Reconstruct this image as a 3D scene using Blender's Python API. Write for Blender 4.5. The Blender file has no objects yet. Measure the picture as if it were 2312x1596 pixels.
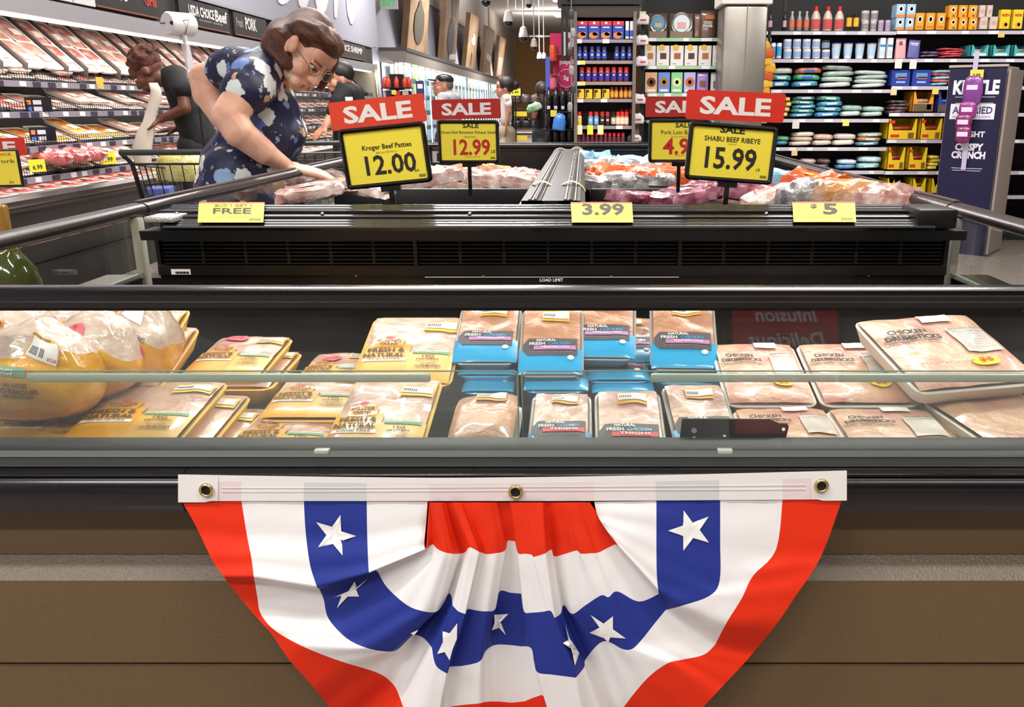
import bpy, bmesh, math, random
from mathutils import Vector, Matrix, noise
random.seed(7)
R = math.radians
scene = bpy.context.scene
COL = scene.collection

# ------------------------------------------------------------------ camera
H = 1.30; FPX = 1950.0; U0 = 1318.0; V0 = 798.0; TH = R(16.0)
ST, CT = math.sin(TH), math.cos(TH)
cam_d = bpy.data.cameras.new('camera'); cam = bpy.data.objects.new('camera', cam_d); COL.objects.link(cam)
cam.location = (0, 0, H); cam.rotation_euler = (R(90) - TH, 0, 0)
cam_d.sensor_width = 36; cam_d.lens = 36 * FPX / 2312.0
cam_d.shift_x = -(U0 - 1156.0) / 2312.0
cam_d.clip_start = 0.02; cam_d.clip_end = 200
scene.camera = cam
# ------------------------------------------------------------------ world, exposure
w = bpy.data.worlds.new('world'); scene.world = w; w.use_nodes = True
w.node_tree.nodes['Background'].inputs[0].default_value = (1.0, 0.975, 0.95, 1)
w.node_tree.nodes['Background'].inputs[1].default_value = 0.36
vs = scene.view_settings
vs.view_transform = 'Standard'; vs.look = 'None'; vs.exposure = 0.0; vs.gamma = 1.0; vs.use_curve_mapping = False
# ------------------------------------------------------------------ store lamps (ceiling strip lights plus added upward fill; the strip housings are built further down)
LAMPS = []
def area(x, y, z, sx, sy, power, col=(1, .972, .94), rot=(0, 0, 0)):
    d = bpy.data.lights.new('strip_or_fill_lamp', 'AREA'); d.shape = 'RECTANGLE'; d.size = sx; d.size_y = sy
    d.energy = power; d.color = col
    o = bpy.data.objects.new('strip_or_fill_lamp', d); o.location = (x, y, z); o.rotation_euler = rot; COL.objects.link(o)
    return o
for lx, ly, p in [(-2.8, -2.6, 130), (0.2, -2.6, 95), (3.2, -2.6, 40),
                  (-2.2, -.3, 115), (1.6, -.3, 85),
                  (-1.6, 5.6, 210), (1.6, 4.6, 190), (5.0, 4.6, 220), (-1.4, 10.0, 260), (2.4, 7.0, 25),
                  (-2.9, 16.0, 300), (-2.0, 24.0, 420), (-1.5, 34.0, 520), (-1.5, 46.0, 520)]:
    area(lx, ly, 4.6, 2.4, 0.25, p); LAMPS.append((lx, ly))
    if ly > 3: area(lx, ly, 4.72, 2.4, 0.2, p * .35, rot=(R(180), 0, 0))     # upward fill lamps added to brighten the ceiling

# ------------------------------------------------------------------ pixel helpers (a pixel gives a direction only)
def ray(u, v):
    a = (u - U0) / FPX; b = (V0 - v) / FPX
    return Vector((a, CT + b * ST, -ST + b * CT))
def at_y(u, v, y):
    d = ray(u, v); t = y / d.y; return Vector((d.x * t, y, H + d.z * t))
def at_z(u, v, z):
    d = ray(u, v); t = (z - H) / d.z; return Vector((d.x * t, d.y * t, z))
def at_x(u, v, x):
    d = ray(u, v); t = x / d.x; return Vector((x, d.y * t, H + d.z * t))
def pix(p):
    x, y, z = p[0], p[1], p[2] - H
    f = y * CT - z * ST; up = y * ST + z * CT
    return (U0 + FPX * x / f, V0 - FPX * up / f)

# ------------------------------------------------------------------ materials
def lin(c):
    if isinstance(c, str):
        c = c.lstrip('#'); c = [int(c[i:i + 2], 16) / 255 for i in (0, 2, 4)]
        return tuple(x / 12.92 if x <= .04045 else ((x + .055) / 1.055) ** 2.4 for x in c)
    return tuple(c)
MATS = {}
def mat(name, col=None, rough=.5, metal=0., coat=0., spec=.5, noise_amt=0., nscale=20., bump=0., bscale=60., alpha=1., emit=None, estr=0., trans=0., sub=0., col2=None):
    if name in MATS: return MATS[name]
    m = bpy.data.materials.new(name); m.use_nodes = True; MATS[name] = m
    nt = m.node_tree; b = nt.nodes['Principled BSDF']
    c = lin(col if col is not None else '808080')
    b.inputs['Base Color'].default_value = (*c, 1)
    b.inputs['Roughness'].default_value = rough; b.inputs['Metallic'].default_value = metal
    b.inputs['Coat Weight'].default_value = coat; b.inputs['Coat Roughness'].default_value = .08
    b.inputs['Specular IOR Level'].default_value = spec
    b.inputs['Alpha'].default_value = alpha
    b.inputs['Transmission Weight'].default_value = trans
    if sub: b.inputs['Subsurface Weight'].default_value = sub; b.inputs['Subsurface Radius'].default_value = (.01, .005, .003)
    if emit: b.inputs['Emission Color'].default_value = (*lin(emit), 1); b.inputs['Emission Strength'].default_value = estr
    if noise_amt or bump:
        tc = nt.nodes.new('ShaderNodeTexCoord')
    if noise_amt:
        n = nt.nodes.new('ShaderNodeTexNoise'); n.inputs['Scale'].default_value = nscale; n.inputs['Detail'].default_value = 4
        nt.links.new(tc.outputs['Object'], n.inputs['Vector'])
        mx = nt.nodes.new('ShaderNodeMix'); mx.data_type = 'RGBA'
        c2 = lin(col2) if col2 else tuple(max(0, x * (1 - noise_amt)) for x in c)
        mx.inputs[6].default_value = (*c, 1); mx.inputs[7].default_value = (*c2, 1)
        rp = nt.nodes.new('ShaderNodeValToRGB'); rp.color_ramp.elements[0].position = .38; rp.color_ramp.elements[1].position = .62
        nt.links.new(n.outputs['Fac'], rp.inputs[0]); nt.links.new(rp.outputs[0], mx.inputs[0])
        nt.links.new(mx.outputs[2], b.inputs['Base Color'])
    if bump:
        n2 = nt.nodes.new('ShaderNodeTexNoise'); n2.inputs['Scale'].default_value = bscale; n2.inputs['Detail'].default_value = 3
        nt.links.new(tc.outputs['Object'], n2.inputs['Vector'])
        bp = nt.nodes.new('ShaderNodeBump'); bp.inputs['Strength'].default_value = bump; bp.inputs['Distance'].default_value = .01
        nt.links.new(n2.outputs['Fac'], bp.inputs['Height']); nt.links.new(bp.outputs[0], b.inputs['Normal'])
    return m
def M(hexcol, rough=.5, **k):
    return mat('paint_%s_%d' % (hexcol.lower(), int(rough * 100)) + ''.join('_%s%s' % (a, str(v)) for a, v in k.items()), hexcol, rough, **k)
def glass(name, tint=(1, 1, 1), refl=1.0, haze=0.0):
    if name in MATS: return MATS[name]
    m = bpy.data.materials.new(name); m.use_nodes = True; MATS[name] = m
    nt = m.node_tree; nt.nodes.clear()
    out = nt.nodes.new('ShaderNodeOutputMaterial'); tr = nt.nodes.new('ShaderNodeBsdfTransparent'); gl = nt.nodes.new('ShaderNodeBsdfGlossy')
    tr.inputs[0].default_value = (*tint, 1); gl.inputs['Roughness'].default_value = .02
    fr = nt.nodes.new('ShaderNodeFresnel'); ge = nt.nodes.new('ShaderNodeNewGeometry'); io = nt.nodes.new('ShaderNodeMapRange')
    io.inputs[3].default_value = 1.45; io.inputs[4].default_value = 1 / 1.45      # same reflectance on both faces of a thin pane
    nt.links.new(ge.outputs['Backfacing'], io.inputs[0]); nt.links.new(io.outputs[0], fr.inputs[0])
    ml = nt.nodes.new('ShaderNodeMath'); ml.operation = 'MULTIPLY'; ml.inputs[1].default_value = refl
    mx = nt.nodes.new('ShaderNodeMixShader')
    nt.links.new(fr.outputs[0], ml.inputs[0]); nt.links.new(ml.outputs[0], mx.inputs[0])
    nt.links.new(tr.outputs[0], mx.inputs[1]); nt.links.new(gl.outputs[0], mx.inputs[2])
    last = mx
    if haze:
        df = nt.nodes.new('ShaderNodeBsdfDiffuse'); df.inputs[0].default_value = (.8, .82, .78, 1)
        tc = nt.nodes.new('ShaderNodeTexCoord'); nz = nt.nodes.new('ShaderNodeTexNoise'); nz.inputs['Scale'].default_value = 5; nz.inputs['Detail'].default_value = 5
        mr = nt.nodes.new('ShaderNodeMapRange'); mr.inputs[1].default_value = .35; mr.inputs[2].default_value = .75; mr.inputs[3].default_value = haze * .4; mr.inputs[4].default_value = haze * 1.5
        m2 = nt.nodes.new('ShaderNodeMixShader')
        nt.links.new(tc.outputs['Object'], nz.inputs[0]); nt.links.new(nz.outputs['Fac'], mr.inputs[0]); nt.links.new(mr.outputs[0], m2.inputs[0])
        nt.links.new(mx.outputs[0], m2.inputs[1]); nt.links.new(df.outputs[0], m2.inputs[2]); last = m2
    nt.links.new(last.outputs[0], out.inputs[0])
    return m

# ------------------------------------------------------------------ objects
def link(name, data, parent=None, loc=None, rot=None, mtx=None):
    o = bpy.data.objects.new(name, data); COL.objects.link(o)
    if parent is not None: o.parent = parent
    if mtx is not None: o.matrix_basis = mtx
    if loc is not None: o.location = loc
    if rot is not None: o.rotation_euler = rot
    return o
def tag(o, label, cat, group=None, kind=None):
    o['label'] = label; o['category'] = cat
    if group: o['group'] = group
    if kind: o['kind'] = kind
    return o
def thing(name, label, cat, loc=(0, 0, 0), rot=(0, 0, 0), group=None):
    o = link(name, None, loc=loc, rot=rot); o.empty_display_size = .05
    return tag(o, label, cat, group)
def struct(o): o['kind'] = 'structure'; return o
def copy_tree(o, parent=None):
    c = o.copy(); COL.objects.link(c)
    if parent is not None:
        c.parent = parent
    for ch in o.children: copy_tree(ch, c)
    return c

class MB:
    def __init__(s): s.v = []; s.f = []; s.m = []
    def add(s, vs, fs, mi=0, mtx=None):
        n = len(s.v)
        for p in vs:
            p = Vector(p)
            s.v.append(mtx @ p if mtx else p)
        for f in fs: s.f.append([i + n for i in f]); s.m.append(mi)
        return s
    def box(s, c, d, mi=0, mtx=None):
        x, y, z = d[0] / 2, d[1] / 2, d[2] / 2
        vs = [(c[0] + a * x, c[1] + b * y, c[2] + e * z) for a in (-1, 1) for b in (-1, 1) for e in (-1, 1)]
        return s.add(vs, [(0, 1, 3, 2), (4, 6, 7, 5), (0, 4, 5, 1), (2, 3, 7, 6), (0, 2, 6, 4), (1, 5, 7, 3)], mi, mtx)
    def hexa(s, p, mi=0):   # p: 4 bottom, 4 top
        return s.add(p, [(3, 2, 1, 0), (4, 5, 6, 7), (0, 1, 5, 4), (1, 2, 6, 5), (2, 3, 7, 6), (3, 0, 4, 7)], mi)
    def rbox(s, c, d, r=.004, seg=2, mi=0, mtx=None):
        bm = bmesh.new(); bmesh.ops.create_cube(bm, size=1)
        for v in bm.verts: v.co = Vector((v.co.x * d[0], v.co.y * d[1], v.co.z * d[2])) + Vector(c)
        bmesh.ops.bevel(bm, geom=bm.edges[:], offset=min(r, min(d) * .49), segments=seg, profile=.5, affect='EDGES')
        bm.verts.index_update()
        s.add([v.co.copy() for v in bm.verts], [[v.index for v in f.verts] for f in bm.faces], mi, mtx); bm.free(); return s
    def tube(s, pts, r, n=8, mi=0, cap=True, rs=None):
        pts = [Vector(p) for p in pts]; rings = []
        up = Vector((0, 0, 1))
        for i, p in enumerate(pts):
            t = (pts[min(i + 1, len(pts) - 1)] - pts[max(i - 1, 0)])
            if t.length < 1e-9: t = Vector((0, 0, 1))
            t.normalize()
            a = t.cross(up)
            if a.length < 1e-3: a = t.cross(Vector((1, 0, 0)))
            a.normalize(); b = a.cross(t)
            rr = rs[i] if rs else r
            rings.append([p + (a * math.cos(2 * math.pi * k / n) + b * math.sin(2 * math.pi * k / n)) * rr for k in range(n)])
        return s.loft(rings, mi, True, cap)
    def loft(s, rings, mi=0, closed=True, cap=True):
        n = len(rings[0]); vs = [p for r in rings for p in r]; fs = []
        for i in range(len(rings) - 1):
            for k in range(n if closed else n - 1):
                k2 = (k + 1) % n
                fs.append((i * n + k, i * n + k2, (i + 1) * n + k2, (i + 1) * n + k))
        if cap and closed:
            fs.append(tuple(range(n))[::-1]); fs.append(tuple((len(rings) - 1) * n + k for k in range(n)))
        return s.add(vs, fs, mi)
    def lathe(s, prof, n=12, c=(0, 0, 0), mi=0, cap=True, sx=1, sy=1):
        rings = [[Vector((c[0] + r * sx * math.cos(2 * math.pi * k / n), c[1] + r * sy * math.sin(2 * math.pi * k / n), c[2] + z)) for k in range(n)] for r, z in prof]
        return s.loft(rings, mi, True, cap)
    def prism(s, poly, axis, a0, a1, mi=0):   # poly 2-D, extruded along axis
        def P(q, a):
            return {'x': (a, q[0], q[1]), 'y': (q[0], a, q[1]), 'z': (q[0], q[1], a)}[axis]
        n = len(poly); vs = [P(q, a0) for q in poly] + [P(q, a1) for q in poly]
        fs = [tuple(range(n))[::-1], tuple(range(n, 2 * n))] + [(i, (i + 1) % n, n + (i + 1) % n, n + i) for i in range(n)]
        return s.add(vs, fs, mi)
    def grid(s, fn, nx, ny, mi=0):
        vs = [fn(i / nx, j / ny) for j in range(ny + 1) for i in range(nx + 1)]
        fs = [(j * (nx + 1) + i, j * (nx + 1) + i + 1, (j + 1) * (nx + 1) + i + 1, (j + 1) * (nx + 1) + i) for j in range(ny) for i in range(nx)]
        return s.add(vs, fs, mi)
    def mesh(s, name, mats, smooth=False):
        me = bpy.data.meshes.new(name); me.from_pydata(s.v, [], s.f)
        if not isinstance(mats, (list, tuple)): mats = [mats]
        for m in mats: me.materials.append(m)
        if len(mats) > 1: me.polygons.foreach_set('material_index', s.m)
        bm = bmesh.new(); bm.from_mesh(me); bmesh.ops.recalc_face_normals(bm, faces=bm.faces); bm.to_mesh(me); bm.free()
        if smooth is not False:
            me.polygons.foreach_set('use_smooth', [True] * len(me.polygons))
            if smooth is not True: me.set_sharp_from_angle(angle=R(smooth))
        me.update(); return me
    def build(s, name, mats, parent=None, smooth=False, **k):
        return link(name, s.mesh(name, mats, smooth), parent, **k)
def box(name, c, d, m, parent=None, r=0.0, **k):
    b = MB()
    b.rbox(c, d, r) if r else b.box(c, d)
    return b.build(name, m, parent, smooth=30 if r else False, **k)

# ------------------------------------------------------------------ lettering (flat print, built from the built-in font)
TXT = {}
def text_mesh(s, bold=0.0, space=1.0, res=2):
    key = (s, bold, space)
    if key in TXT: return TXT[key]
    cu = bpy.data.curves.new('t', 'FONT'); cu.body = s; cu.size = 1; cu.offset = bold; cu.space_character = space; cu.resolution_u = res
    cu.align_x = 'CENTER'; cu.align_y = 'CENTER'; cu.fill_mode = 'FRONT'
    o = bpy.data.objects.new('t', cu); COL.objects.link(o)
    dg = bpy.context.evaluated_depsgraph_get()
    me = bpy.data.meshes.new_from_object(o.evaluated_get(dg))
    bpy.data.objects.remove(o); bpy.data.curves.remove(cu)
    vs = [tuple(v.co) for v in me.vertices]; fs = [tuple(p.vertices) for p in me.polygons]
    bpy.data.meshes.remove(me)
    if vs:
        x0 = min(v[0] for v in vs); x1 = max(v[0] for v in vs); y0 = min(v[1] for v in vs); y1 = max(v[1] for v in vs)
        vs = [((v[0] - (x0 + x1) / 2), v[1] - (y0 + y1) / 2) for v in vs]
        TXT[key] = (vs, fs, x1 - x0, y1 - y0)
    else: TXT[key] = ([(0, 0)], [], 1, 1)
    return TXT[key]
def lettering(s, m, parent, c, wd=None, ht=None, fn=None, ax=(1, 0, 0), ay=(0, 0, 1), off=(0, -1, 0), d=.0008, bold=0.02, name='lettering', rot=0.0, shear=0.0, space=1.0):
    """text centred at c (parent space) fitted into wd x ht; ax, ay: text axes; fn(x,y)->Vector maps instead when given"""
    vs, fs, W, Hh = text_mesh(s, bold, space)
    if wd and ht: sx, sy = wd / W, ht / Hh
    elif wd: sx = sy = wd / W
    else: sx = sy = ht / Hh
    ax, ay, off = Vector(ax), Vector(ay), Vector(off); c = Vector(c)
    ca, sa = math.cos(rot), math.sin(rot); out = []
    for x, y in vs:
        x, y = x * sx, y * sy; x += shear * y
        x, y = x * ca - y * sa, x * sa + y * ca
        out.append(fn(c.x + x, c.y + y) if fn else c + ax * x + ay * y + off * d)
    me = bpy.data.meshes.new(name); me.from_pydata(out, [], fs); me.materials.append(m); me.update()
    return link(name, me, parent)
def card(name, c, wd, ht, m, parent, ax=(1, 0, 0), ay=(0, 0, 1), off=(0, -1, 0), d=.0004, th=.0006):
    ax, ay, off = Vector(ax), Vector(ay), Vector(off); c = Vector(c) + off * d
    q = [c + ax * (a * wd / 2) + ay * (b * ht / 2) for a, b in ((-1, -1), (1, -1), (1, 1), (-1, 1))]
    return MB().hexa(q + [p + off * th for p in q]).build(name, m, parent)

BLACK = mat('black_gloss', '0c0c0d', .22, coat=.3)
BLACKM = mat('black_satin', '0b0b0c', .42)
BLACKP = mat('black_plastic', '141414', .5)
WHITE = mat('white_paper', 'f2f0ea', .6)
INK = mat('ink_black', '1a1713', .6)
YEL = mat('yellow_card', 'f6dc2c', .5)
RED = mat('sale_red', 'd8301f', .45)
STEEL = mat('steel', 'b9b9b4', .3, metal=1.)
CHROME = mat('chrome', 'd8d8d4', .15, metal=1.)
# ================================================================== THE ROOM
WX = -4.6          # plane of the long wall on the left
FLOORM = mat('terrazzo_floor', '9c8e87', .2, noise_amt=.25, nscale=60, col2='7f736d')
fl = struct(box('floor', (4, 20, -.05), (34, 100, .1), FLOORM))
CEILM = mat('ceiling_paint', 'cfc8c2', .8)
ce = struct(box('ceiling', (4, 20, 5.85), (34, 100, .1), CEILM))
WALLG = mat('wall_grey', 'a9a9b8', .7, noise_amt=.04, nscale=3)
WALLW = mat('wall_white', 'e6e3e0', .7)
WALLB = mat('wall_beige', 'cbbfb2', .7)
wl = struct(box('wall_left', (WX - .1, 22, 2.9), (.2, 56, 5.8), WALLG))
# white upper field and the beige stretch of the same wall
struct(box('upper_field', (WX + .01, 33.5, 5.0), (.04, 23, 1.6), WALLW, wl))
be = struct(box('beige_field', (WX + .04, 52, 3.75), (.1, 16, 4.1), WALLB, wl))
wf = struct(box('wall_far', (6, 64, 2.9), (40, .2, 5.8), mat('wall_ochre', 'b98a55', .7)))
struct(box('wall_right', (17, 20, 2.9), (.2, 90, 5.8), WALLB))
# strip light housings on the ceiling, one per lamp
for lx, ly in LAMPS:
    t = thing('strip_light', 'white strip light hanging under the store ceiling', 'light', (lx, ly, 4.6), group='strip lights under the ceiling')
    MB().box((0, 0, .05), (2.5, .12, .06)).build('housing', M('e8e8e4', .5), t)
    for s in (-1, 1): MB().tube([(s * 1.0, 0, .07), (s * 1.0, 0, 1.2)], .006, 5).build('cable', M('9a9a98', .5), t)
# small bright downlights and hanging camera pendants over the far aisle
for k, (u, v) in enumerate([(1219, 83), (1229, 95), (1266, 3), (1265, 21), (1268, 38)]):
    d = ray(u, v); tt = (5.74 - H) / d.z; p = d * tt + Vector((0, 0, H))
    b = MB().lathe([(.0, .06), (.30, .06), (.34, .0), (.0, .0)], 14)
    b.build('downlight', mat('lamp_glow', 'ffffff', .5, emit='fff4e0', estr=6), None, loc=p)['category'] = 'light'
    o = COL.objects[-1]; tag(o, 'bright round downlight set in the far ceiling', 'light', 'downlights over the far aisle')
for k, (u, v, z, y) in enumerate([(1148, 52, 0, 15), (1097, 5, 0, 13.5), (1182, 87, 0, 16), (1206, 108, 0, 21), (1218, 134, 0, 26), (1228, 134, 0, 27), (1194, 12, 0, 22)]):
    p = at_y(u, v, y)
    t = thing('pendant_camera', 'white pole pendant with a small black dome hanging from the ceiling', 'camera', p, group='ceiling pendants')
    MB().tube([(0, 0, .16), (0, 0, 5.78 - p.z)], .012, 6).build('pole', M('e4e2de', .5), t)
    MB().lathe([(.02, .2), (.05, .18), (.08, .07), (.08, .02)], 10).build('housing', M('dddbd6', .5), t, smooth=40)
    MB().lathe([(.07, .02), (.06, -.03), (.02, -.06), (0, -.065)], 10).build('dome', BLACK, t, smooth=True)

# ================================================================== END CASE (open refrigerated case with low glass)
XL, XR = -1.10, .92
GUN = mat('gunmetal_rail', '4a4444', .28, metal=.6, bump=.05, bscale=90)
TAUPE = mat('taupe_panel', '6b5638', .55, noise_amt=.12, nscale=260, bump=.15, bscale=420)
ec = thing('end_case', 'open refrigerated end case with low front glass and brown base panels', 'display case', (0, 1.1, 0))
def ep(b, name, m, smooth=False, parent=None):   # part given in world coordinates
    o = b.build(name, m, parent or ec, smooth)
    for v in o.data.vertices: v.co -= Vector((0, 1.1, 0))
    return o
X0, X1 = -1.16, .98
ep(MB().prism([(1.115, .68), (1.115, .775), (1.2, .775), (1.2, .68)], 'x', X0, X1), 'upper_panel', TAUPE)
ep(MB().prism([(1.115, .679), (1.085, .655), (1.2, .655), (1.2, .679)], 'x', X0, X1), 'ledge_strip', mat('ledge_vinyl', '7d7163', .3, bump=.5, bscale=260))
ep(MB().prism([(1.085, .655), (1.085, .521), (1.2, .521), (1.2, .655)], 'x', X0, X1), 'middle_panel', TAUPE)
ep(MB().prism([(1.10, .518), (1.088, .512), (1.088, .14), (1.2, .14), (1.2, .518)], 'x', X0, X1), 'lower_panel', TAUPE)
ep(MB().prism([(1.15, .0), (1.15, .14), (1.25, .14), (1.25, .0)], 'x', X0 + .03, X1 - .03), 'toe_kick', BLACKM)
# bumper: rounded black profile in two lengths with a butt seam
BP = [(1.13, .762), (1.085, .762), (1.066, .770), (1.060, .785), (1.060, .803), (1.064, .815), (1.074, .824), (1.090, .829), (1.13, .829)]
seam = at_y(410, 1060, 1.07).x
ep(MB().prism(BP, 'x', X0, seam - .0006), 'bumper_rail', BLACK, 35)
ep(MB().prism(BP, 'x', seam + .0006, X1), 'bumper_rail', BLACK, 35)
# two thin raised beads along the bumper
for z in (.8235, .812):
    ep(MB().tube([(X0, 1.0655 + (.8235 - z) * -.25 + .003, z), (X1, 1.0655 + (.8235 - z) * -.25 + .003, z)], .0022, 6), 'bumper_bead', BLACK, True)
ep(MB().prism([(1.085, .829), (1.105, .840), (1.118, .846), (1.15, .846), (1.15, .829)], 'x', X0, X1), 'glass_sill', mat('sill_black', '141513', .5), 30)
ep(MB().prism([(1.098, .8375), (1.100, .8405), (1.107, .8435), (1.107, .8395)], 'x', X0, X1), 'sill_bead', mat('sill_grey', '4b4f47', .5))
for u in (725, 1638):
    p = at_y(u, 1032, 1.10); ep(MB().rbox((p.x, 1.107, .842), (.021, .012, .008), .002), 'glass_clip', mat('clip_clear', 'a9ada4', .2), 30)
# front glass
GL = glass('case_glass', (.97, .985, .97), 1.6, .018)
GL2 = glass('inner_glass', (.94, .96, .945), 1.3, .025)
ep(MB().prism([(1.122, .842), (1.128, .842), (1.172, 1.043), (1.166, 1.043)], 'x', X0 + .03, X1 - .03), 'front_glass', GL)
# inner low guards (two panes, rounded seam) with clear channels along the top edge
sx = at_y(1174, 900, 1.185).x
def guard(a, b):
    ep(MB().prism([(1.185, .70), (1.189, .70), (1.189, .9325), (1.185, .9325)], 'x', a, b), 'inner_glass', GL2)
    ep(MB().tube([(a, 1.187, .70), (a, 1.187, .929), (a + .004, 1.187, .9335), (b - .004, 1.187, .9335), (b, 1.187, .929), (b, 1.187, .70)], .0012, 5), 'glass_edge', mat('glass_edge', '8fa095', .15))
guard(-1.07, sx - .003); guard(sx + .003, .89)
CH = mat('channel_clear', 'a3b0a0', .25, alpha=.8)
for u0, u1 in ((66, 972), (1468, 2330)):
    a, b = at_y(u0, 852, 1.18).x, at_y(u1, 852, 1.18).x
    ep(MB().rbox(((a + b) / 2, 1.179, .926), (b - a, .010, .0125), .003), 'price_channel', CH, 30)
# front hand rail
RP = [(a_, b_ - .005) for a_, b_ in [(1.150, 1.036), (1.146, 1.041), (1.1455, 1.0475), (1.148, 1.0495), (1.1475, 1.0555), (1.151, 1.0575), (1.1525, 1.063), (1.160, 1.0665), (1.176, 1.0668), (1.188, 1.062), (1.192, 1.050), (1.188, 1.038), (1.18, 1.036)]]
ep(MB().prism(RP, 'x', X0, X1), 'front_rail', BLACK, 25)
# side rails run the whole length of the island
def rail(x, name='side_rail'):
    n = 12; prof = [(.021 * math.cos(a) * (1.1 if math.cos(a) > 0 else 1.1), .0165 * math.sin(a)) for a in [2 * math.pi * k / n for k in range(n)]]
    return prof
# deck, inner lining
LIN = mat('lining_black', '0d0d0e', .3)
ep(MB().hexa([(-1.09, 1.15, .60), (.91, 1.15, .60), (.91, 2.03, .66), (-1.09, 2.03, .66), (-1.09, 1.15, .64), (.91, 1.15, .64), (.91, 2.03, .70), (-1.09, 2.03, .70)]), 'deck', LIN)
ep(MB().box((-1.085, 1.6, .78), (.03, .92, .24)), 'side_lining', LIN)
ep(MB().box((.905, 1.6, .78), (.03, .92, .24)), 'side_lining', LIN)
for x in (-1.14, .96):
    ep(MB().box((x, 1.62, .38), (.05, .96, .74)), 'side_panel', TAUPE)
    ep(MB().prism([(x - .035, .76), (x - .035, .90), (x + .035, .90), (x + .035, .76)], 'y', 1.16, 2.1), 'side_ledge', BLACK)
# back wall with air grille
BW = mat('back_black', '100f0f', .28, noise_amt=.3, nscale=6, col2='1c1714')
yb = 2.03
bl, br = at_y(352, 560, yb).x, at_y(2142, 560, yb).x
zA, zB, zC = at_y(1000, 530, yb).z, at_y(1000, 598, yb).z, at_y(1000, 622, yb).z
ep(MB().box(((bl + br) / 2, yb + .02, (.66 + zC) / 2), (br - bl, .03, zC - .66)), 'back_panel', BW)
ep(MB().box(((bl + br) / 2, yb + .012, (zB + zC) / 2), (br - bl, .03, zB - zC - .003)), 'grille_ledge', BW)
ep(MB().box(((bl + br) / 2, yb + .035, (zA + zB) / 2), (br - bl, .01, zA - zB)), 'grille_back', mat('grille_dark', '050505', .6))
posts = [bl + .006] + [at_y(u, 560, yb).x for u in (938, 1535)] + [br - .006]
for x in posts: ep(MB().box((x, yb + .012, (zA + zB) / 2), (.009, .034, zA - zB)), 'grille_post', BW)
SL = mat('slat_black', '1d1a18', .3)
for i in range(3):
    for k in range(8):
        z = zB + (k + .5) / 8 * (zA - zB)
        ep(MB().hexa([(posts[i] + .006, yb + .004, z - .003), (posts[i + 1] - .006, yb + .004, z - .003), (posts[i + 1] - .006, yb + .022, z), (posts[i] + .006, yb + .022, z),
                      (posts[i] + .006, yb + .004, z - .0005), (posts[i + 1] - .006, yb + .004, z - .0005), (posts[i + 1] - .006, yb + .022, z + .0025), (posts[i] + .006, yb + .022, z + .0025)]), 'slat', SL)
    for j in range(1, 6):
        x = posts[i] + (posts[i + 1] - posts[i]) * j / 6
        ep(MB().box((x, yb + .008, (zA + zB) / 2), (.007, .006, zA - zB)), 'grille_rib', mat('grille_dark', '050505', .6))
# load limit mark
lp = at_y(1245, 626, yb); la, lb = at_y(959, 626, yb).x, at_y(1533, 626, yb).x
ep(MB().box(((la + lb) / 2, yb + .0035, lp.z), (lb - la, .002, .0022)), 'load_line', WHITE)
o = lettering('LOAD LIMIT', WHITE, ec, (at_y(1245, 632, yb).x, yb - 1.1 + .0035, at_y(1245, 632.5, yb).z), wd=.056, bold=.03)
for u, v in ((804, 622), (1091, 622), (1380, 622), (1962, 622)):
    p = at_y(u, v, yb); ep(MB().tube([(p.x, yb + .004, p.z), (p.x, yb + .001, p.z)], .0045, 10, rs=[.0045, .003]), 'screw', STEEL, 30)
# barcode stickers
p = at_y(410, 613, yb)
card('barcode_sticker', (p.x, yb - 1.1 + .002 - .005, p.z), .046, .013, M('e9e6df', .5), ec)
for k in range(12): card('barcode_bar', (p.x - .012 + k * .0027, yb - 1.1 - .0045, p.z - .0015), .0011 + .0008 * (k % 3), .005, INK, ec)
# ---- ribbed hood over the back wall
hA, hB = at_y(368, 514, 1.985), at_y(2112, 514, 1.985)
hC, hD = at_y(390, 463, 2.13), at_y(2080, 463, 2.13)
def hood_pt(s, q, up=0):
    a = hA.lerp(hB, s); b = hC.lerp(hD, s); p = a.lerp(b, q)
    nrm = Vector((0, -(hC.z - hA.z), (2.13 - 1.985))).normalized()
    return p + nrm * up
prof = []
nr = 9
for k in range(nr):
    q0, q1 = k / nr, (k + 1) / nr
    big = .006 if k in (3, 5) else .0035
    prof += [(q0, 0), (q0 + .02, big), ((q0 + q1) / 2, big * 1.2), (q1 - .03, big), (q1 - .02, 0)]
prof += [(1.0, 0)]
b = MB(); vs = []; n = len(prof)
for s in (0, 1):
    for q, up in prof: vs.append(hood_pt(s, q, up))
    vs.append(hood_pt(s, 1.0, -.03)); vs.append(hood_pt(s, 0.0, -.016))
n2 = n + 2
fs = [(i, (i + 1) % n2, n2 + (i + 1) % n2, n2 + i) for i in range(n2)] + [tuple(range(n2))[::-1], tuple(range(n2, 2 * n2))]
b.add(vs, fs); ep(b, 'ribbed_hood', BLACK, 20)
zt = hA.z
ep(MB().prism([(1.99, zt - .03), (1.986, zt - .008), (2.06, zt - .008), (2.06, zt - .03)], 'x', bl - .012, br + .02), 'hood_lip', BLACKM)
ep(MB().box(((bl + br) / 2, 2.09, .90), (br - bl, .05, .32)), 'hood_core', LIN)
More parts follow.
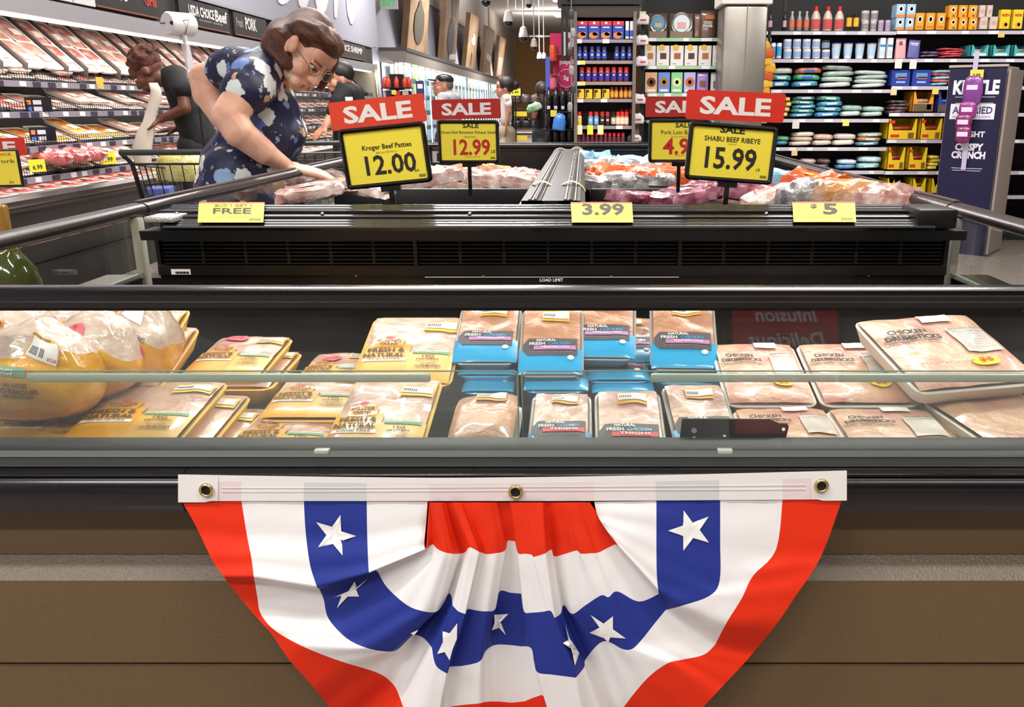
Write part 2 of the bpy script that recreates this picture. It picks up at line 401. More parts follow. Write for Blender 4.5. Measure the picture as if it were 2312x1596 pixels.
# hood end caps
a = at_y(334, 497, 2.0); ep(MB().rbox((a.x + .03, 2.05, a.z + .002), (.07, .12, .014), .004), 'end_cap', mat('cap_silver', 'c3c3bd', .35, metal=.7, bump=.3, bscale=300), 30)
a = at_y(2150, 490, 2.0); ep(MB().rbox((a.x - .035, 2.05, a.z - .004), (.09, .12, .045), .006), 'end_cap', BLACKM, 30)
for u in (398, 727, 1060, 1730, 2073):
    q = .46; p = hood_pt((at_y(u, 486, 2.05).x - (hA.x + hC.x) / 2) / (((hB.x + hD.x) - (hA.x + hC.x)) / 2), q, .009)
    ep(MB().lathe([(.0045, -.006), (.0045, 0), (.003, .003), (0, .0035)], 10, c=tuple(p)), 'screw', CHROME, True)
# glass side panes with their end strips
for x, s in ((XL + .005, -1), (XR - .005, 1)):
    ep(MB().box((x, 1.63, .965), (.006, .90, .14)), 'side_glass', glass('side_glass', (.95, .97, .95), 1.2, .012))
    ep(MB().rbox((x - s * .012, 2.10, .93), (.022, .03, .22), .004), 'glass_end_strip', M('bdb9a6', .35), 30)
    ep(MB().box((x - s * .012, 1.62, .901), (.012, .94, .012)), 'glass_channel', mat('glass_edge', '8fa095', .15))

# ================================================================== ISLAND CASE behind it
ic = thing('island_case', 'long black open island case with glass sides behind the ribbed hood', 'display case', (0, 3.6, 0))
def ip(b, name, m, smooth=False):
    o = b.build(name, m, ic, smooth)
    for v in o.data.vertices: v.co -= Vector((0, 3.6, 0))
    return o
YF = 5.0
for x in (XL, XR):
    pr = rail(x); rings = []
    ys = [1.165, 2.10] + ([2.107] if x == XR else []) + [3.2, 3.22, YF]
    b = MB(); rings = [[Vector((x + p[0] * 1.15, y, 1.055 + p[1])) for p in pr] for y in (2.147, YF - .02)]
    b.loft(rings); ip(b, 'side_rail', GUN, 60)
    b = MB(); b.loft([[Vector((x + p[0] * 1.15, y, 1.055 + p[1])) for p in pr] for y in (1.19, 2.143)]); ep(b, 'side_rail', GUN, 60)
    ip(MB().box((x - .0, 3.55, 1.0735), (.016, 2.8, .004)), 'rail_cap_strip', mat('gun_light', '6b6565', .3, metal=.7))
    for y in (2.15, 3.35, 4.4):
        b = MB(); b.loft([[Vector((x + p[0] * 1.22, yy, 1.055 + p[1] * 1.06)) for p in pr] for yy in (y, y + .012)]); ip(b, 'rail_joint', GUN, 60)
    ip(MB().box((x, 3.58, .965), (.006, 2.80, .15)), 'side_glass', glass('side_glass', (.95, .97, .95), 1.2, .012))
    ip(MB().box((x, 3.58, .44), (.06, 2.84, .88)), 'side_panel', BLACKM)
ip(MB().box((-.09, 3.58, .72), (1.98, 2.80, .05)), 'deck', LIN)
fx0, fx1 = XL, XR
ip(MB().box(((fx0 + fx1) / 2, YF + .02, .64), (fx1 - fx0, .04, .92)), 'far_panel', BLACKM)
ip(MB().rbox(((fx0 + fx1) / 2, YF + .01, 1.105 - .02), (fx1 - fx0 + .06, .10, .02), .006), 'far_cap', mat('cap_dark', '3b3a3a', .25, metal=.5), 30)
ip(MB().box(((fx0 + fx1) / 2, YF - .006, 1.062), (fx1 - fx0, .012, .008)), 'far_bead', BLACK)
p = at_y(985, 349, YF - .02); 
o = card('barcode_sticker', (p.x, YF - 3.6 - .001, p.z), .05, .09, M('d8d6d0', .5), ic)
card('barcode_bars', (p.x + .006, YF - 3.6 - .002, p.z - .015), .012, .045, INK, ic)
p = at_y(1765, 370, 3.3)
lettering('OFF', M('8c8a88', .6), ic, (XR - .035, 4.1 - 3.6, 1.0), wd=.09, ax=(0, -1, 0), ay=(0, 0, 1), off=(-1, 0, 0))
# low cross dividers inside the tubs
xd0, xd1 = at_y(1172, 440, 3.0).x, .0
ip(MB().rbox(((-1.07 - .17) / 2, 3.75, .86), (.90, .03, .20), .006), 'cross_divider', BLACKM, 30)
ip(MB().rbox((.46, 3.75, .86), (.86, .03, .20), .006), 'cross_divider', BLACKM, 30)
# centre duct: two ribbed half-round covers with a slot between
def duct(xa, xb, z0, h, y0, y1, nr, name):
    n = 4 * nr; base = []
    for k in range(n + 1):
        s = k / n; a = math.pi * s
        bump = .0028 if k % 4 in (1, 2) else 0
        base.append(Vector((xa + (xb - xa) * s, 0, z0 + h * math.sin(a) ** .7 + bump)))
    base.append(Vector((xb, 0, z0 - .1))); base.append(Vector((xa, 0, z0 - .1)))
    b = MB(); b.loft([[Vector((p.x, y, p.z)) for p in base] for y in (y0, y1)]); return ip(b, name, mat('duct_grey', '3a3634', .3, metal=.4, noise_amt=.3, nscale=14, col2='5a5552'), 20)
duct(-.170, -.085, 1.05, .022, 2.20, YF - .01, 6, 'duct_cover')
duct(-.080, .004, 1.05, .022, 2.20, YF - .01, 6, 'duct_cover')
ip(MB().box((-.083, 3.6, .92), (.15, 2.8, .30)), 'duct_core', BLACKM)
for k in range(9): ip(MB().lathe([(.004, 0), (.003, .002), (0, .0025)], 8, c=(-.04, 2.6 + k * .27, 1.0755)), 'screw', CHROME, True)
# curled price strips over the duct covers
for x0, x1, y, c in ((-.172, -.083, 2.62, 'e9e0a0'), (-.082, .006, 2.62, 'ece08a'), (-.172, -.083, 4.75, 'd8cfa4'), (-.082, .006, 4.75, 'd8cfa4'), (-.082, .006, 4.9, 'cfc79c')):
    def f(s, q, x0=x0, x1=x1, y=y): return Vector((x0 + (x1 - x0) * s, y + q * .045, 1.052 + .030 * math.sin(math.pi * s) ** .7))
    o = MB().grid(f, 10, 1).build('price_strip', mat('strip_' + c, c, .5)); tag(o, 'curled pale yellow price strip bent over the island centre duct', 'price tag', 'price strips over the duct')
# ================================================================== BUNTING
CLR = mat('cloth_red', 'e4300f', .65, spec=.25, bump=.05, bscale=900)
CLW = mat('cloth_white', 'eeecea', .7, spec=.25, bump=.05, bscale=900)
CLB = mat('cloth_blue', '26358a', .65, spec=.25, bump=.05, bscale=900)
STARW = mat('star_white', 'f4f3ef', .5)
C_ = [  # columns of the cloth: pixel of each band boundary (b0 header, red|white, white|blue, blue|white, white|red, hem) and how far the fold stands out (mm)
 ((967,1132),(965,1132),(828,1130),(686,1130),(545,1130),(412,1133),0),
 ((963,1180),(962,1180),(829,1200),(690,1200),(557,1205),(446,1195),5),
 ((959,1224),(958,1225),(831,1260),(700,1275),(568,1262),(478,1262),16),
 ((962,1238),(960,1240),(833,1293),(716,1326),(573,1302),(505,1302),24),
 ((969,1134),(972,1231),(843,1288),(722,1332),(576,1318),(517,1318),6),
 ((970,1134),(978,1229),(853,1291),(731,1354),(581,1347),(546,1354),4),
 ((973,1134),(984,1236),(874,1326),(742,1397),(589,1386),(574,1388),8),
 ((979,1134),(992,1242),(919,1366),(783,1441),(622,1424),(612,1430),18),
 ((986,1134),(1005,1247),(957,1380),(829,1463),(690,1462),(655,1492),24),
 ((995,1134),(1020,1250),(985,1381),(877,1471),(770,1493),(705,1548),20),
 ((1003,1134),(1035,1250),(1001,1364),(902,1463),(853,1519),(745,1598),6),
 ((1010,1134),(1045,1249),(1013,1341),(930,1434),(888,1545),(780,1640),-6),
 ((1013,1134),(1052,1245),(1019,1345),(957,1441),(902,1573),(830,1680),0),
 ((1015,1134),(1056,1238),(1022,1367),(975,1462),(915,1610),(860,1700),16),
 ((1024,1134),(1063,1236),(1035,1380),(984,1502),(950,1625),(900,1715),26),
 ((1040,1134),(1082,1246),(1051,1386),(1010,1521),(990,1625),(960,1720),27),
 ((1046,1134),(1090,1248),(1056,1375),(1013,1506),(1005,1600),(985,1710),10),
 ((1079,1134),(1098,1251),(1075,1378),(1045,1503),(1040,1592),(1030,1715),14),
 ((1100,1134),(1118,1249),(1097,1380),(1083,1493),(1080,1588),(1080,1715),16),
 ((1119,1134),(1140,1243),(1118,1375),(1097,1469),(1100,1584),(1105,1710),8),
 ((1128,1134),(1146,1221),(1128,1335),(1118,1456),(1130,1584),(1135,1705),-6),
 ((1140,1134),(1155,1221),(1152,1338),(1149,1456),(1155,1586),(1160,1705),-7),
 ((1149,1134),(1163,1222),(1177,1340),(1175,1459),(1185,1583),(1190,1705),-5),
 ((1153,1134),(1170,1249),(1183,1380),(1199,1463),(1210,1573),(1215,1708),14),
 ((1170,1134),(1185,1250),(1200,1383),(1206,1495),(1228,1572),(1240,1710),17),
 ((1186,1134),(1200,1252),(1225,1381),(1214,1518),(1240,1610),(1262,1715),20),
 ((1192,1134),(1206,1257),(1243,1379),(1247,1523),(1270,1630),(1300,1718),22),
 ((1226,1134),(1232,1249),(1252,1395),(1300,1530),(1320,1640),(1350,1712),24),
 ((1231,1134),(1245,1241),(1266,1385),(1319,1506),(1350,1620),(1390,1700),4),
 ((1238,1134),(1252,1256),(1273,1366),(1322,1489),(1375,1612),(1430,1690),-4),
 ((1255,1134),(1277,1250),(1292,1386),(1350,1455),(1400,1605),(1480,1672),10),
 ((1269,1134),(1302,1243),(1321,1367),(1372,1448),(1431,1566),(1530,1640),16),
 ((1285,1134),(1312,1250),(1357,1344),(1405,1465),(1468,1525),(1575,1608),20),
 ((1300,1134),(1335,1249),(1374,1348),(1427,1465),(1508,1497),(1610,1572),20),
 ((1312,1134),(1352,1247),(1394,1335),(1449,1444),(1541,1489),(1640,1540),13),
 ((1325,1134),(1370,1238),(1442,1358),(1480,1405),(1589,1478),(1675,1503),9),
 ((1332,1134),(1388,1229),(1487,1341),(1503,1377),(1615,1455),(1707,1466),5),
 ((1392,1227),(1394,1229),(1486,1331),(1541,1367),(1642,1403),(1757,1404),20),
 ((1374,1204),(1375,1205),(1483,1300),(1602,1345),(1674,1352),(1800,1340),17),
 ((1357,1179),(1358,1180),(1482,1240),(1625,1310),(1700,1300),(1838,1285),12),
 ((1347,1159),(1348,1160),(1482,1180),(1626,1220),(1752,1241),(1867,1225),6),
 ((1341,1133),(1342,1133),(1482,1130),(1626,1128),(1767,1125),(1901,1128),0)]
YC = 1.050
def cr(a, b, c, d, t):
    return .5 * ((2 * b) + (c - a) * t + (2 * a - 5 * b + 4 * c - d) * t * t + (3 * b - a - 3 * c + d) * t ** 3)
HARD = {3, 36, 15, 13, 22, 27}     # fold edges: no smoothing across
def col_at(k, t):
    n = len(C_); i0 = max(k - 1, 0); i1 = k; i2 = min(k + 1, n - 1); i3 = min(k + 2, n - 1)
    if k in HARD: i0 = i1
    if k + 1 in HARD: i3 = i2
    out = []
    for j in range(6):
        out.append((cr(C_[i0][j][0], C_[i1][j][0], C_[i2][j][0], C_[i3][j][0], t), cr(C_[i0][j][1], C_[i1][j][1], C_[i2][j][1], C_[i3][j][1], t)))
    d = C_[i1][6] + (C_[i2][6] - C_[i1][6]) * (3 * t * t - 2 * t ** 3)
    return out, d
DS = (.34, .95, 1.3, 1.45, 1.45, 1.3)
NR = 6; rows = []; samples = []
for k in range(len(C_) - 1):
    for q in range(5 if k < len(C_) - 2 else 6):
        rows.append(col_at(k, q / 5))
def cloth_pt(cd, band, t):
    pts, d = cd
    a, b = pts[band], pts[band + 1]
    p0 = pts[max(band - 1, 0)]; p3 = pts[min(band + 2, 5)]
    # gentle curvature along the column
    u = a[0] + (b[0] - a[0]) * t; v = a[1] + (b[1] - a[1]) * t
    dd = (DS[band] + (DS[band + 1] - DS[band]) * t) * d / 1000
    # drape: below the bumper the cloth may fall back a little
    y = YC - dd - .0015 * noise.noise(Vector((u * .02, v * .03, 0)))
    samples.append((u, v, y)); return at_y(u, v, y)
bt = thing('pleated_bunting', 'red white and blue pleated bunting with white stars hung on the brown case front', 'bunting', (0, YC, .83))
BO = Vector((0, YC, .83))
bb = MB(); nrow = 5 * NR + 1
vs = []
for cd in rows:
    for band in range(5):
        for q in range(NR + (1 if band == 4 else 0)): vs.append(cloth_pt(cd, band, q / NR) - BO)
fs = []; ms = []
bandm = [0, 1, 2, 1, 0]
for i in range(len(rows) - 1):
    for j in range(nrow - 1):
        fs.append((i * nrow + j, i * nrow + j + 1, (i + 1) * nrow + j + 1, (i + 1) * nrow + j)); ms.append(bandm[min(j // NR, 4)])
me = bpy.data.meshes.new('pleated_cloth'); me.from_pydata(vs, [], fs)
for m in (CLR, CLW, CLB): me.materials.append(m)
me.polygons.foreach_set('material_index', ms); me.polygons.foreach_set('use_smooth', [True] * len(fs)); me.update()
cl = link('pleated_cloth', me, bt)
S1 = lambda L: [(400 + x / 2.87, 1040 + y / 2.87) for x, y in L]
S2 = lambda L: [(1100 + x / 2.72, 1040 + y / 2.72) for x, y in L]
stars = [S1([(900,398),(1003,428),(1058,352),(1063,457),(1160,488),(1068,518),(1072,615),(1010,540),(913,560),(967,482)]),
 S1([(1018,885),(1110,845),(1150,782),(1165,820),(1238,762),(1160,835),(1178,880),(1105,880),(1035,957),(1065,875)]),
 S1([(1512,1118),(1562,1097),(1535,1132)]),
 S1([(1815,1053),(1812,1155),(1785,1220),(1765,1293),(1733,1240),(1685,1252),(1722,1175),(1720,1105),(1765,1118)]),
 S1([(2055,998),(2147,993),(2095,1042),(2130,1130),(2085,1083),(2040,1098),(2058,1050)]),
 S2([(480,1003),(505,1090),(565,1180),(540,1258),(525,1160),(465,1120),(498,1100)]),
 S2([(635,948),(715,1000),(772,955),(772,1035),(852,1092),(755,1085),(745,1118),(718,1090),(628,1057),(690,1025)]),
 S2([(1207,305),(1262,380),(1360,343),(1305,425),(1362,503),(1265,475),(1205,553),(1203,462),(1110,430),(1203,398)])]
import bisect
samples.sort()
su = [s[0] for s in samples]
def cloth_y(u, v):
    best = None; bd = 1e9; near = []
    for s in samples[bisect.bisect_left(su, u - 16):bisect.bisect_right(su, u + 16)]:
        d = (s[0] - u) ** 2 + (s[1] - v) ** 2
        if d < 150: near.append((d, s[2]))
        if d < bd: bd = d; best = s[2]
    return min(x[1] for x in near) if near else (best if best is not None else YC)
for st in stars:
    bm = bmesh.new(); ring = [bm.verts.new((p[0], p[1], 0)) for p in st]; cc = bm.verts.new((sum(p[0] for p in st) / len(st), sum(p[1] for p in st) / len(st), 0))
    for i in range(len(ring)): bm.faces.new((cc, ring[i], ring[(i + 1) % len(ring)]))
    bmesh.ops.subdivide_edges(bm, edges=bm.edges[:], cuts=2, use_grid_fill=True)
    for v in bm.verts:
        u, vv = v.co.x, v.co.y; v.co = at_y(u, vv, cloth_y(u, vv) - .0012) - BO
    bmesh.ops.recalc_face_normals(bm, faces=bm.faces[:]); me = bpy.data.meshes.new('star'); bm.to_mesh(me); bm.free(); me.materials.append(STARW); me.polygons.foreach_set('use_smooth', [True] * len(me.polygons)); link('star', me, cl)
# header tape with the cloth showing faintly through it
def top_v(u): return 1071 + (8 * math.sin((u - 402) / 1510 * math.pi) if u < 1160 else 8 * math.sin((u - 402) / 1510 * math.pi)) - 9 * max(0, (u - 1000) / 912)
def bot_v(u): return (1134 if u < 470 or u > 1850 else 1131) - (4 * max(0, (u - 1300) / 612))
segs = [(402, 492, 0), (492, 545, 1), (545, 686, 0), (686, 828, 2), (828, 968, 3), (968, 1341, 1), (1341, 1480, 3), (1480, 1624, 2), (1624, 1767, 0), (1767, 1832, 1), (1832, 1912, 0)]
hb = MB()
for a, b, mi in segs:
    def f(s, t, a=a, b=b):
        u = a + (b - a) * s; tt = .26 + t * .74 if mi in (1, 2) and 0 else t
        v = top_v(u) + (bot_v(u) - top_v(u)) * t
        return at_y(u, v, YC - .0025 - (.0012 if mi == 0 and (a == 402 or a == 1832) else 0)) - BO
    nt0 = len(hb.m); hb.grid(f, 6, 8, mi)
    if mi in (1, 2, 3):   # the top fifth of the tape is folded double and stays white
        for i in range(nt0, nt0 + 12): hb.m[i] = 0
hb.build('header_tape', [mat('tape_white', 'f3f1ed', .55), mat('tape_pink', 'efdedd', .55), mat('tape_grey', 'd8dcdc', .55), mat('tape_pale', 'f2e9e8', .55)], bt)
for u, v in ((465, 1107), (1164, 1111), (1855, 1097)):
    p = at_y(u, v, YC - .006) - BO
    b = MB(); n = 20
    rings = [[Vector((p.x + r * math.cos(2 * math.pi * k / n), p.y + dy, p.z + r * math.sin(2 * math.pi * k / n))) for k in range(n)] for r, dy in ((.0062, .004), (.0062, -.001), (.0075, -.0024), (.0092, -.0016), (.0098, .002))]
    b.loft(rings, 0, True, False); g = b.build('grommet', mat('brass', 'd9c78d', .25, metal=1.), bt, smooth=True)
    MB().tube([(p.x, p.y + .0028, p.z), (p.x, p.y + .0018, p.z)], .0064, 16).build('grommet_hole', mat('hole', '1a1512', .8), g)
for vv in (.45, .60):   # stitch lines
    pts = [at_y(u, top_v(u) + (bot_v(u) - top_v(u)) * (vv + .04 * math.sin(u * .004)), YC - .0032) - BO for u in range(500, 1830, 40)]
    MB().tube(pts, .0004, 4).build('stitching', mat('thread', 'dcd8d4', .6), bt)

# ================================================================== SALE SIGNS
FRM = mat('sign_frame_black', '121110', .25, coat=.4)
LITRED = mat('sale_red_bright', 'e0452c', .4)
SALEW = mat('sale_white', 'f3ece6', .5)
PRICE = mat('price_ink', '2a2119', .6); PRED = mat('price_red', 'c8281c', .5); YINS = mat('insert_yellow', 'fae646', .45); TINY = mat('tiny_ink', '8a7a2a', .6)
def fwd(p): return p[1] * CT - (p[2] - H) * ST
def sign(label, c, y, fw, fh, roll, hc, hw, hh, hroll, texts, stem_v, red=RED, tilt=0, foot=None):
    cp = at_y(*c, y); k = fwd(cp) / FPX
    t = thing('sale_sign', label, 'sign', cp, (0, R(-roll), 0))
    fw, fh, hw, hh = fw * k, fh * k, hw * k, hh * k
    th = .012; bw = .011
    b = MB()
    # rounded frame
    def rr(w, h, r, n=4):
        out = []
        for cx, cz, a0 in ((1, 1, 0), (-1, 1, 90), (-1, -1, 180), (1, -1, 270)):
            for q in range(n + 1):
                a = R(a0 + 90 * q / n); out.append((cx * (w / 2 - r) + r * math.cos(a), cz * (h / 2 - r) + r * math.sin(a)))
        return out
    o1, i1 = rr(fw, fh, .012), rr(fw - 2 * bw, fh - 2 * bw, .004); n = len(o1)
    rings = [[Vector((p[0], yy, p[1])) for p in pr] for pr, yy in ((i1, .0), (i1, -.006), (rr(fw - bw, fh - bw, .009), -.011), (o1, -.005), (o1, th * .5))]
    b.loft(rings, 0, True, False); b.build('frame', FRM, t, smooth=40)
    MB().prism(rr(fw - .004, fh - .004, .011), 'y', .0, th * .5).build('backing', FRM, t)
    MB().prism([(-(fw - 2 * bw) / 2, -(fh - 2 * bw) / 2), ((fw - 2 * bw) / 2, -(fh - 2 * bw) / 2), ((fw - 2 * bw) / 2, (fh - 2 * bw) / 2), (-(fw - 2 * bw) / 2, (fh - 2 * bw) / 2)], 'y', -.002, 0).build('price_card', YINS, t)
    for s, x, z, w_, h_, m_, bd in texts: lettering(s, m_, t, (x * k, -.0022, z * k), wd=w_ * k, ht=h_ * k, bold=bd)
    # header card
    dx, dz = (hc[0] - c[0]) * k, (c[1] - hc[1]) * k
    ca, sa = math.cos(R(-roll)), math.sin(R(-roll)); lx, lz = dx * ca - dz * sa, dx * sa + dz * ca
    hr = R(hroll - roll); ax = Vector((math.cos(hr), 0, math.sin(hr))); az = Vector((-math.sin(hr), 0, math.cos(hr)))
    hcx = Vector((lx, .003, lz))
    pr = rr(hw, hh, .006)
    bb = MB(); n = len(pr); bb.loft([[hcx + ax * p[0] + az * p[1] + Vector((0, yy, 0)) for p in pr] for yy in (0, .0025)]); hd = bb.build('header_card', red, t)
    lettering('SALE', SALEW, hd, hcx, wd=hw * .72, ht=hh * .62, ax=ax, ay=az, bold=.035, d=.0008)
    card('barcode', (fw / 2 - bw - .013, -.0022, -fh / 2 + bw + .008), .016, .006, TINY, t)
    # stem and clip
    b = MB(); zs = -fh / 2
    b.box((0, .002, zs - .006), (.05, .012, .014)); b.build('clip', FRM, t)
    vb = at_y(c[0], stem_v, y + .03).z - cp.z
    dirx = math.tan(R(roll))
    MB().hexa([(-.006 + x, yy, z) for z, x in ((vb, vb * dirx * -1 + 0), (zs - .01, 0)) for yy, xx in ((.000, 0), (.008, 0)) for _ in (0,)] if 0 else
              [(x0 + xs, yy, z) for z, xs in ((vb, 0), (zs - .01, 0)) for x0, yy in ((-.0065, -.002), (.0065, -.002), (.0065, .008), (-.0065, .008))]).build('stem', FRM, t)
    return t
sign('sale sign for beef patties reading 12.00 clipped behind the ribbed hood', (871, 352), 2.22, 196, 134, 5.6, (858, 257), 214, 61, 5.6,
     [('Kroger Beef Patties', 6, 20, 112, 14, PRICE, .012), ('80% Lean 20% Fat 6 ct', 4, 9, 48, 4, TINY, 0), ('12.00', 9, -18, 115, 44, PRICE, .02), ('EA', 66, -38, 10, 6, PRICE, 0)], 462, LITRED)
sign('sale sign for boneless ribeye steak with red 12.99 price', (1058, 320), 3.15, 138, 95, 0, (1055, 249), 154, 43, 1.2,
     [('SALE', 6, 35, 36, 10, INK, .02), ('Grass-Fed Boneless Ribeye Steak', 1, 20, 124, 8, INK, .0), ('Value Pack', 3, 11, 28, 4, TINY, 0), ('12.99', 7, -12, 83, 36, PRED, .025), ('LB', 55, -21, 9, 7, PRICE, 0), ('Reg Price 18.99 LB', 8, -33, 33, 3, PRED, 0)], 440, mat('sale_red_dark', 'b8241d', .5))
sign('sale sign for pork loin with red 4.99 price partly hidden behind another sign', (1534, 318), 3.12, 140, 96, 0, (1533, 244), 154, 43, .5,
     [('SALE', 8, 34, 36, 10, INK, .02), ('Pork Loin Back Ribs', 8, 19, 100, 9, INK, .0), ('Previously Frozen', 6, 9, 50, 4, TINY, 0), ('4.99', 5, -12, 84, 37, PRED, .025), ('LB', 55, -21, 9, 7, PRICE, 0), ('Reg Price 6.99 LB', 8, -32, 33, 3, PRED, 0)], 440, mat('sale_red_dark', 'b8241d', .5))
sign('sale sign for shabu beef ribeye reading 15.99 clipped behind the ribbed hood', (1650, 346), 2.22, 200, 128, -4, (1656, 244), 220, 63, -2.4,
     [('SALE', -2, 51, 56, 15, INK, .03), ('SHABU BEEF RIBEYE', 0, 30, 126, 11, PRICE, .01), ('**PREVIOUSLY', 0, 20, 20, 3, TINY, 0), ('15.99', 1, -12, 116, 49, PRICE, .022), ('LB', 65, -32, 9, 6, PRICE, 0)], 462)

# ================================================================== PRICE TAGS lying on the hood
def hood_s(u, v):
    q = (514 - v) / 51.0; y = 1.985 + .145 * q
    x = at_y(u, v, y).x; a = hA.lerp(hC, q).x; b = hB.lerp(hD, q).x
    return (x - a) / (b - a), q
def hood_map(cu, W, Ht):      # local px around the tag centre -> point on the hood
    pass
def price_tag(label, u0, u1, v0, v1, texts, bars):
    cu, cv = (u0 + u1) / 2, (v0 + v1) / 2
    base = hood_pt(*hood_s(cu, cv), 0)
    t = thing('price_tag', label, 'price tag', base, group=None)
    def fn(du, dv, up=.011):
        v = cv - dv; s, q = hood_s(cu + du + (v - cv) * .06 * (1 if cu < 1300 else -1) * -1, v)
        lift = .010 * (1 - ((v - cv) / ((v1 - v0) / 2)) ** 2) * .0
        return hood_pt(s, q, up + lift) - base
    def f(a, b): return fn(u0 - cu + (u1 - u0) * a, -(v1 - cv) + (v1 - v0) * b, .0105)
    MB().grid(f, 8, 6).build('card', YEL, t)
    for s, x, z, w_, h_, m_, bd in texts: lettering(s, m_, t, (x, z, 0), wd=w_, ht=h_, fn=lambda x, y: fn(x, y, .0112), bold=bd)
    for k in range(bars): 
        a = (u1 - cu) - 32 + k * 2.6
        MB().add([fn(a, -(v1 - cv) + 3, .0112), fn(a + 1.3, -(v1 - cv) + 3, .0112), fn(a + 1.3, -(v1 - cv) + 9, .0112), fn(a, -(v1 - cv) + 9, .0112)], [(0, 1, 2, 3)]).build('barcode_bar', PRICE, t)
    def g(a, b): return fn(u0 - cu + (u1 - u0) * a, (cv - v0) - 2.5 + 2.5 * b, .0109)
    MB().grid(g, 8, 1).build('red_edge', mat('tag_red_edge', 'cf4a35', .5), t)
price_tag('yellow price tag reading BUY 1 GET 1 FREE on the black hood', 450, 598, 466, 512,
          [('BUY 1 GET 1', 4, 15, 82, 6, mat('tag_grey', '5f5320', .6), .015), ('FREE', 2, 2.5, 86, 13, PRICE, .02), ('Chicken Thighs Jumbo Pack', 2, -11, 78, 4, TINY, 0), ('Value Pack', 2, -17, 18, 2.5, TINY, 0)], 10)
price_tag('yellow price tag reading 3.99 on the black hood', 1290, 1428, 466, 512, [('3.99', 3, 6, 95, 27, PRICE, .03), ('BONELESS SKINLESS', 3, -14, 55, 3, TINY, 0)], 0)
price_tag('yellow price tag reading 5 dollars on the black hood', 1789, 1930, 465, 511, [('$', -23, 12, 15, 11, PRICE, .03), ('5', 14, 6, 33, 26, PRICE, .04), ('Kroger Thin Sliced Boneless Chicken Breast', -2, -13, 86, 3.5, TINY, 0), ('Limit 10', -2, -18, 10, 2, TINY, 0)], 10)
# ================================================================== POULTRY IN THE END CASE
FILMK = dict(coat=.38, bump=.35, bscale=45)
CHK = mat('chicken_pale', 'd9b8a2', .35, noise_amt=.3, nscale=16, col2='c99a88', **FILMK)
CHK2 = mat('chicken_pink', 'cc9482', .35, noise_amt=.3, nscale=14, col2='d8b08e', **FILMK)
CHK3 = mat('chicken_tan', 'd3a27e', .35, noise_amt=.2, nscale=10, col2='c48e6c', **FILMK)
CHK4 = mat('chicken_rose', 'cc9c8e', .35, noise_amt=.3, nscale=14, col2='d2b09a', **FILMK)
YTRAY = mat('tray_yellow', 'ecc060', .55); YFILM = mat('film_yellow', 'eba82a', .4, coat=.5); YFILM2 = mat('film_yellow_deep', 'e29a1c', .4, coat=.5)
WTRAY = mat('tray_white', 'efeae0', .55)
BFILM = mat('film_blue', '1ba4d8', .3, coat=.6); CTRAY = mat('tray_clear', 'b7aea6', .25, coat=.4)
LINK = mat('label_ink', '4a3512', .6); GRN = mat('label_green', '7fb08a', .5); PNK = mat('sticker_pink', 'e2606c', .5); GTAG = mat('tag_charcoal', '4b4548', .5)
MAG = mat('stripe_mauve', 'b77db4', .5); LRED = mat('stripe_red', 'd8433c', .5); ORG = mat('label_orange', 'f0b23c', .5)
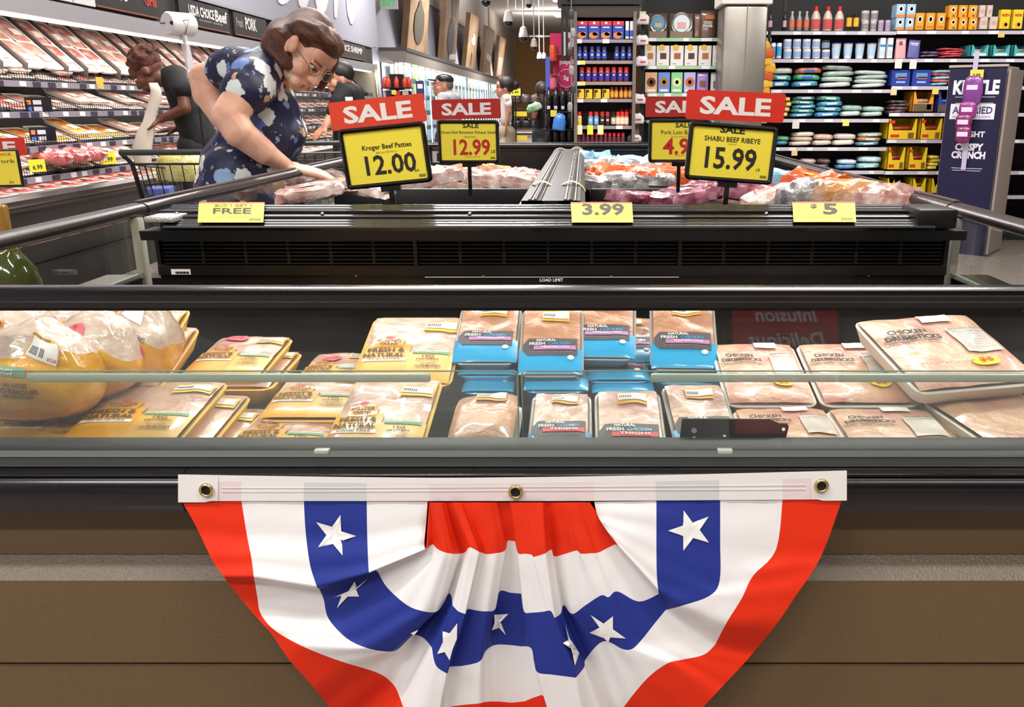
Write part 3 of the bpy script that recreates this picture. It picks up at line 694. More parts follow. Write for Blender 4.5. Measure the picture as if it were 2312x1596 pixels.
class Pack:
    def __init__(s, kind, label, ul, ur, vf, vb, yf, L, h=.035, bulge=.011, lump=.006, rimm=None, topm=None, seed=0, yaw=0, group=None, name='chicken_tray', nolabel=False):
        pf = at_y((ul + ur) / 2, vf, yf); s.w = abs(at_y(ur, vf, yf).x - at_y(ul, vf, yf).x); s.L = L; s.seed = seed; s.kind = kind
        lo, hi = yf, yf + L * 1.2
        for _ in range(40):
            y = (lo + hi) / 2; z = at_y(U0, vb, y).z
            if math.hypot(y - yf, z - pf.z) > L: hi = y
            else: lo = y
        z = at_y(U0, vb, lo).z; s.pitch = math.atan2(z - pf.z, lo - yf)
        s.h, s.bulge, s.lump = h, bulge, lump
        m = Matrix.Translation(pf) @ Matrix.Rotation(R(yaw), 4, 'Z') @ Matrix.Rotation(s.pitch, 4, 'X') @ Matrix.Translation((0, 0, -h))
        s.t = link(name, None, mtx=m); s.t.empty_display_size = .05; tag(s.t, label, 'poultry pack', group)
        w, L2 = s.w, L; r = .022; n = 5
        def rr(i, z):
            out = []
            W, LL = w - 2 * i, L2 - 2 * i
            for cx, cy, a0 in ((1, 1, 0), (-1, 1, 90), (-1, -1, 180), (1, -1, 270)):
                for q in range(n + 1):
                    a = R(a0 + 90 * q / n); out.append(Vector((cx * (W / 2 - r) + r * math.cos(a), L2 / 2 + cy * (LL / 2 - r) + r * math.sin(a), z)))
            return out
        b = MB(); b.loft([rr(.016, 0), rr(.012, .004), rr(.002, h - .006), rr(0, h - .002), rr(.002, h), rr(.008, h - .002), rr(.012, h - .006)])
        b.build('tray', rimm, s.t, smooth=50)
        b = MB(); b.grid(lambda a, c: Vector(((a - .5) * (w - .014), .007 + c * (L2 - .014), s.H((a - .5) * (w - .014), .007 + c * (L2 - .014)))), 18, 22)
        b.build('wrapped_chicken', topm, s.t, smooth=True)
    def H(s, x, y):
        xn = min(1, abs(2 * x / s.w)); yn = min(1, abs(2 * y / s.L - 1))
        e = max(0, (1 - xn ** 5) * (1 - yn ** 5))
        nz = noise.noise(Vector((x * 20 + s.seed * 7.3, y * 20, s.seed))) + .35 * noise.noise(Vector((x * 45, y * 45 + s.seed, 3)))
        if s.kind == 'y': nz *= min(1, max(.12, (y / s.L - .42) * 5))
        if s.kind == 'w': nz *= .45
        if s.kind == 'b': nz *= min(1, max(.25, (y / s.L - .42) * 5))
        return s.h - .003 + s.bulge * e ** .4 + s.lump * nz * e ** .5
    def fn(s, off): return lambda x, y: Vector((x * s.w, y * s.L, s.H(x * s.w, y * s.L) + off))
    def patch(s, name, x0, x1, y0, y1, m, off=.0012, n=8, sk=0):
        off = off * 1.5 + .0006; n = 1 if n == 1 else n + 6; f = s.fn(off); b = MB(); b.grid(lambda a, c: f(x0 + (x1 - x0) * a, y0 + (y1 - y0) * c + sk * a), n, n); return b.build(name, m, s.t, smooth=True)
    def disc(s, name, cx, cy, rx, ry, m, off=.0016, n=18, parent=None):
        off = off * 1.5 + .0012; f = s.fn(off); b = MB(); vs = [f(cx, cy)]; fs = []
        for ring in (.55, 1):
            vs += [f(cx + rx * ring * math.cos(2 * math.pi * k / n), cy + ry * ring * math.sin(2 * math.pi * k / n)) for k in range(n)]
        for k in range(n): fs += [(0, 1 + k, 1 + (k + 1) % n), (1 + k, 1 + n + k, 1 + n + (k + 1) % n, 1 + (k + 1) % n)]
        b.add(vs, fs); return b.build(name, m, s.t, smooth=True)
    def text(s, st, cx, cy, wd, ht, m=None, off=.0022, bold=.02, rot=0, shear=0): return lettering(st, m or LINK, s.t, (cx, cy, 0), wd=wd, ht=ht, fn=s.fn(off * 1.5 + (.0022 if s.kind == 'w' else .0014)), bold=bold, rot=rot, shear=shear)
    def price(s, x0, x1, y0, y1, strip, bars=True):
        s.patch('price_label', x0, x1, y0, y1, strip, .0014, 6)
        s.patch('price_face', x0 + .012, x1 - .012, y0 + (y1 - y0) * .22, y1 - .01 - (y1 - y0) * .1, WHITE, .0022, 6)
        if bars:
            for k in range(7):
                a = x0 + .03 + (x1 - x0) * .42 * k / 7; s.patch('barcode_bar', a, a + (x1 - x0) * .028, y0 + (y1 - y0) * .36, y0 + (y1 - y0) * .62, INK, .0028, 1)
def ypack(label, *a, sticker=None, face=True, cage=False, right=True, **k):
    p = Pack('y', label, *a, rimm=YTRAY, topm=CHK, **k)
    if face:
        p.patch('film_band', -.47, .02, .02, .50, YFILM, .0012, 10)
        p.patch('film_band', .02, .47, .02, .40, mat('film_yellow_pale', 'e9b34a', .4, coat=.5), .0010, 10)
        p.patch('brand_plate', -.36, -.06, .47, .585, YFILM2, .0018, 8)
        p.disc('rooster_mark', -.22, .605, .05, .018, LRED, .002)
        p.text('FOSTER', -.21, .545, .24, .034, off=.0026); p.text('FARMS', -.21, .502, .18, .028, off=.0026)
        p.text('FRESH &', -.22, .425, .38, .052, bold=.035); p.text('NATURAL', -.23, .355, .42, .052, bold=.035)
        p.patch('white_ribbon', -.44, .0, .275, .315, WHITE, .0018, 8)
        p.text('CAGE FREE' if cage else '100% ALL NATURAL', -.22, .295, .34, .024, off=.0026)
        if right:
            p.patch('green_band', .05, .43, .385, .43, GRN, .0019, 8, sk=-.012); p.text('NO ANTIBIOTICS EVER!', .24, .402, .34, .022, WHITE, off=.0027)
            p.text('19G', .22, .335, .12, .036, bold=.03); p.text('PROTEIN', .22, .295, .22, .026)
            p.text('NO ADDED', .24, .235, .16, .022); p.text('HORMONES', .24, .205, .26, .026); p.text('OR STEROIDS USED', .24, .182, .22, .012, bold=0)
    if sticker: p.disc('round_sticker', sticker[0], sticker[1], .15, .075, PNK); p.text('BUY ONE', sticker[0], sticker[1] + .02, .16, .018, mat('sticker_ink', '8c2f3c', .6)); p.text('GET ONE FREE', sticker[0], sticker[1] - .012, .2, .018, MATS['sticker_ink'])
    p.price(.10, .45, .72, .87, mat('label_yellow', 'f2cf45', .5)); p.text('RESPONSIBLY RAISED', .275, .857, .28, .013, off=.003, bold=0)
    return p
def wpack(label, *a, five=True, txt=True, **k):
    p = Pack('w', label, *a, rimm=WTRAY, topm=CHK2, bulge=.013, lump=.009, **k)
    p.patch('white_sticker', .0, .26, .84, .95, WHITE, .0022, 5)
    if txt:
        p.text('CHICKEN', -.22, .70, .32, .055, INK, bold=.045); p.text('DRUMSTICKS', -.20, .625, .46, .055, INK, bold=.045)
        p.patch('nutrition_panel', .13, .42, .40, .74, mat('nutri_film', 'd9cfc6', .4, coat=.4), .0018, 6)
        p.text('Nutrition Facts', .275, .715, .27, .03, INK, off=.0028, bold=.01); p.text('Calories 170', .27, .655, .25, .02, INK, off=.0028, bold=.0)
        for q in range(6): p.text('- - - - - - - - - -', .26, .615 - q * .033, .24, .006, mat('tiny_grey', '77706c', .6), off=.0028, bold=.0)
        p.text('NET WT 4.5 LB (2kg)', -.12, .28, .42, .02, INK, bold=0)
    if five: p.disc('price_dot', .18, .27, .11, .06, YEL, .002); p.text('$5', .18, .27, .12, .055, LRED, off=.003, bold=.03)
    return p
def bpack(label, *a, stripe='TENDERLOINS', sm=None, front=True, topm=None, **k):
    p = Pack('b', label, *a, rimm=BFILM if front == 'all' else CTRAY, topm=topm or CHK3, lump=.008, **k)
    if front:
        p.patch('blue_film', -.485, .485, .012, .34, BFILM, .0012, 10)
        p.patch('charcoal_tag', -.36, .40, .24, .48, GTAG, .0020, 8); 
        f = p.fn(.0036); MB().add([f(-.36, .24), f(-.36, .48), f(-.44, .40), f(-.44, .31)], [(0, 1, 2, 3)]).build('tag_tip', GTAG, p.t)
        p.patch('colour_stripe', -.27, .38, .315, .372, sm or MAG, .0027, 6)
        p.text('NATURAL', -.08, .445, .30, .036, WHITE, off=.003); p.text('FRESH', -.22, .395, .24, .04, WHITE, off=.003); p.text('CHICKEN', .12, .395, .34, .036, BFILM, off=.003)
        p.text(stripe, .06, .343, .44, .034, mat('pale_text', 'e9d4e6', .6), off=.0034)
        p.text('no added hormones  all natural', .02, .285, .62, .014, mat('tag_text', '9b9498', .6), off=.003, bold=0)
        p.disc('seal', .30, .21, .05, .03, WHITE, .002)
    p.price(-.16, .28, .74, .90, ORG); return p
GY = 'yellow chicken trays'
# yellow trays ----------------------------------------------------------------
ypack('yellow chicken tray reading 19G protein lying beside the clear bagged chickens', 112, 392, 1012, 862, 1.235, .235, seed=1)
ypack('yellow chicken tray directly under the tray beside the bagged chickens', 150, 452, 1040, 892, 1.24, .235, seed=2, face=False)
ypack('yellow chicken tray at the bottom of the stack beside the bagged chickens', 180, 500, 1072, 922, 1.24, .235, seed=3, face=False)
ypack('yellow chicken tray under the lowest bagged chicken with its label covered', -140, 215, 1018, 900, 1.235, .235, seed=4)
ypack('yellow chicken tray with pink sticker leaning on another tray against the dark back', 402, 590, 852, 762, 1.50, .20, seed=5, sticker=(-.2, .86))
ypack('yellow chicken tray lying under the pink stickered tray at the back', 420, 612, 880, 795, 1.495, .20, seed=6, face=False)
ypack('yellow chicken tray standing steeply right behind the bagged chickens', 155, 345, 850, 695, 1.43, .20, seed=7)
ypack('yellow chicken tray lower half hidden under the steep tray behind the bags', 165, 362, 880, 738, 1.425, .20, seed=8, face=False)
ypack('yellow chicken tray with wrinkled film lying between the stickered and cage free trays', 578, 792, 950, 845, 1.36, .19, seed=9)
ypack('yellow chicken tray under the wrinkled tray in the middle of the yellow trays', 560, 760, 985, 880, 1.355, .19, seed=10, face=False)
ypack('small yellow chicken tray with pink sticker half hidden behind the tall tray', 655, 812, 872, 800, 1.58, .18, seed=11, sticker=(-.15, .72))
ypack('yellow chicken tray leaning upright beside the blue tenderloin packs', 785, 1018, 872, 716, 1.54, .25, seed=12)
ypack('yellow chicken tray printed cage free lying next to the tan chicken pack', 705, 945, 1050, 858, 1.225, .27, seed=13, cage=True)
ypack('yellow chicken tray with pink sticker tucked left of the cage free tray', 480, 712, 1045, 925, 1.225, .22, seed=14, sticker=(-.16, .75))
# white trays -----------------------------------------------------------------
wpack('white drumstick tray lying next to the blue packs at the back', 1640, 1850, 918, 778, 1.45, .23, seed=21)
wpack('white drumstick tray lying in the middle of the back drumstick row', 1856, 2082, 918, 778, 1.45, .23, seed=22)
wpack('white drumstick tray mostly hidden under the tilted five dollar tray', 2078, 2270, 925, 795, 1.47, .23, seed=23, five=False)
wpack('white drumstick tray tilted on top of the others with yellow 5 dollar dot', 2055, 2385, 878, 716, 1.43, .24, seed=24, yaw=14)
wpack('white drumstick tray behind the black bracket in the front row', 1700, 1945, 1045, 925, 1.23, .21, seed=25, five=False)
wpack('white drumstick tray beside the black bracket tray with a clear black gap between', 1945, 2215, 1055, 925, 1.225, .22, seed=26, five=False)
wpack('white drumstick tray underneath the front row tray with its edge showing', 1990, 2260, 1085, 955, 1.225, .22, seed=27, five=False, txt=False)
wpack('upper white tray of the pair stacked at the case end with blurred print', 2270, 2560, 1035, 885, 1.27, .24, seed=28, yaw=18, txt=False, five=False)
wpack('lower white tray of the pair stacked at the case end', 2275, 2570, 1075, 925, 1.265, .24, seed=29, yaw=18, txt=False, five=False)
# blue packs ------------------------------------------------------------------
bpack('blue tenderloin pack leaning against the tall yellow tray', 1018, 1168, 822, 690, 1.60, .19, seed=31)
bpack('blue tenderloin pack sagging between two tenderloin packs', 1168, 1318, 850, 695, 1.57, .19, seed=32)
bpack('blue tenderloin pack lying highest over its neighbours', 1282, 1436, 812, 672, 1.62, .19, seed=33, yaw=-3)
bpack('blue tenderloin pack mostly hidden behind the highest pack', 1350, 1490, 822, 718, 1.69, .18, seed=34)
bpack('blue tenderloin pack leaning beside the drumstick trays', 1468, 1624, 836, 680, 1.60, .19, seed=35, yaw=-3)
for i, (a, b, vf, vb, y, lab) in enumerate([(1030, 1165, 850, 780, 1.60, 'blue wrapped pack under the tenderloin pack beside the tall yellow tray'), (1040, 1160, 888, 810, 1.57, 'lowest blue wrapped pack under the tenderloin packs beside the yellow trays'),
        (1180, 1330, 885, 800, 1.55, 'blue wrapped pack under the sagging tenderloin pack'), (1325, 1470, 862, 790, 1.60, 'blue wrapped pack under the highest tenderloin pack'),
        (1335, 1480, 890, 820, 1.57, 'lowest blue wrapped pack under the highest tenderloin pack'), (1480, 1636, 866, 800, 1.60, 'blue wrapped pack under the tenderloin pack beside the drumsticks')]):
    bpack(lab, a, b, vf, vb, y, .18, seed=40 + i, front='all')
bpack('tan chicken pack with an orange bordered label lying next to the cage free tray', 995, 1165, 1040, 912, 1.24, .19, seed=51, front=False, bulge=.035)
bpack('chicken thigh pack with red stripe right of the glass seam', 1186, 1338, 1042, 888, 1.235, .21, seed=52, stripe='THIGHS', sm=LRED, topm=CHK4)
bpack('chicken thigh pack with a bright shiny wrap between two other thigh packs', 1345, 1514, 1060, 882, 1.23, .22, seed=53, stripe='THIGHS', sm=LRED, topm=CHK4)
bpack('chicken thigh pack standing behind the black bracket', 1532, 1692, 1040, 868, 1.25, .21, seed=54, stripe='THIGHS', sm=LRED, topm=CHK4, yaw=4)
# black card holder bracket fixed on the sill inside the glass
br_t = thing('card_bracket', 'black metal card holder bracket on the sill in front of the drumstick trays', 'bracket', at_y(1655, 1018, 1.16))
o0 = Vector(br_t.location)
poly = [(1530, 1030), (1540, 946), (1738, 947), (1760, 957), (1778, 957), (1781, 964), (1764, 1030)]
P3 = [at_y(u, v, 1.162) for u, v in poly]
b = MB(); b.loft([[p - o0 + Vector((0, dy, 0)) for p in P3] for dy in (0, .003)]); b.build('plate', mat('bracket_black', '131211', .3), br_t)
MB().tube([at_y(1567, 972, 1.16) - o0, at_y(1567, 972, 1.164) - o0], .004, 10).build('rivet_hole', STEEL, br_t)
for u, v in ((1636, 986), (1567, 990)): MB().lathe([(.004, 0), (.003, .002), (0, .003)], 10, c=(0, 0, 0)).build('screw', STEEL, br_t, smooth=True, mtx=Matrix.Translation(at_y(u, v, 1.1615) - o0) @ Matrix.Rotation(R(90), 4, 'X'))
MB().tube([at_y(1769, 969, 1.161) - o0, at_y(1769, 969, 1.1612) - o0], .0025, 10).build('hole', WHITE, br_t)

# bagged whole chickens ---------------------------------------------------------
BAGT = mat('bag_film', 'c9b09e', .25, noise_amt=.35, nscale=12, col2='dccab8', coat=.8, bump=.8, bscale=30)
BAGY = mat('bag_yellow', 'd8960f', .3, noise_amt=.2, nscale=8, col2='e8ad24', coat=.8, bump=.6, bscale=26)
def bag(label, c, y, rx, rz, ry, texts, seed, tilt=0, ylim=.28, lean=0, tail=None):
    cp = at_y(*c, y); k = fwd(cp) / FPX; rx, rz = rx * k, rz * k
    t = link('bagged_chicken', None, mtx=Matrix.Translation(cp) @ Matrix.Rotation(R(lean), 4, 'Y') @ Matrix.Rotation(R(tilt), 4, 'X')); t.empty_display_size = .05
    tag(t, label, 'poultry pack', None)
    def S(az, el, off=0):
        d = Vector((math.cos(el) * math.sin(az), -math.cos(el) * math.cos(az), math.sin(el)))
        q = [abs(v) ** .85 * (1 if v > 0 else -1) for v in d]
        n_ = 1 + .10 * noise.noise(d * 1.8 + Vector((seed, 0, 0))) + .035 * noise.noise(d * 5 + Vector((0, seed, 0)))
        tp = 1 - .38 * max(0, d.z) ** 2
        return Vector((q[0] * rx * n_ * tp + d.x * off, q[1] * ry * n_ * tp + d.y * off, q[2] * rz * n_ * (1.12 if d.z > 0 else 1) + d.z * off))
    def lim(az): return ylim + .22 * math.sin(az * 1.0 + seed) + .16 * noise.noise(Vector((math.cos(az) * 2, math.sin(az) * 2, seed)))
    def band(e0, e1, ne, name, m):
        b = MB(); na = 44
        b.loft([[S(2 * math.pi * a / na, (e0 if e0 is not None else lim(2 * math.pi * a / na)) + ((e1 if e1 is not None else lim(2 * math.pi * a / na)) - (e0 if e0 is not None else lim(2 * math.pi * a / na))) * j / ne) for a in range(na)] for j in range(ne + 1)], 0, True, False); return b.build(name, m, t, smooth=True)
    band(-math.pi / 2 + .01, None, 14, 'yellow_film', BAGY); band(None, math.pi / 2 - .01, 14, 'clear_film', BAGT)
    def fn(off): return lambda x, yy: S(x, yy, off)
    for it in texts:
        if it[0] == 'T': _, s, az, el, w_, h_, m_, rot = it; lettering(s, m_, t, (az, el, 0), wd=w_, ht=h_, fn=fn(.003), bold=.025, rot=R(rot))
        else:
            _, nm, az, el, w_, h_, m_, rot, shape = it; ca, sa = math.cos(R(rot)), math.sin(R(rot)); f = fn(.0015 if nm != 'price_face' else .0022)
            b = MB()
            if shape == 'r': b.grid(lambda a, c_: f(az + (a - .5) * w_ * ca - (c_ - .5) * h_ * sa, el + (a - .5) * w_ * sa + (c_ - .5) * h_ * ca), 8, 8)
            else:
                n = 20; vs = [f(az, el)]
                for ring in (.5, 1): vs += [f(az + ring * (w_ / 2 * math.cos(2 * math.pi * q / n) * ca - h_ / 2 * math.sin(2 * math.pi * q / n) * sa), el + ring * (w_ / 2 * math.cos(2 * math.pi * q / n) * sa + h_ / 2 * math.sin(2 * math.pi * q / n) * ca)) for q in range(n)]
                fs = []
                for q in range(n): fs += [(0, 1 + q, 1 + (q + 1) % n), (1 + q, 1 + n + q, 1 + n + (q + 1) % n, 1 + (q + 1) % n)]
                b.add(vs, fs)
            b.build(nm, m_, t, smooth=True)
    if tail:   # gathered film at the bag neck
        b = MB(); p0 = S(tail[0], tail[1]) * .9; d = p0.normalized(); n = 12
        a1 = d.orthogonal().normalized(); a2 = d.cross(a1)
        b.loft([[p0 + d * z + (a1 * math.cos(2 * math.pi * q / n) + a2 * math.sin(2 * math.pi * q / n)) * (r + .006 * (q % 2)) for q in range(n)] for z, r in ((0, .03), (.02, .018), (.032, .012), (.05, .02), (.07, .03))], 0, True, False)
        b.build('bag_neck', mat('neck_film', 'd9cfc4', .2, coat=.8, alpha=.75), t, smooth=True)
    return t
SINK = mat('sticker_ink', '8c2f3c', .6)
bag('bagged whole chicken with barcode price label and 21G protein print', (95, 838), 1.335, 132, 105, .085,
    [('P', 'green_band', -.25, .26, .95, .16, GRN, -4, 'r'), ('T', 'NO ANTIBIOTICS', -.28, .26, .72, .09, WHITE, -4), ('T', '21G', -.42, .02, .26, .12, LINK, 0), ('T', 'PROTEIN', -.42, -.10, .42, .08, LINK, 0),
     ('T', 'NO ADDED', .10, .04, .28, .06, LINK, -3), ('T', 'HORMONES', .12, -.04, .52, .08, LINK, -3), ('T', 'OR STEROIDS', .12, -.12, .4, .05, LINK, -3),
     ('P', 'price_label', .52, .56, .62, .74, YFILM, -24, 'r'), ('P', 'price_face', .55, .62, .56, .42, WHITE, -24, 'r'), ('T', '||||| |||', .42, .60, .26, .16, INK, -24), ('T', '$13.24', .66, .42, .16, .07, LRED, -24), ('T', 'RESPONSIBLY RAISED', .56, .88, .5, .07, LINK, -24),
     ('P', 'pink_sticker', -.85, .42, .5, .42, PNK, 20, 'd'), ('T', 'BUY ONE', -.85, .48, .34, .07, SINK, 20), ('T', 'GET ONE FREE', -.85, .38, .4, .07, SINK, 20)], 1, lean=4)
bag('bagged whole chicken with no hormones print lying second beside the barcode bag', (222, 800), 1.42, 100, 92, .08,
    [('P', 'pink_sticker', -.28, .62, .55, .5, PNK, -50, 'd'), ('T', 'GET ONE FREE', -.28, .62, .45, .1, SINK, -55), ('P', 'green_band', .22, .38, .4, .14, GRN, -18, 'r'), ('T', 'EVER!', .26, .38, .28, .09, WHITE, -18),
     ('T', 'NO ADDED', .18, .16, .4, .08, LINK, -18), ('T', 'HORMONES', .2, .04, .62, .1, LINK, -18)], 2, lean=18, ylim=.25)
bag('bagged whole chicken with white scale label next to the steep yellow tray', (318, 772), 1.49, 84, 80, .075,
    [('P', 'white_label', .0, .98, .8, .42, WHITE, -10, 'r'), ('T', 'HORMONES', .25, .42, .55, .1, LINK, -20), ('P', 'pink_sticker', .25, -.02, .6, .6, PNK, 0, 'd'), ('T', 'BUY ONE', .25, .06, .36, .1, SINK, -75), ('T', 'GET ONE', .32, -.06, .36, .1, SINK, -75)], 3, lean=14, ylim=.35)
bag('bagged whole chicken pushed in behind the barcode bag', (20, 752), 1.47, 96, 72, .075,
    [('T', 'FRESH', .2, .2, .4, .12, LINK, -10), ('P', 'brand_label', .25, .5, .5, .25, YFILM2, -20, 'r'), ('T', 'FARMS', .25, .5, .4, .12, LINK, -20)], 4, ylim=.2)
bag('bagged whole chicken at the very back under the case glass', (170, 716), 1.56, 92, 62, .07, [('T', 'FRESH & NATURAL', .1, .55, .5, .1, LINK, -10)], 5, ylim=.3)
# ================================================================== MEAT WALL CASE on the left wall
MY0, MY1 = 4.6, 17.2; MX = -4.0
mw = thing('meat_wall_case', 'long lit multideck meat case with signboards along the grey wall', 'display case', (-4.2, 11, 0))
def wp(b, name, m, smooth=False, parent=None):
    o = b.build(name, m, parent or mw, smooth)
    for v in o.data.vertices: v.co -= Vector((-4.2, 11, 0))
    return o
CASEG = mat('case_grey', '8e8c90', .45); CASEW = mat('case_white', 'd9d6d2', .5); CASED = mat('case_dark', '23201f', .4)
SHZ = [1.505, 1.295, 1.06, .86]
wp(MB().box((-4.56, (MY0 + MY1) / 2, 1.3), (.06, MY1 - MY0, 1.7)), 'back_panel', CASED)
wp(MB().prism([(-4.56, .25), (-3.80, .25), (-3.74, .60), (-3.74, .66), (-4.56, .66)], 'y', MY0, MY1), 'tank', CASED)
wp(MB().prism([(-3.745, .60), (-3.70, .63), (-3.70, .70), (-3.74, .725), (-3.80, .70), (-3.80, .66)], 'y', MY0, MY1), 'front_bumper', mat('case_bumper', '3a3231', .3))
wp(MB().box((-3.697, (MY0 + MY1) / 2, .665), (.006, MY1 - MY0, .012)), 'bumper_line', CHROME)
wp(MB().box((-4.1, (MY0 + MY1) / 2, .12), (.8, MY1 - MY0, .24)), 'plinth', BLACKM)
for s, z in enumerate(SHZ):
    xf = MX + .06 * s
    wp(MB().prism([(-4.55, z - .02), (-4.55, z), (xf + .01, z - .045), (xf + .01, z - .065)], 'y', MY0, MY1), 'shelf', CASED)
    wp(MB().box((xf + .015, (MY0 + MY1) / 2, z - .055), (.012, MY1 - MY0, .042)), 'price_rail', mat('price_rail_grey', '8f8794', .4))
    wp(MB().box((xf - .12, (MY0 + MY1) / 2, z - .066), (.03, MY1 - MY0, .01)), 'shelf_light', mat('led_strip', 'ffffff', .5, emit='fff1dc', estr=3))
    # wire fence along the shelf front
    b = MB()
    for k in range(int((MY1 - MY0) / .03)): b.box((xf - .02, MY0 + k * .03, z - .005), (.003, .003, .07))
    for zz in (-.03, .0, .03): b.box((xf - .02, (MY0 + MY1) / 2, z + zz), (.003, MY1 - MY0, .003))
    wp(b, 'wire_fence', mat('wire_black', '15110f', .4))['kind'] = 'stuff'
    rnd = random.Random(s)
    y = 5.2
    tm = MB().box((0, 0, 0), (.004, .07, .034)).mesh('price_ticket', M('e4dfe2', .5)); tm2 = MB().box((0, 0, 0), (.004, .09, .034)).mesh('price_ticket', M('3a3344', .5)); tm3 = MB().box((0, 0, 0), (.004, .06, .05)).mesh('price_ticket', M('e8a04a', .5))
    while y < 14:
        link('price_ticket', rnd.choice([tm, tm, tm2, tm2, tm2, tm3] if rnd.random() < .3 else [tm, tm2]), mw, loc=(xf + .0235 + 4.2, y - 11, z - .055)); y += rnd.uniform(.12, .26)
# canopy, fascia, sign band, soffit
wp(MB().prism([(-4.55, 2.02), (-4.55, 1.99), (-4.0, 1.925), (-3.94, 1.925), (-3.94, 2.045), (-4.0, 2.06)], 'y', MY0, MY1), 'canopy', CASEG)
wp(MB().box((-4.05, (MY0 + MY1) / 2, 1.918), (.08, MY1 - MY0, .014)), 'canopy_light', mat('led_strip2', 'ffffff', .5, emit='fff1dc', estr=4))
wp(MB().box((-4.3, (MY0 + MY1) / 2, 2.20), (.62, MY1 - MY0, .30)), 'sign_band', mat('band_dark', '2b2829', .5))
wp(MB().prism([(-4.0, 2.342), (-3.955, 2.342), (-3.955, 2.37), (-4.0, 2.37)], 'y', MY0, MY1), 'band_trim', CASEG)
sf = struct(box('wall_soffit', (-4.28, (MY0 + 17.6) / 2, 4.08), (.64, 17.6 - MY0, 3.42), mat('soffit_lilac', '9a9aa8', .7)))
# rounded white script strokes on the soffit
for a, b_, c_, d_ in ((625, 652, 636, 10), (671, 696, 684, 21), (710, 740, 726, 34), (752, 762, 757, 40), (780, 806, 793, 54)):
    pts = [at_x(u, v, -3.955) for u, v in ((a, -40), (a + 1, 0), ((a * 2 + c_) / 3, d_ * .6), (c_ - 2, d_), (c_ + 2, d_), ((b_ * 2 + c_) / 3, d_ * .6), (b_, 0), (b_, -40))]
    off = Vector(sf.location) * 0
    bb = MB(); bb.loft([[p + Vector((dx, 0, 0)) for p in pts] for dx in (0, .01)])
    o = bb.build('script_stroke', mat('script_white', 'e9e9f0', .6), sf)
# signboards
def board(u0, u1, v0, v1, txts, cm='1d1a1b'):
    p0, p1 = at_x(u0, (v0 + v1) / 2, -3.97), at_x(u1, (v0 + v1) / 2, -3.97)
    t = wp(MB().box((-3.975, (p0.y + p1.y) / 2, 2.20), (.03, p1.y - p0.y, .25)), 'signboard', mat('board_' + cm, cm, .5))
    wp(MB().box((-3.957, (p0.y + p1.y) / 2, 2.083), (.004, p1.y - p0.y - .04, .012)), 'board_line', mat('board_copper', '8a4a35', .4))
    L = p1.y - p0.y
    for s, a, zz, wd, ht, mm in txts:
        o = lettering(s, mm, mw, (-3.958 + 4.2, p0.y + L * a - 11, 2.20 + zz), wd=wd * L, ht=ht, ax=(0, 1, 0), ay=(0, 0, 1), off=(1, 0, 0), bold=.03)
BW_ = M('d8d2cc', .6); BR_ = M('a8382c', .6)
board(212, 356, 0, 30, [('MEATS', .28, .03, .42, .13, BW_), ('Ready to', .64, .03, .2, .06, BW_), ('Grill', .86, .02, .2, .10, BR_)])
board(405, 515, 30, 60, [('USDA CHOICE', .42, .03, .5, .10, BW_), ('Beef', .82, .03, .26, .12, BW_), ('trusted quality', .6, -.05, .5, .03, M('8a8078', .6))], '201d22')
board(528, 600, 60, 80, [('Fresh', .16, .02, .2, .1, M('8a8078', .6)), ('PORK', .5, .03, .34, .14, BW_)])
board(612, 690, 70, 100, [('POULTRY', .5, .03, .6, .1, BW_)])
board(768, 824, 110, 120, [('ICE SHRIMP', .5, .03, .7, .1, BW_)], '34302f')
for u0, u1 in ((110, 160), (165, 212)):
    p0, p1 = at_x(u0, 10, -3.97), at_x(u1, 10, -3.97)
    wp(MB().box((-3.972, (p0.y + p1.y) / 2, 2.20), (.03, p1.y - p0.y, .26)), 'notice_panel', M('c9c6c4', .5))
# end panel with curved chrome edge
wp(MB().box((-4.25, MY1, 1.2), (.68, .05, 1.7)), 'end_panel', M('8f8a7e', .4))
wp(MB().tube([(-3.72, MY1 - .04, .7), (-3.80, MY1 - .04, 1.1), (-3.92, MY1 - .04, 1.5), (-3.93, MY1 - .04, 1.95)], .03, 8), 'end_trim', mat('gilt', 'd8c89a', .25, metal=.8), True)
# lamps inside the case (the strips drawn above)
for yy in (6.5, 10.0, 13.5, 16.0):
    area(-3.93, yy, 1.90, .06, 3.2, 9, (1, .93, .85), (0, R(38), 0))
    for s, z in enumerate(SHZ): area(-3.97 + .06 * s, yy, z - .09, .04, 3.2, 3.0, (1, .93, .86), (0, R(30), 0))
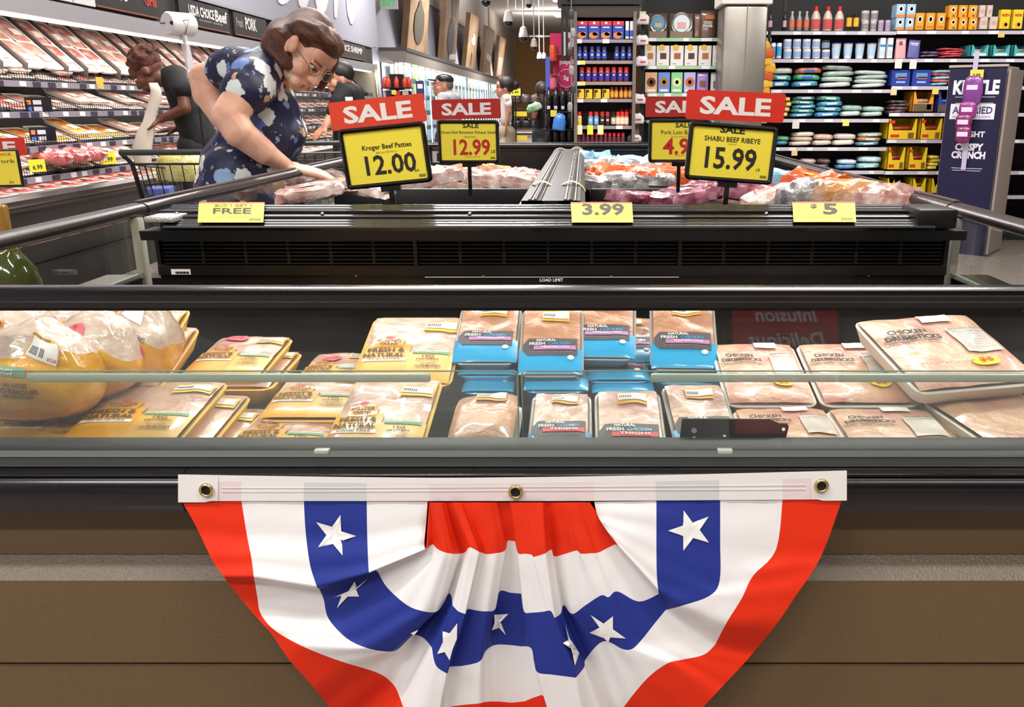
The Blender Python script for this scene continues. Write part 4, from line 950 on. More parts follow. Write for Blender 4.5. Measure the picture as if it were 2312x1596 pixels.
# ---- wrapped trays of meat, one object each
MEATM = [mat('meat_red', 'a8383c', .3, noise_amt=.5, nscale=22, col2='dcb0a6', coat=.6), mat('meat_pork', 'd09084', .3, noise_amt=.4, nscale=16, col2='e6c6ba', coat=.6),
         mat('meat_ground', 'b9403c', .4, noise_amt=.25, nscale=50, col2='d2706a', coat=.6), mat('meat_pale', 'dcb0a2', .3, noise_amt=.35, nscale=18, col2='c47c74', coat=.6), mat('meat_orange', 'd8663a', .3, noise_amt=.3, nscale=14, col2='e8b04a', coat=.6)]
MN = ['marbled red beef', 'pink pork slices', 'ground red meat', 'pale pork', 'orange marinated meat']
FOAM = mat('meat_foam', 'efe9e2', .5)
TM = []
for k in range(5):
    w_, l_ = .235, .30; b = MB()
    def rr(i, z, r=.03, n=3):
        out = []
        for cx, cy, a0 in ((1, 1, 0), (-1, 1, 90), (-1, -1, 180), (1, -1, 270)):
            for q in range(n + 1):
                a = R(a0 + 90 * q / n); out.append(Vector((cx * (l_ / 2 - i - r) + r * math.cos(a), cy * (w_ / 2 - i - r) + r * math.sin(a), z)))
        return out
    b.loft([rr(.014, 0), rr(0, .028), rr(.01, .026)]); t1 = b.mesh('foam_tray', FOAM, 50)
    rk = random.Random(k)
    def f(a, c):
        e = max(0, (1 - abs(2 * a - 1) ** 4) * (1 - abs(2 * c - 1) ** 4)); return Vector(((a - .5) * (l_ - .03), (c - .5) * (w_ - .03), .024 + .016 * e + .006 * noise.noise(Vector((a * 6 + k * 3, c * 6, k))) * e))
    t2 = MB().grid(f, 8, 8).mesh('wrapped_meat', MEATM[k], True)
    t3 = MB().grid(lambda a, c: f(.55 + a * .25, .2 + c * .5) + Vector((0, 0, .004)), 3, 3).mesh('store_label', M('f4efe6', .5))
    # one joined mesh for the far copies
    b2 = MB(); b2.loft([rr(.014, 0), rr(0, .028), rr(.01, .026)], 0); b2.grid(f, 5, 5, 1); b2.grid(lambda a, c: f(.55 + a * .25, .2 + c * .5) + Vector((0, 0, .004)), 1, 1, 2)
    TM.append((t1, t2, t3, b2.mesh('meat_tray', [FOAM, MEATM[k], M('f4efe6', .5)], 50)))
rnd = random.Random(3)
def meat_tray(pos, pitch, yaw, k, where, far, roll=0):
    m = Matrix.Translation(pos) @ Matrix.Rotation(yaw, 4, 'Z') @ Matrix.Rotation(pitch, 4, 'Y') @ Matrix.Rotation(roll, 4, 'X')
    lab = 'wrapped tray of %s on the %s of the meat wall' % (MN[k], where); grp = 'meat trays on the ' + where
    if far: o = link('meat_tray', TM[k][3], mtx=m)
    else:
        o = link('meat_tray', TM[k][0], mtx=m); link('wrapped_meat', TM[k][1], o); link('store_label', TM[k][2], o)
    tag(o, lab, 'meat tray', grp)
WH = ['top shelf', 'second shelf', 'third shelf', 'fourth shelf']
for s, z in enumerate(SHZ):
    y = 5.25 + .1 * s; k = rnd.randrange(5)
    while y < 16.6:
        if rnd.random() < .3: k = rnd.choice([0, 1, 2, 3, 3, 0, 4 if s == 3 else 1])
        lay = 1 if rnd.random() < .6 or y > 9 else 2
        xx = MX + .06 * s - .19
        for q in range(lay): meat_tray((xx - .02 * q, y + rnd.uniform(-.01, .01), z + .012 + q * .052), R(rnd.uniform(16, 24)), R(rnd.uniform(-6, 6)), k, WH[s], y > 9.5)
        y += rnd.uniform(.25, .28) if y < 10 else rnd.uniform(.33, .42)
y = 5.2; k = 2
while y < 16.5:       # lower tank
    if rnd.random() < .35: k = rnd.choice([0, 2, 1, 4, 2])
    meat_tray((-3.93, y, .715), R(rnd.uniform(4, 9)), R(rnd.uniform(-6, 6)), k, 'bottom tank', y > 9.5); y += rnd.uniform(.26, .30) if y < 10 else .38
# steep upper rack: packs leaning between dark upright dividers
UPM = [mat('divider_grey', '6a6660', .35, metal=.3)]
y = 5.0
wp(MB().prism([(-4.52, 1.90), (-4.50, 1.90), (-4.10, 1.53), (-4.12, 1.51)], 'y', MY0, MY1), 'sloped_rack', CASED)
while y < 16.6:
    w_ = rnd.choice([.26, .26, .5])
    b = MB().add([(-4.52, y, 1.93), (-4.50, y, 2.0), (-4.06, y, 1.60), (-4.08, y, 1.50), (-4.52, y + .012, 1.93), (-4.50, y + .012, 2.0), (-4.06, y + .012, 1.60), (-4.08, y + .012, 1.50)], [(0, 1, 2, 3), (7, 6, 5, 4), (0, 4, 5, 1), (1, 5, 6, 2), (2, 6, 7, 3), (3, 7, 4, 0)])
    wp(b, 'rack_divider', UPM[0])
    k = rnd.choice([3, 1, 3, 0, 1])
    for yy in ([y + .14] if w_ < .3 else [y + .13, y + .38]):
        for q, (xx, zz) in enumerate(((-4.20, 1.655), (-4.40, 1.845))):
            if y < 13 or q == 0: meat_tray((xx, yy, zz), R(43), R(rnd.uniform(-3, 3)), k, 'sloping rack', y > 9.5)
    y += w_ + .02
# bulk red bags on the fourth shelf, price flags, shelf signs
BAGR = mat('red_bag_film', '8f1a22', .3, noise_amt=.4, nscale=14, col2='c06a66', coat=.8)
def pillow(w_, d_, h_, n=10, seed=0, e=.7):
    def f(i, j):
        az = 2 * math.pi * i; el = (j - .5) * math.pi
        c = Vector((math.cos(el) * math.cos(az), math.cos(el) * math.sin(az), math.sin(el)))
        q = [abs(v) ** e * (1 if v > 0 else -1) for v in c]
        k = 1 + .06 * noise.noise(c * 3 + Vector((seed, 0, 0)))
        return Vector((q[0] * w_ / 2 * k, q[1] * d_ / 2 * k, q[2] * h_ / 2 * k + h_ / 2))
    return MB().grid(f, n * 2, n)
def crumple(wd, dp, ht, seed, am=1.0):
    def f(i, j):
        az = 2 * math.pi * i; el = (j - .5) * math.pi
        c = Vector((math.cos(el) * math.cos(az), math.cos(el) * math.sin(az), math.sin(el))); q = [abs(v) ** .5 * (1 if v > 0 else -1) for v in c]
        k = 1 + am * (.16 * noise.noise(c * 2.6 + Vector((seed, 0, 0))) + .14 * abs(noise.noise(c * 6 + Vector((0, seed, 0)))) + (.18 if abs(c.x) > .93 else 0))
        return Vector((q[0] * wd / 2 * k, q[1] * dp / 2 * k, max(-.02, q[2] * ht / 2 * (k + am * .5 * noise.noise(c * 4 + Vector((0, 0, seed))))) + ht / 2))
    return MB().grid(f, 26, 12)
for i, (u, v) in enumerate(((108, 345), (150, 338), (192, 350))):
    p = at_x(u, v, -3.88); o = crumple(.22, .22, .12, i * 3.1, .6).build('meat_bag', BAGR, None, smooth=True, loc=(p.x, p.y, .885 + (.0 if i < 3 else .0)), rot=(0, R(18), 0))
    tag(o, 'plump clear bag of dark red meat lying on the fourth shelf of the meat wall', 'meat bag', 'red meat bags on the fourth shelf')
def flag(u, v, x, w_, h_, col, txt, lab, dy=0):
    p = at_x(u, v, x); t = thing('price_flag', lab, 'price tag', p, (0, 0, R(60)))
    MB().box((0, 0, 0), (w_, .004, h_)).build('card', M(col, .5), t)
    if txt: lettering(txt, INK, t, (0, -.0022, -.01), wd=w_ * .6, ht=h_ * .4)
    MB().box((0, .004, h_ / 2), (.02, .006, .02)).build('clip', BLACKM, t)
flag(84, 374, -3.80, .11, .085, 'f2dd3a', '6.99', 'yellow price flag reading 6.99 under the red meat bags')
flag(243, 357, -3.80, .13, .095, 'f2dd3a', '4.99', 'yellow price flag reading 4.99 farther along the fourth shelf')
flag(225, 187, -3.97, .06, .09, 'e8b04a', None, 'small orange tag hanging from the top shelf rail')
for i, (u, v, lab) in enumerate(((87, 236, 'dark shelf sign with small colour squares on the second shelf rail'), (97, 303, 'dark shelf sign with small colour squares on the third shelf rail'))):
    p = at_x(u, v, -3.93); t = thing('shelf_sign', lab, 'sign', p, (0, 0, R(62)))
    MB().box((0, 0, 0), (.19, .006, .10)).build('plate', M('1b1a22', .4), t)
    for k, c in enumerate(('e07b3c', '4a6bc8', 'c8c4cc', 'c8c4cc')): card('colour_square', (-.07 + (k // 2) * .06, -.003, .015 - .045 * (k % 2)), .03 + .03 * (k // 2), .03, M(c, .5), t)
# oval clear bag roll on its pole with the strip of bags hanging down
rp = at_y(405, 55, 5.4)
t = thing('bag_roll_stand', 'white roll of produce bags on a thin black wire pole beside the meat case', 'bag roll', (rp.x, rp.y, 0))
MB().tube([(.05, 0, 0), (.05, .02, rp.z - .35), (.012, .02, rp.z - .1), (.0, .09, rp.z + .0)], .006, 6).build('pole', BLACKM, t)
MB().lathe([(.14, 0), (.14, .015), (.02, .03)], 16).build('base', BLACKM, t)
b = MB(); n = 20
rings = [[Vector((r * math.cos(2 * math.pi * k / n), y, rp.z + r * .95 * math.sin(2 * math.pi * k / n))) for k in range(n)] for y, r in ((-.08, .012), (-.08, .062), (-.07, .07), (.07, .07), (.08, .06), (.08, .012))]
b.loft(rings, 0, True, True); b.build('roll', M('e9e7e6', .5), t, smooth=40).rotation_euler = (0, 0, R(-32))
MB().tube([(-.0, -.083, rp.z), (.0, -.10, rp.z)], .011, 10).build('core', INK, t)
MB().tube([(-.085, -.06, rp.z + .0), (.08, -.05, rp.z + .02), (.02, -.02, rp.z - .1)], .003, 5).build('wire', BLACKM, t)
b = MB(); b.grid(lambda a, c: Vector((.02 + .05 * (a - .5) + .02 * c, -.02 + .015 * math.sin(a * 6 + c * 3), rp.z - .06 - .24 * c)), 8, 10); b.build('bag_strip', mat('bag_white', 'dcdcde', .3, alpha=.85), t, smooth=True)
# partly visible sale sign at the case corner
p = at_x(-30, 380, -3.45)
t = thing('sale_sign', 'sale sign on a pole standing at the meat case corner with yellow pork price card', 'sign', (p.x, p.y, 0), (0, 0, R(14)))
k_ = fwd(p) / FPX
zc = at_y(0, 380, p.y).z
MB().rbox((0, 0, zc), (.36, .015, .22), .006).build('frame', FRM, t, smooth=30)
card('price_card', (0, -.008, zc), .33, .19, YINS, t)
zt_ = at_y(0, 332, p.y).z
MB().rbox((.02, 0, zt_), (.40, .006, .10), .002).build('header_card', RED, t)
lettering('SALE', SALEW, t, (.02, -.0035, zt_), wd=.30, ht=.062, bold=.035); lettering('Ground Pork', PRICE, t, (.02, -.0095, zc + .04), wd=.27, ht=.022, bold=0); lettering('EA', PRICE, t, (.12, -.0095, zc - .08), wd=.024, bold=0)
lettering('PRICE', LRED, t, (.10, -.0095, zc + .078), wd=.08, ht=.016, bold=.02)
MB().tube([(0, 0, 0), (0, 0, zc)], .012, 8).build('pole', FRM, t); MB().lathe([(.14, 0), (.14, .015), (.02, .03)], 16).build('base', FRM, t)

# ================================================================== FAR WALL: hanging boards, freezer doors
def quadbox(name, q, thick, m, lab, cat, grp=None):
    nrm = (q[1] - q[0]).cross(q[3] - q[0]).normalized()
    if nrm.x > 0: nrm = -nrm
    c = sum(q, Vector()) / 4; o = link(name, None, loc=c); tag(o, lab, cat, grp)
    MB().hexa([p - c for p in q] + [p - c + nrm * thick for p in q]).build('panel', m, o)
    return o, c, nrm
BRD = [((932, -60), (973, -60), (963, 121), (919, 108)), ((1011, -20), (1038, -5), (1028, 142), (999, 135)), ((1063, 29), (1082, 40), (1072, 157), (1051, 151)), ((1100, 58), (1117, 70), (1105, 166), (1090, 163)), ((1129, 81), (1143, 88), (1132, 174), (1120, 172))]
LB = ['tan hanging picture board with a dark bottle shape on the grey wall', 'tan hanging picture board with dark vase and small white card', 'tan hanging picture board with spotlight brightness painted as a white patch', 'brown hanging picture board with a pale side card', 'narrow pinkish hanging picture board nearest the beige wall']
TAN = mat('board_tan', 'a98a68', .6, noise_amt=.25, nscale=2.5, col2='93765a')
for i, q in enumerate(BRD):
    P = [at_x(*q[0], WX + .62), at_x(*q[1], WX + .62), at_x(*q[2], WX + .22), at_x(*q[3], WX + .22)]
    o, c, nrm = quadbox('picture_board', P, .16, TAN, LB[i], 'picture', 'picture boards on the grey wall')
    ins = lambda a, b_: (P[0] * (1 - a) * (1 - b_) + P[1] * a * (1 - b_) + P[2] * a * b_ + P[3] * (1 - a) * b_) - c - nrm * .012
    def blob(pts, m, nm): MB().add([ins(*p) for p in pts], [tuple(range(len(pts)))]).build(nm, m, o)
    DK = M('4e4a3e', .6)
    if i in (0, 1): blob([(.5 + .26 * math.cos(a) * (.6 if math.sin(a) > .6 else 1), .62 - .30 * math.sin(a)) for a in [k * math.pi / 8 for k in range(16)]], DK, 'bottle_shape'); blob([(.35, .0), (.8, .0), (.75, .3), (.45, .3)], M('5d5a48', .6), 'leaf_shape')
    if i == 2: blob([(.3, .42), (.45, .42), (.45, .34), (.7, .36), (.75, .5), (.6, .56), (.35, .52)], M('fbf8f2', .5), 'painted_spotlight'); blob([(.45, .7), (.55, .7), (.52, .95), (.46, .95)], M('6a4a35', .6), 'stem_shape')  # spotlight brightness on this board painted as a white patch
    if i == 1: blob([(.45, .88), (.95, .86), (.95, .95), (.45, .97)], M('ece8e2', .6), 'white_card')
    if i == 3: blob([(.2, .55), (.95, .6), (.95, .74), (.2, .68)], M('d8d2cc', .6), 'white_card')
    if i == 4: blob([(.1, .5), (.9, .5), (.9, .95), (.1, .95)], M('cda79a', .6), 'pink_field')
fz = thing('freezer_case', 'row of lit glass freezer doors under the grey wall', 'freezer', (WX + .4, 34, 0))
def fp(b, name, m): 
    o = b.build(name, m, fz)
    for v in o.data.vertices: v.co -= Vector((WX + .4, 34, 0))
    return o
FY0, FY1 = 20.5, 52; FX = WX + .55
fp(MB().box((WX + .3, (FY0 + FY1) / 2, 2.36), (.62, FY1 - FY0, .24)), 'header', mat('freezer_header', '8a8078', .5))
fp(MB().box((WX + .3, (FY0 + FY1) / 2, 2.52), (.66, FY1 - FY0, .08)), 'header_cap', mat('freezer_cap', '4a4648', .5))
fp(MB().box((WX + .3, (FY0 + FY1) / 2, .15), (.60, FY1 - FY0, .3)), 'base', CASED)
fp(MB().box((WX + .06, (FY0 + FY1) / 2, 1.25), (.04, FY1 - FY0, 2.0)), 'back_wall', M('dfe6ea', .5))
rnd = random.Random(9)
dm = MB().box((-.01, 0, 0), (.012, .03, 1.95)).mesh('door_frame', M('8a9096', .3)); lm = MB().box((0, 0, 0), (.02, .03, 1.9)).mesh('door_light', mat('freezer_led', 'ffffff', .5, emit='eef6ff', estr=5)); gm = MB().box((0, 0, 0), (.008, .86, 1.9)).mesh('glass_door', glass('freezer_glass', (.95, .98, 1), .25, .02))
y = FY0
gcols = ['c8d4da', 'd8d2c2', '8fc7c2', '6fb8b2', 'd9c86a', 'c8a890', '8aa0c8', 'e0e4e8']
while y < FY1 - .3:
    link('door_frame', dm, fz, loc=(FX - WX - .4, y - 34, 1.27)); link('door_light', lm, fz, loc=(FX - .06 - WX - .4, y + .05 - 34, 1.27)); link('glass_door', gm, fz, loc=(FX - WX - .4, y + .45 - 34, 1.27))
    b = MB(); cs = [rnd.choice(gcols) for _ in range(4)]
    for sh in range(5):
        for k in range(6):
            b.box((WX + .32, y + .1 + k * .14, .42 + sh * .38 + .13), (.2, .12, .24 + .05 * rnd.random()), rnd.randrange(4))
    o = b.build('frozen_goods', [M(c, .5) for c in cs], fz); o['kind'] = 'stuff'
    for v in o.data.vertices: v.co -= Vector((WX + .4, 34, 0))
    y += .9
for yy in (23, 29, 36, 44): area(FX - .12, yy, 2.2, .1, 6, 110, (.9, .96, 1), (0, R(30), 0))
# exit sign
p = at_x(878, 8, WX + .20)
t = thing('exit_sign', 'small white exit sign with green lettering on the wall above the freezer', 'sign', p)
MB().box((0, 0, 0), (.40, .05, .24)).build('housing', M('d9dad6', .5), t); lettering('EXIT', mat('exit_green', '20c060', .5, emit='20d060', estr=.5), t, (0, -.026, -.0), wd=.28, ht=.12)
# picture on the beige wall and price board further back
p = at_x(1200, 172, WX + .1); t = thing('wall_picture', 'small dark framed picture on the beige wall', 'picture', p)
MB().box((.0, 0, 0), (.05, 1.6, .62)).build('frame', M('4a3f3a', .5), t); MB().box((.03, 0, 0), (.02, 1.3, .45)).build('canvas', M('77695c', .6), t)
# ================================================================== DRY GOODS SHELVES
SY = 8.7                                   # plane of the product fronts
Z5 = lambda x, y: (1720 + x / 3.8, y / 3.8)
Z4 = lambda x, y: (1260 + x / 4.624, y / 4.624)
CACHE = {}
def px_box(Z, x0, x1, y0, y1, y=SY):
    a = at_y(*Z(x0, y1), y); b = at_y(*Z(x1, y0), y); return a.x, b.x, a.z, b.z
def cached(key, fn):
    if key not in CACHE: CACHE[key] = fn()
    return CACHE[key]
def Q(v): return round(v, 3)
def place_item(name, label, cat, grp, root_mesh, parts, loc, rot=(0, 0, 0)):
    o = link(name, root_mesh, loc=loc, rot=rot); tag(o, label, cat, grp)
    for nm, me in parts: link(nm, me, o)
    return o
def bottle(Z, bx, label, grp, body, cap, lab, prof='bottle', name='bottle', y=SY, logo=None):
    x0, x1, z0, z1 = px_box(Z, *bx, y); w_, h_ = Q(x1 - x0), Q(z1 - z0); r = w_ / 2
    P = {'bottle': ([(r * .9, 0), (r, .03 * h_), (r, .55 * h_), (r * .85, .66 * h_), (r * .42, .84 * h_), (r * .38, .9 * h_)], [(r * .44, .89 * h_), (r * .44, h_), (0, h_)], (.18, .52)),
         'jar': ([(r * .9, 0), (r, .03 * h_), (r, .62 * h_), (r * .8, .72 * h_)], [(r * .84, .70 * h_), (r * .84, h_ * .98), (0, h_)], (.12, .58)),
         'can': ([(r * .97, 0), (r, .02 * h_), (r, .96 * h_), (r * .95, .97 * h_)], [(r * .97, .955 * h_), (r * .97, h_), (0, h_)], (.15, .75)),
         'cup': ([(r * .75, 0), (r * .97, .92 * h_), (r, .93 * h_)], [(r, .93 * h_), (r, h_), (0, h_)], (.2, .7)),
         'jug': ([(r * .96, 0), (r, .04 * h_), (r, .50 * h_), (r * .8, .66 * h_), (r * .42, .80 * h_), (r * .34, .84 * h_)], [(r * .42, .80 * h_), (r * .40, .98 * h_), (0, h_)], (.06, .46))}[prof]
    key = (prof, w_, h_, body, cap, lab)
    def mk():
        n = 12
        a = MB().lathe(P[0], n).mesh('body', M(body, .25, coat=.4), 40)
        c = MB().lathe(P[1], n).mesh('cap', M(cap, .4), 40)
        z0_, z1_ = P[2][0] * h_, P[2][1] * h_
        def rad(z):
            pr = P[0]
            for (ra, za), (rb, zb) in zip(pr, pr[1:]):
                if za <= z <= zb and zb > za: return ra + (rb - ra) * (z - za) / (zb - za)
            return pr[-1][0]
        l = MB().lathe([(rad(z0_) * 1.02, z0_), (rad(z1_) * 1.02, z1_)], n, cap=False).mesh('wrap_label', M(lab, .5), 40)
        return a, [('cap', c), ('wrap_label', l)]
    a, parts = cached(key, mk)
    o = place_item(name, label, name.split('_')[-1], grp, a, parts, ((x0 + x1) / 2, y + r, z0))
    if logo: card('logo_patch', (0, -r * 1.02 + .002, h_ * logo[1]), w_ * logo[2], h_ * logo[3], M(logo[0], .5), o, d=.001)
    return o
def carton(Z, bx, label, grp, body, decos=(), d_=.09, name='carton', y=SY, cat='box', side=None):
    x0, x1, z0, z1 = px_box(Z, *bx, y); w_, h_ = Q(x1 - x0 - .003), Q(z1 - z0)
    a = cached(('ct', w_, h_, d_, body), lambda: MB().rbox((0, d_ / 2, h_ / 2), (w_, d_, h_), .002, 1).mesh('box', M(body, .5)))
    o = place_item(name, label, cat, grp, a, [], ((x0 + x1) / 2, y, z0))
    for it in decos:
        if it[0] == 'r': card(it[5] if len(it) > 6 else 'print_panel', (w_ * it[1], 0, h_ * it[2]), w_ * it[3], h_ * it[4], M(it[-1], .5), o, d=.0008)
        elif it[0] == 'd':
            n = 14; MB().add([(w_ * it[1] + it[3] * w_ / 2 * math.cos(2 * math.pi * k / n), -.0022, h_ * it[2] + it[4] * h_ / 2 * math.sin(2 * math.pi * k / n)) for k in range(n)], [tuple(range(n))]).build('print_disc', M(it[5], .5), o)
        elif it[0] == 't': lettering(it[1], M(it[6], .5), o, (w_ * it[2], -.003, h_ * it[3]), wd=w_ * it[4], ht=h_ * it[5], bold=.03)
    return o
def pouch(Z, bx, label, grp, body, decos=(), name='pouch', y=SY, lean=0):
    x0, x1, z0, z1 = px_box(Z, *bx, y); w_, h_ = Q(x1 - x0), Q(z1 - z0); d_ = .07
    def mk():
        def f(a, c):
            az = 2 * math.pi * a; t = max(0, 1 - c) ** .6; ww = w_ / 2 * (1 - .06 * c)
            ca, sa = math.cos(az), math.sin(az); ex = .5
            return Vector((ww * abs(ca) ** ex * (1 if ca > 0 else -1), d_ / 2 * t * abs(sa) ** ex * (1 if sa > 0 else -1) + d_ / 2, c * h_))
        return MB().grid(f, 16, 8).mesh('pouch', M(body, .35, coat=.5), True)
    o = place_item(name, label, 'pouch', grp, cached(('po', w_, h_, body), mk), [], ((x0 + x1) / 2, y, z0), (0, R(lean), 0))
    card('top_seal', (0, d_ * .42, h_ * .95), w_ * .92, h_ * .09, M(body, .3), o)
    for it in decos:
        if it[0] == 'r': card('print_panel', (w_ * it[1], d_ * .5 * (1 - max(0, 1 - it[2]) ** .6) - .003, h_ * it[2]), w_ * it[3], h_ * it[4], M(it[5], .5), o, ay=(0, .18, 1), d=.002)
        else: lettering(it[1], M(it[6], .5), o, (w_ * it[2], d_ * .5 * (1 - max(0, 1 - it[3]) ** .6) - .010, h_ * it[3]), wd=w_ * it[4], ht=h_ * it[5], ay=(0, .18, 1), bold=.03)
    return o
def bag_stack(Z, bx, n, label, grp, cols, lab=None, name='food_bag', y=SY, cat='bag'):
    x0, x1, z0, z1 = px_box(Z, *bx, y); w_, h_ = Q(x1 - x0), (z1 - z0) / n
    for k in range(n):
        c = cols[k % len(cols)]; ww = w_ * (1 - .03 * (k % 2)); sd = (len(CACHE) + k) % 5
        me = cached(('bg', w_, Q(h_), c, sd), lambda: crumple(w_ * .92, .2, h_ * 1.05, sd * 2.3, .45).mesh('bag', mat('bag_' + c, c, .3, coat=.6, noise_amt=.3, nscale=18, bump=.4, bscale=40, col2='%02x%02x%02x' % tuple(min(255, int(int(c[i:i + 2], 16) * .7 + 60)) for i in (0, 2, 4))), True))
        dx = ((k * 37 % 11) / 11 - .5) * .03
        pos = {1: ['only'], 2: ['lower', 'upper'], 3: ['bottom', 'middle', 'top'], 4: ['bottom', 'second', 'third', 'top'], 5: ['bottom', 'second', 'middle', 'fourth', 'top']}[n][k]
        o = place_item(name, label + ', %s of the pile' % pos, cat, grp, me, [], ((x0 + x1) / 2 + dx, y + .10, z0 + k * h_), (0, R(((k * 53) % 7 - 3) * 1.0), R((k * 29 % 9 - 4) * 1.5)))
        if lab:
            l = lab[k % len(lab)]
            if l: card('print_patch', (0, -.106, h_ * .52), w_ * .42, h_ * .34, M(l, .45), o, d=.003)
def display_tray(Z, bx, label, grp, col, inner, deco=None, y=SY):
    x0, x1, z0, z1 = px_box(Z, *bx, y); w_, h_ = Q(x1 - x0 - .006), Q(z1 - z0); d_ = .26; th = .006
    o = thing('display_carton', label, 'box', ((x0 + x1) / 2, y, z0), group=grp)
    m = M(col, .5)
    MB().prism([(-w_ / 2, 0), (w_ / 2, 0), (w_ / 2, h_), (w_ / 2 - .02, h_), (w_ / 2 - .05, h_ * .45), (-w_ / 2 + .05, h_ * .45), (-w_ / 2 + .02, h_), (-w_ / 2, h_)], 'y', 0, th).build('front_wall', m, o)
    for s in (-1, 1): MB().box((s * (w_ / 2 - th / 2), d_ / 2, h_ / 2), (th, d_, h_)).build('side_wall', m, o)
    MB().box((0, d_ / 2, th / 2), (w_, d_, th)).build('bottom', m, o); MB().box((0, d_ - th / 2, h_ / 2), (w_, th, h_)).build('rear_wall', m, o)
    for k in range(3):
        pillow(w_ * .86, d_ * .8, h_ * .22, 6, k, .6).build('candy_bag', mat('bag_' + inner, inner, .3, coat=.6, noise_amt=.4, nscale=30, bump=.4), o, smooth=True, loc=(0, d_ * .5, .01 + k * h_ * .19))
    if deco:
        for x, z, w2, h2, c in deco: card('print_panel', (x * w_, 0, z * h_), w2 * w_, h2 * h_, M(c, .5), o, d=.001)
    return o
# ---- gondola
gd = thing('gondola_shelving', 'black store shelving with pale price rails filled with baking goods and snacks', 'shelving', (3.2, SY, 0))
def gp(b, name, m, smooth=False):
    o = b.build(name, m, gd, smooth)
    for v in o.data.vertices: v.co -= Vector((3.2, SY, 0))
    return o
SHB = mat('shelf_black', '0e0e10', .5); RAILM = mat('rail_lilac', 'c6bfc9', .4); RAILG = mat('rail_green', 'a9c9a4', .45)
xa, xb = at_y(1745, 75, SY).x, 6.4
gp(MB().box(((.6 + xb) / 2, SY + .42, 1.5), (xb - .6, .04, 3.0)), 'back_panel', SHB)
gp(MB().box(((.6 + xb) / 2, SY + .21, .1), (xb - .6, .46, .2)), 'base', SHB)
def shelf(Z, x0, x1, yc, hz=30, rm=None, tick=True, xend=None, seed=0):
    a = at_y(*Z(x0, yc - hz / 2), SY); b = at_y(*Z(x1, yc + hz / 2), SY)
    xe = xend if xend else b.x
    gp(MB().box(((a.x + xe) / 2, SY + .20, a.z - .012), (xe - a.x, .40, .02)), 'shelf', SHB)
    gp(MB().box(((a.x + xe) / 2, SY - .012, (a.z + b.z) / 2), (xe - a.x, .02, a.z - b.z)), 'price_rail', rm or RAILM)
    rn = random.Random(seed); x = a.x + .05
    while x < min(xe, 5.2) - .08 and tick:
        wd = rn.uniform(.05, .1); link('price_ticket', cached(('tk', Q(wd)), lambda: MB().box((0, 0, 0), (wd, .003, .03)).mesh('price_ticket', M('f0eef0', .5))), gd, loc=(x - 3.2, -.0245, (a.z + b.z) / 2)); x += rn.uniform(.14, .34)
    return a.z
for k, yc in enumerate((285, 523, 783, 1035, 1278, 1478, 1690)): shelf(Z5, -12 if k < 2 else 75, 1145 - 22 * k * .95, yc, seed=k)
for k, yc in enumerate((280, 520, 755, 984, 1212, 1482, 1690)): shelf(Z5, 1152 - 22 * k * .95, 2250, yc, xend=6.3, seed=20 + k)
for k in range(5):
    gp(MB().box(((1.98, 3.22, 4.4, 5.4, 6.3)[k], SY + .40, 1.5), (.03, .02, 3.0)), 'upright', M('2a2a2c', .5))
def tab(Z, x, y, w_, h_, col, lab, txt=None):
    p = at_y(*Z(x, y), SY - .03); k = fwd(p) / FPX
    o = card('shelf_tag', (0, 0, 0), w_ * k / (3.8 if Z is Z5 else 4.624), h_ * k / (3.8 if Z is Z5 else 4.624), M(col, .5), None); o.location = p; tag(o, lab, 'price tag', 'paper tags hanging from the shelf rails')
    lettering(txt, M('c85a2a', .5), o, (0, -.0012, 0), wd=.05, bold=.02) if txt else None
for x, y, w_, h_, c in ((2055, 300, 55, 40, 'f0c070'), (1172, 548, 60, 75, 'ece6dc'), (1298, 552, 60, 75, 'ece6dc'), (1132, 785, 52, 60, 'e8d2a0'), (1490, 780, 55, 55, 'e8d070'), (292, 1065, 60, 75, 'e6dcd8'), (722, 1052, 55, 55, 'eee070'), (280, 1312, 50, 45, 'e8c890')):
    tab(Z5, x, y, w_, h_, c, 'small paper price tag hanging below a shelf rail of the dry goods')
# row 1
for x0, x1 in ((55, 100), (180, 222)): bottle(Z5, (x0, x1, 95, 262), 'dark cola bottle with pink and white label', 'dark cola bottles', '22151c', '1c1c20', 'c9a9c0')
for x0 in (235, 298, 360): bottle(Z5, (x0, x0 + 58, 95, 262), 'clear bottle with orange label beside the vinegar jugs', 'clear bottles with orange labels', '8f8a84', 'c9c4bc', 'e0704a')
for x0 in (425, 528, 628): bottle(Z5, (x0, x0 + 97, 48, 262), 'large clear vinegar jug with bright red cap', 'vinegar jugs with red caps', 'c8bcae', 'd8281f', 'c06a5e', 'jug', 'vinegar_jug', logo=('c8404a', .25, .6, .35))
for x0 in (728, 788): bottle(Z5, (x0, x0 + 57, 118, 247), 'yellow labelled dark jar next to the vinegar jugs', 'yellow labelled jars', '2a2018', '1d1a18', 'e0b02c', 'can', 'jar')
for x0, x1, y0, y1 in ((860, 935, 90, 180), (940, 1010, 90, 180), (860, 930, 180, 265), (935, 995, 180, 265)): bottle(Z5, (x0, x1, y0, y1), 'grey and white canister stacked two high', 'grey white canisters', 'cfcacb', 'd8d4d4', '8f878c', 'can', 'canister')
for x0 in (1000, 1060): bottle(Z5, (x0, x0 + 56, 172, 265), 'pale lilac canister beside the grey canisters', 'lilac canisters', 'c3b0c4', 'cdbfd0', 'a890b0', 'can', 'canister')
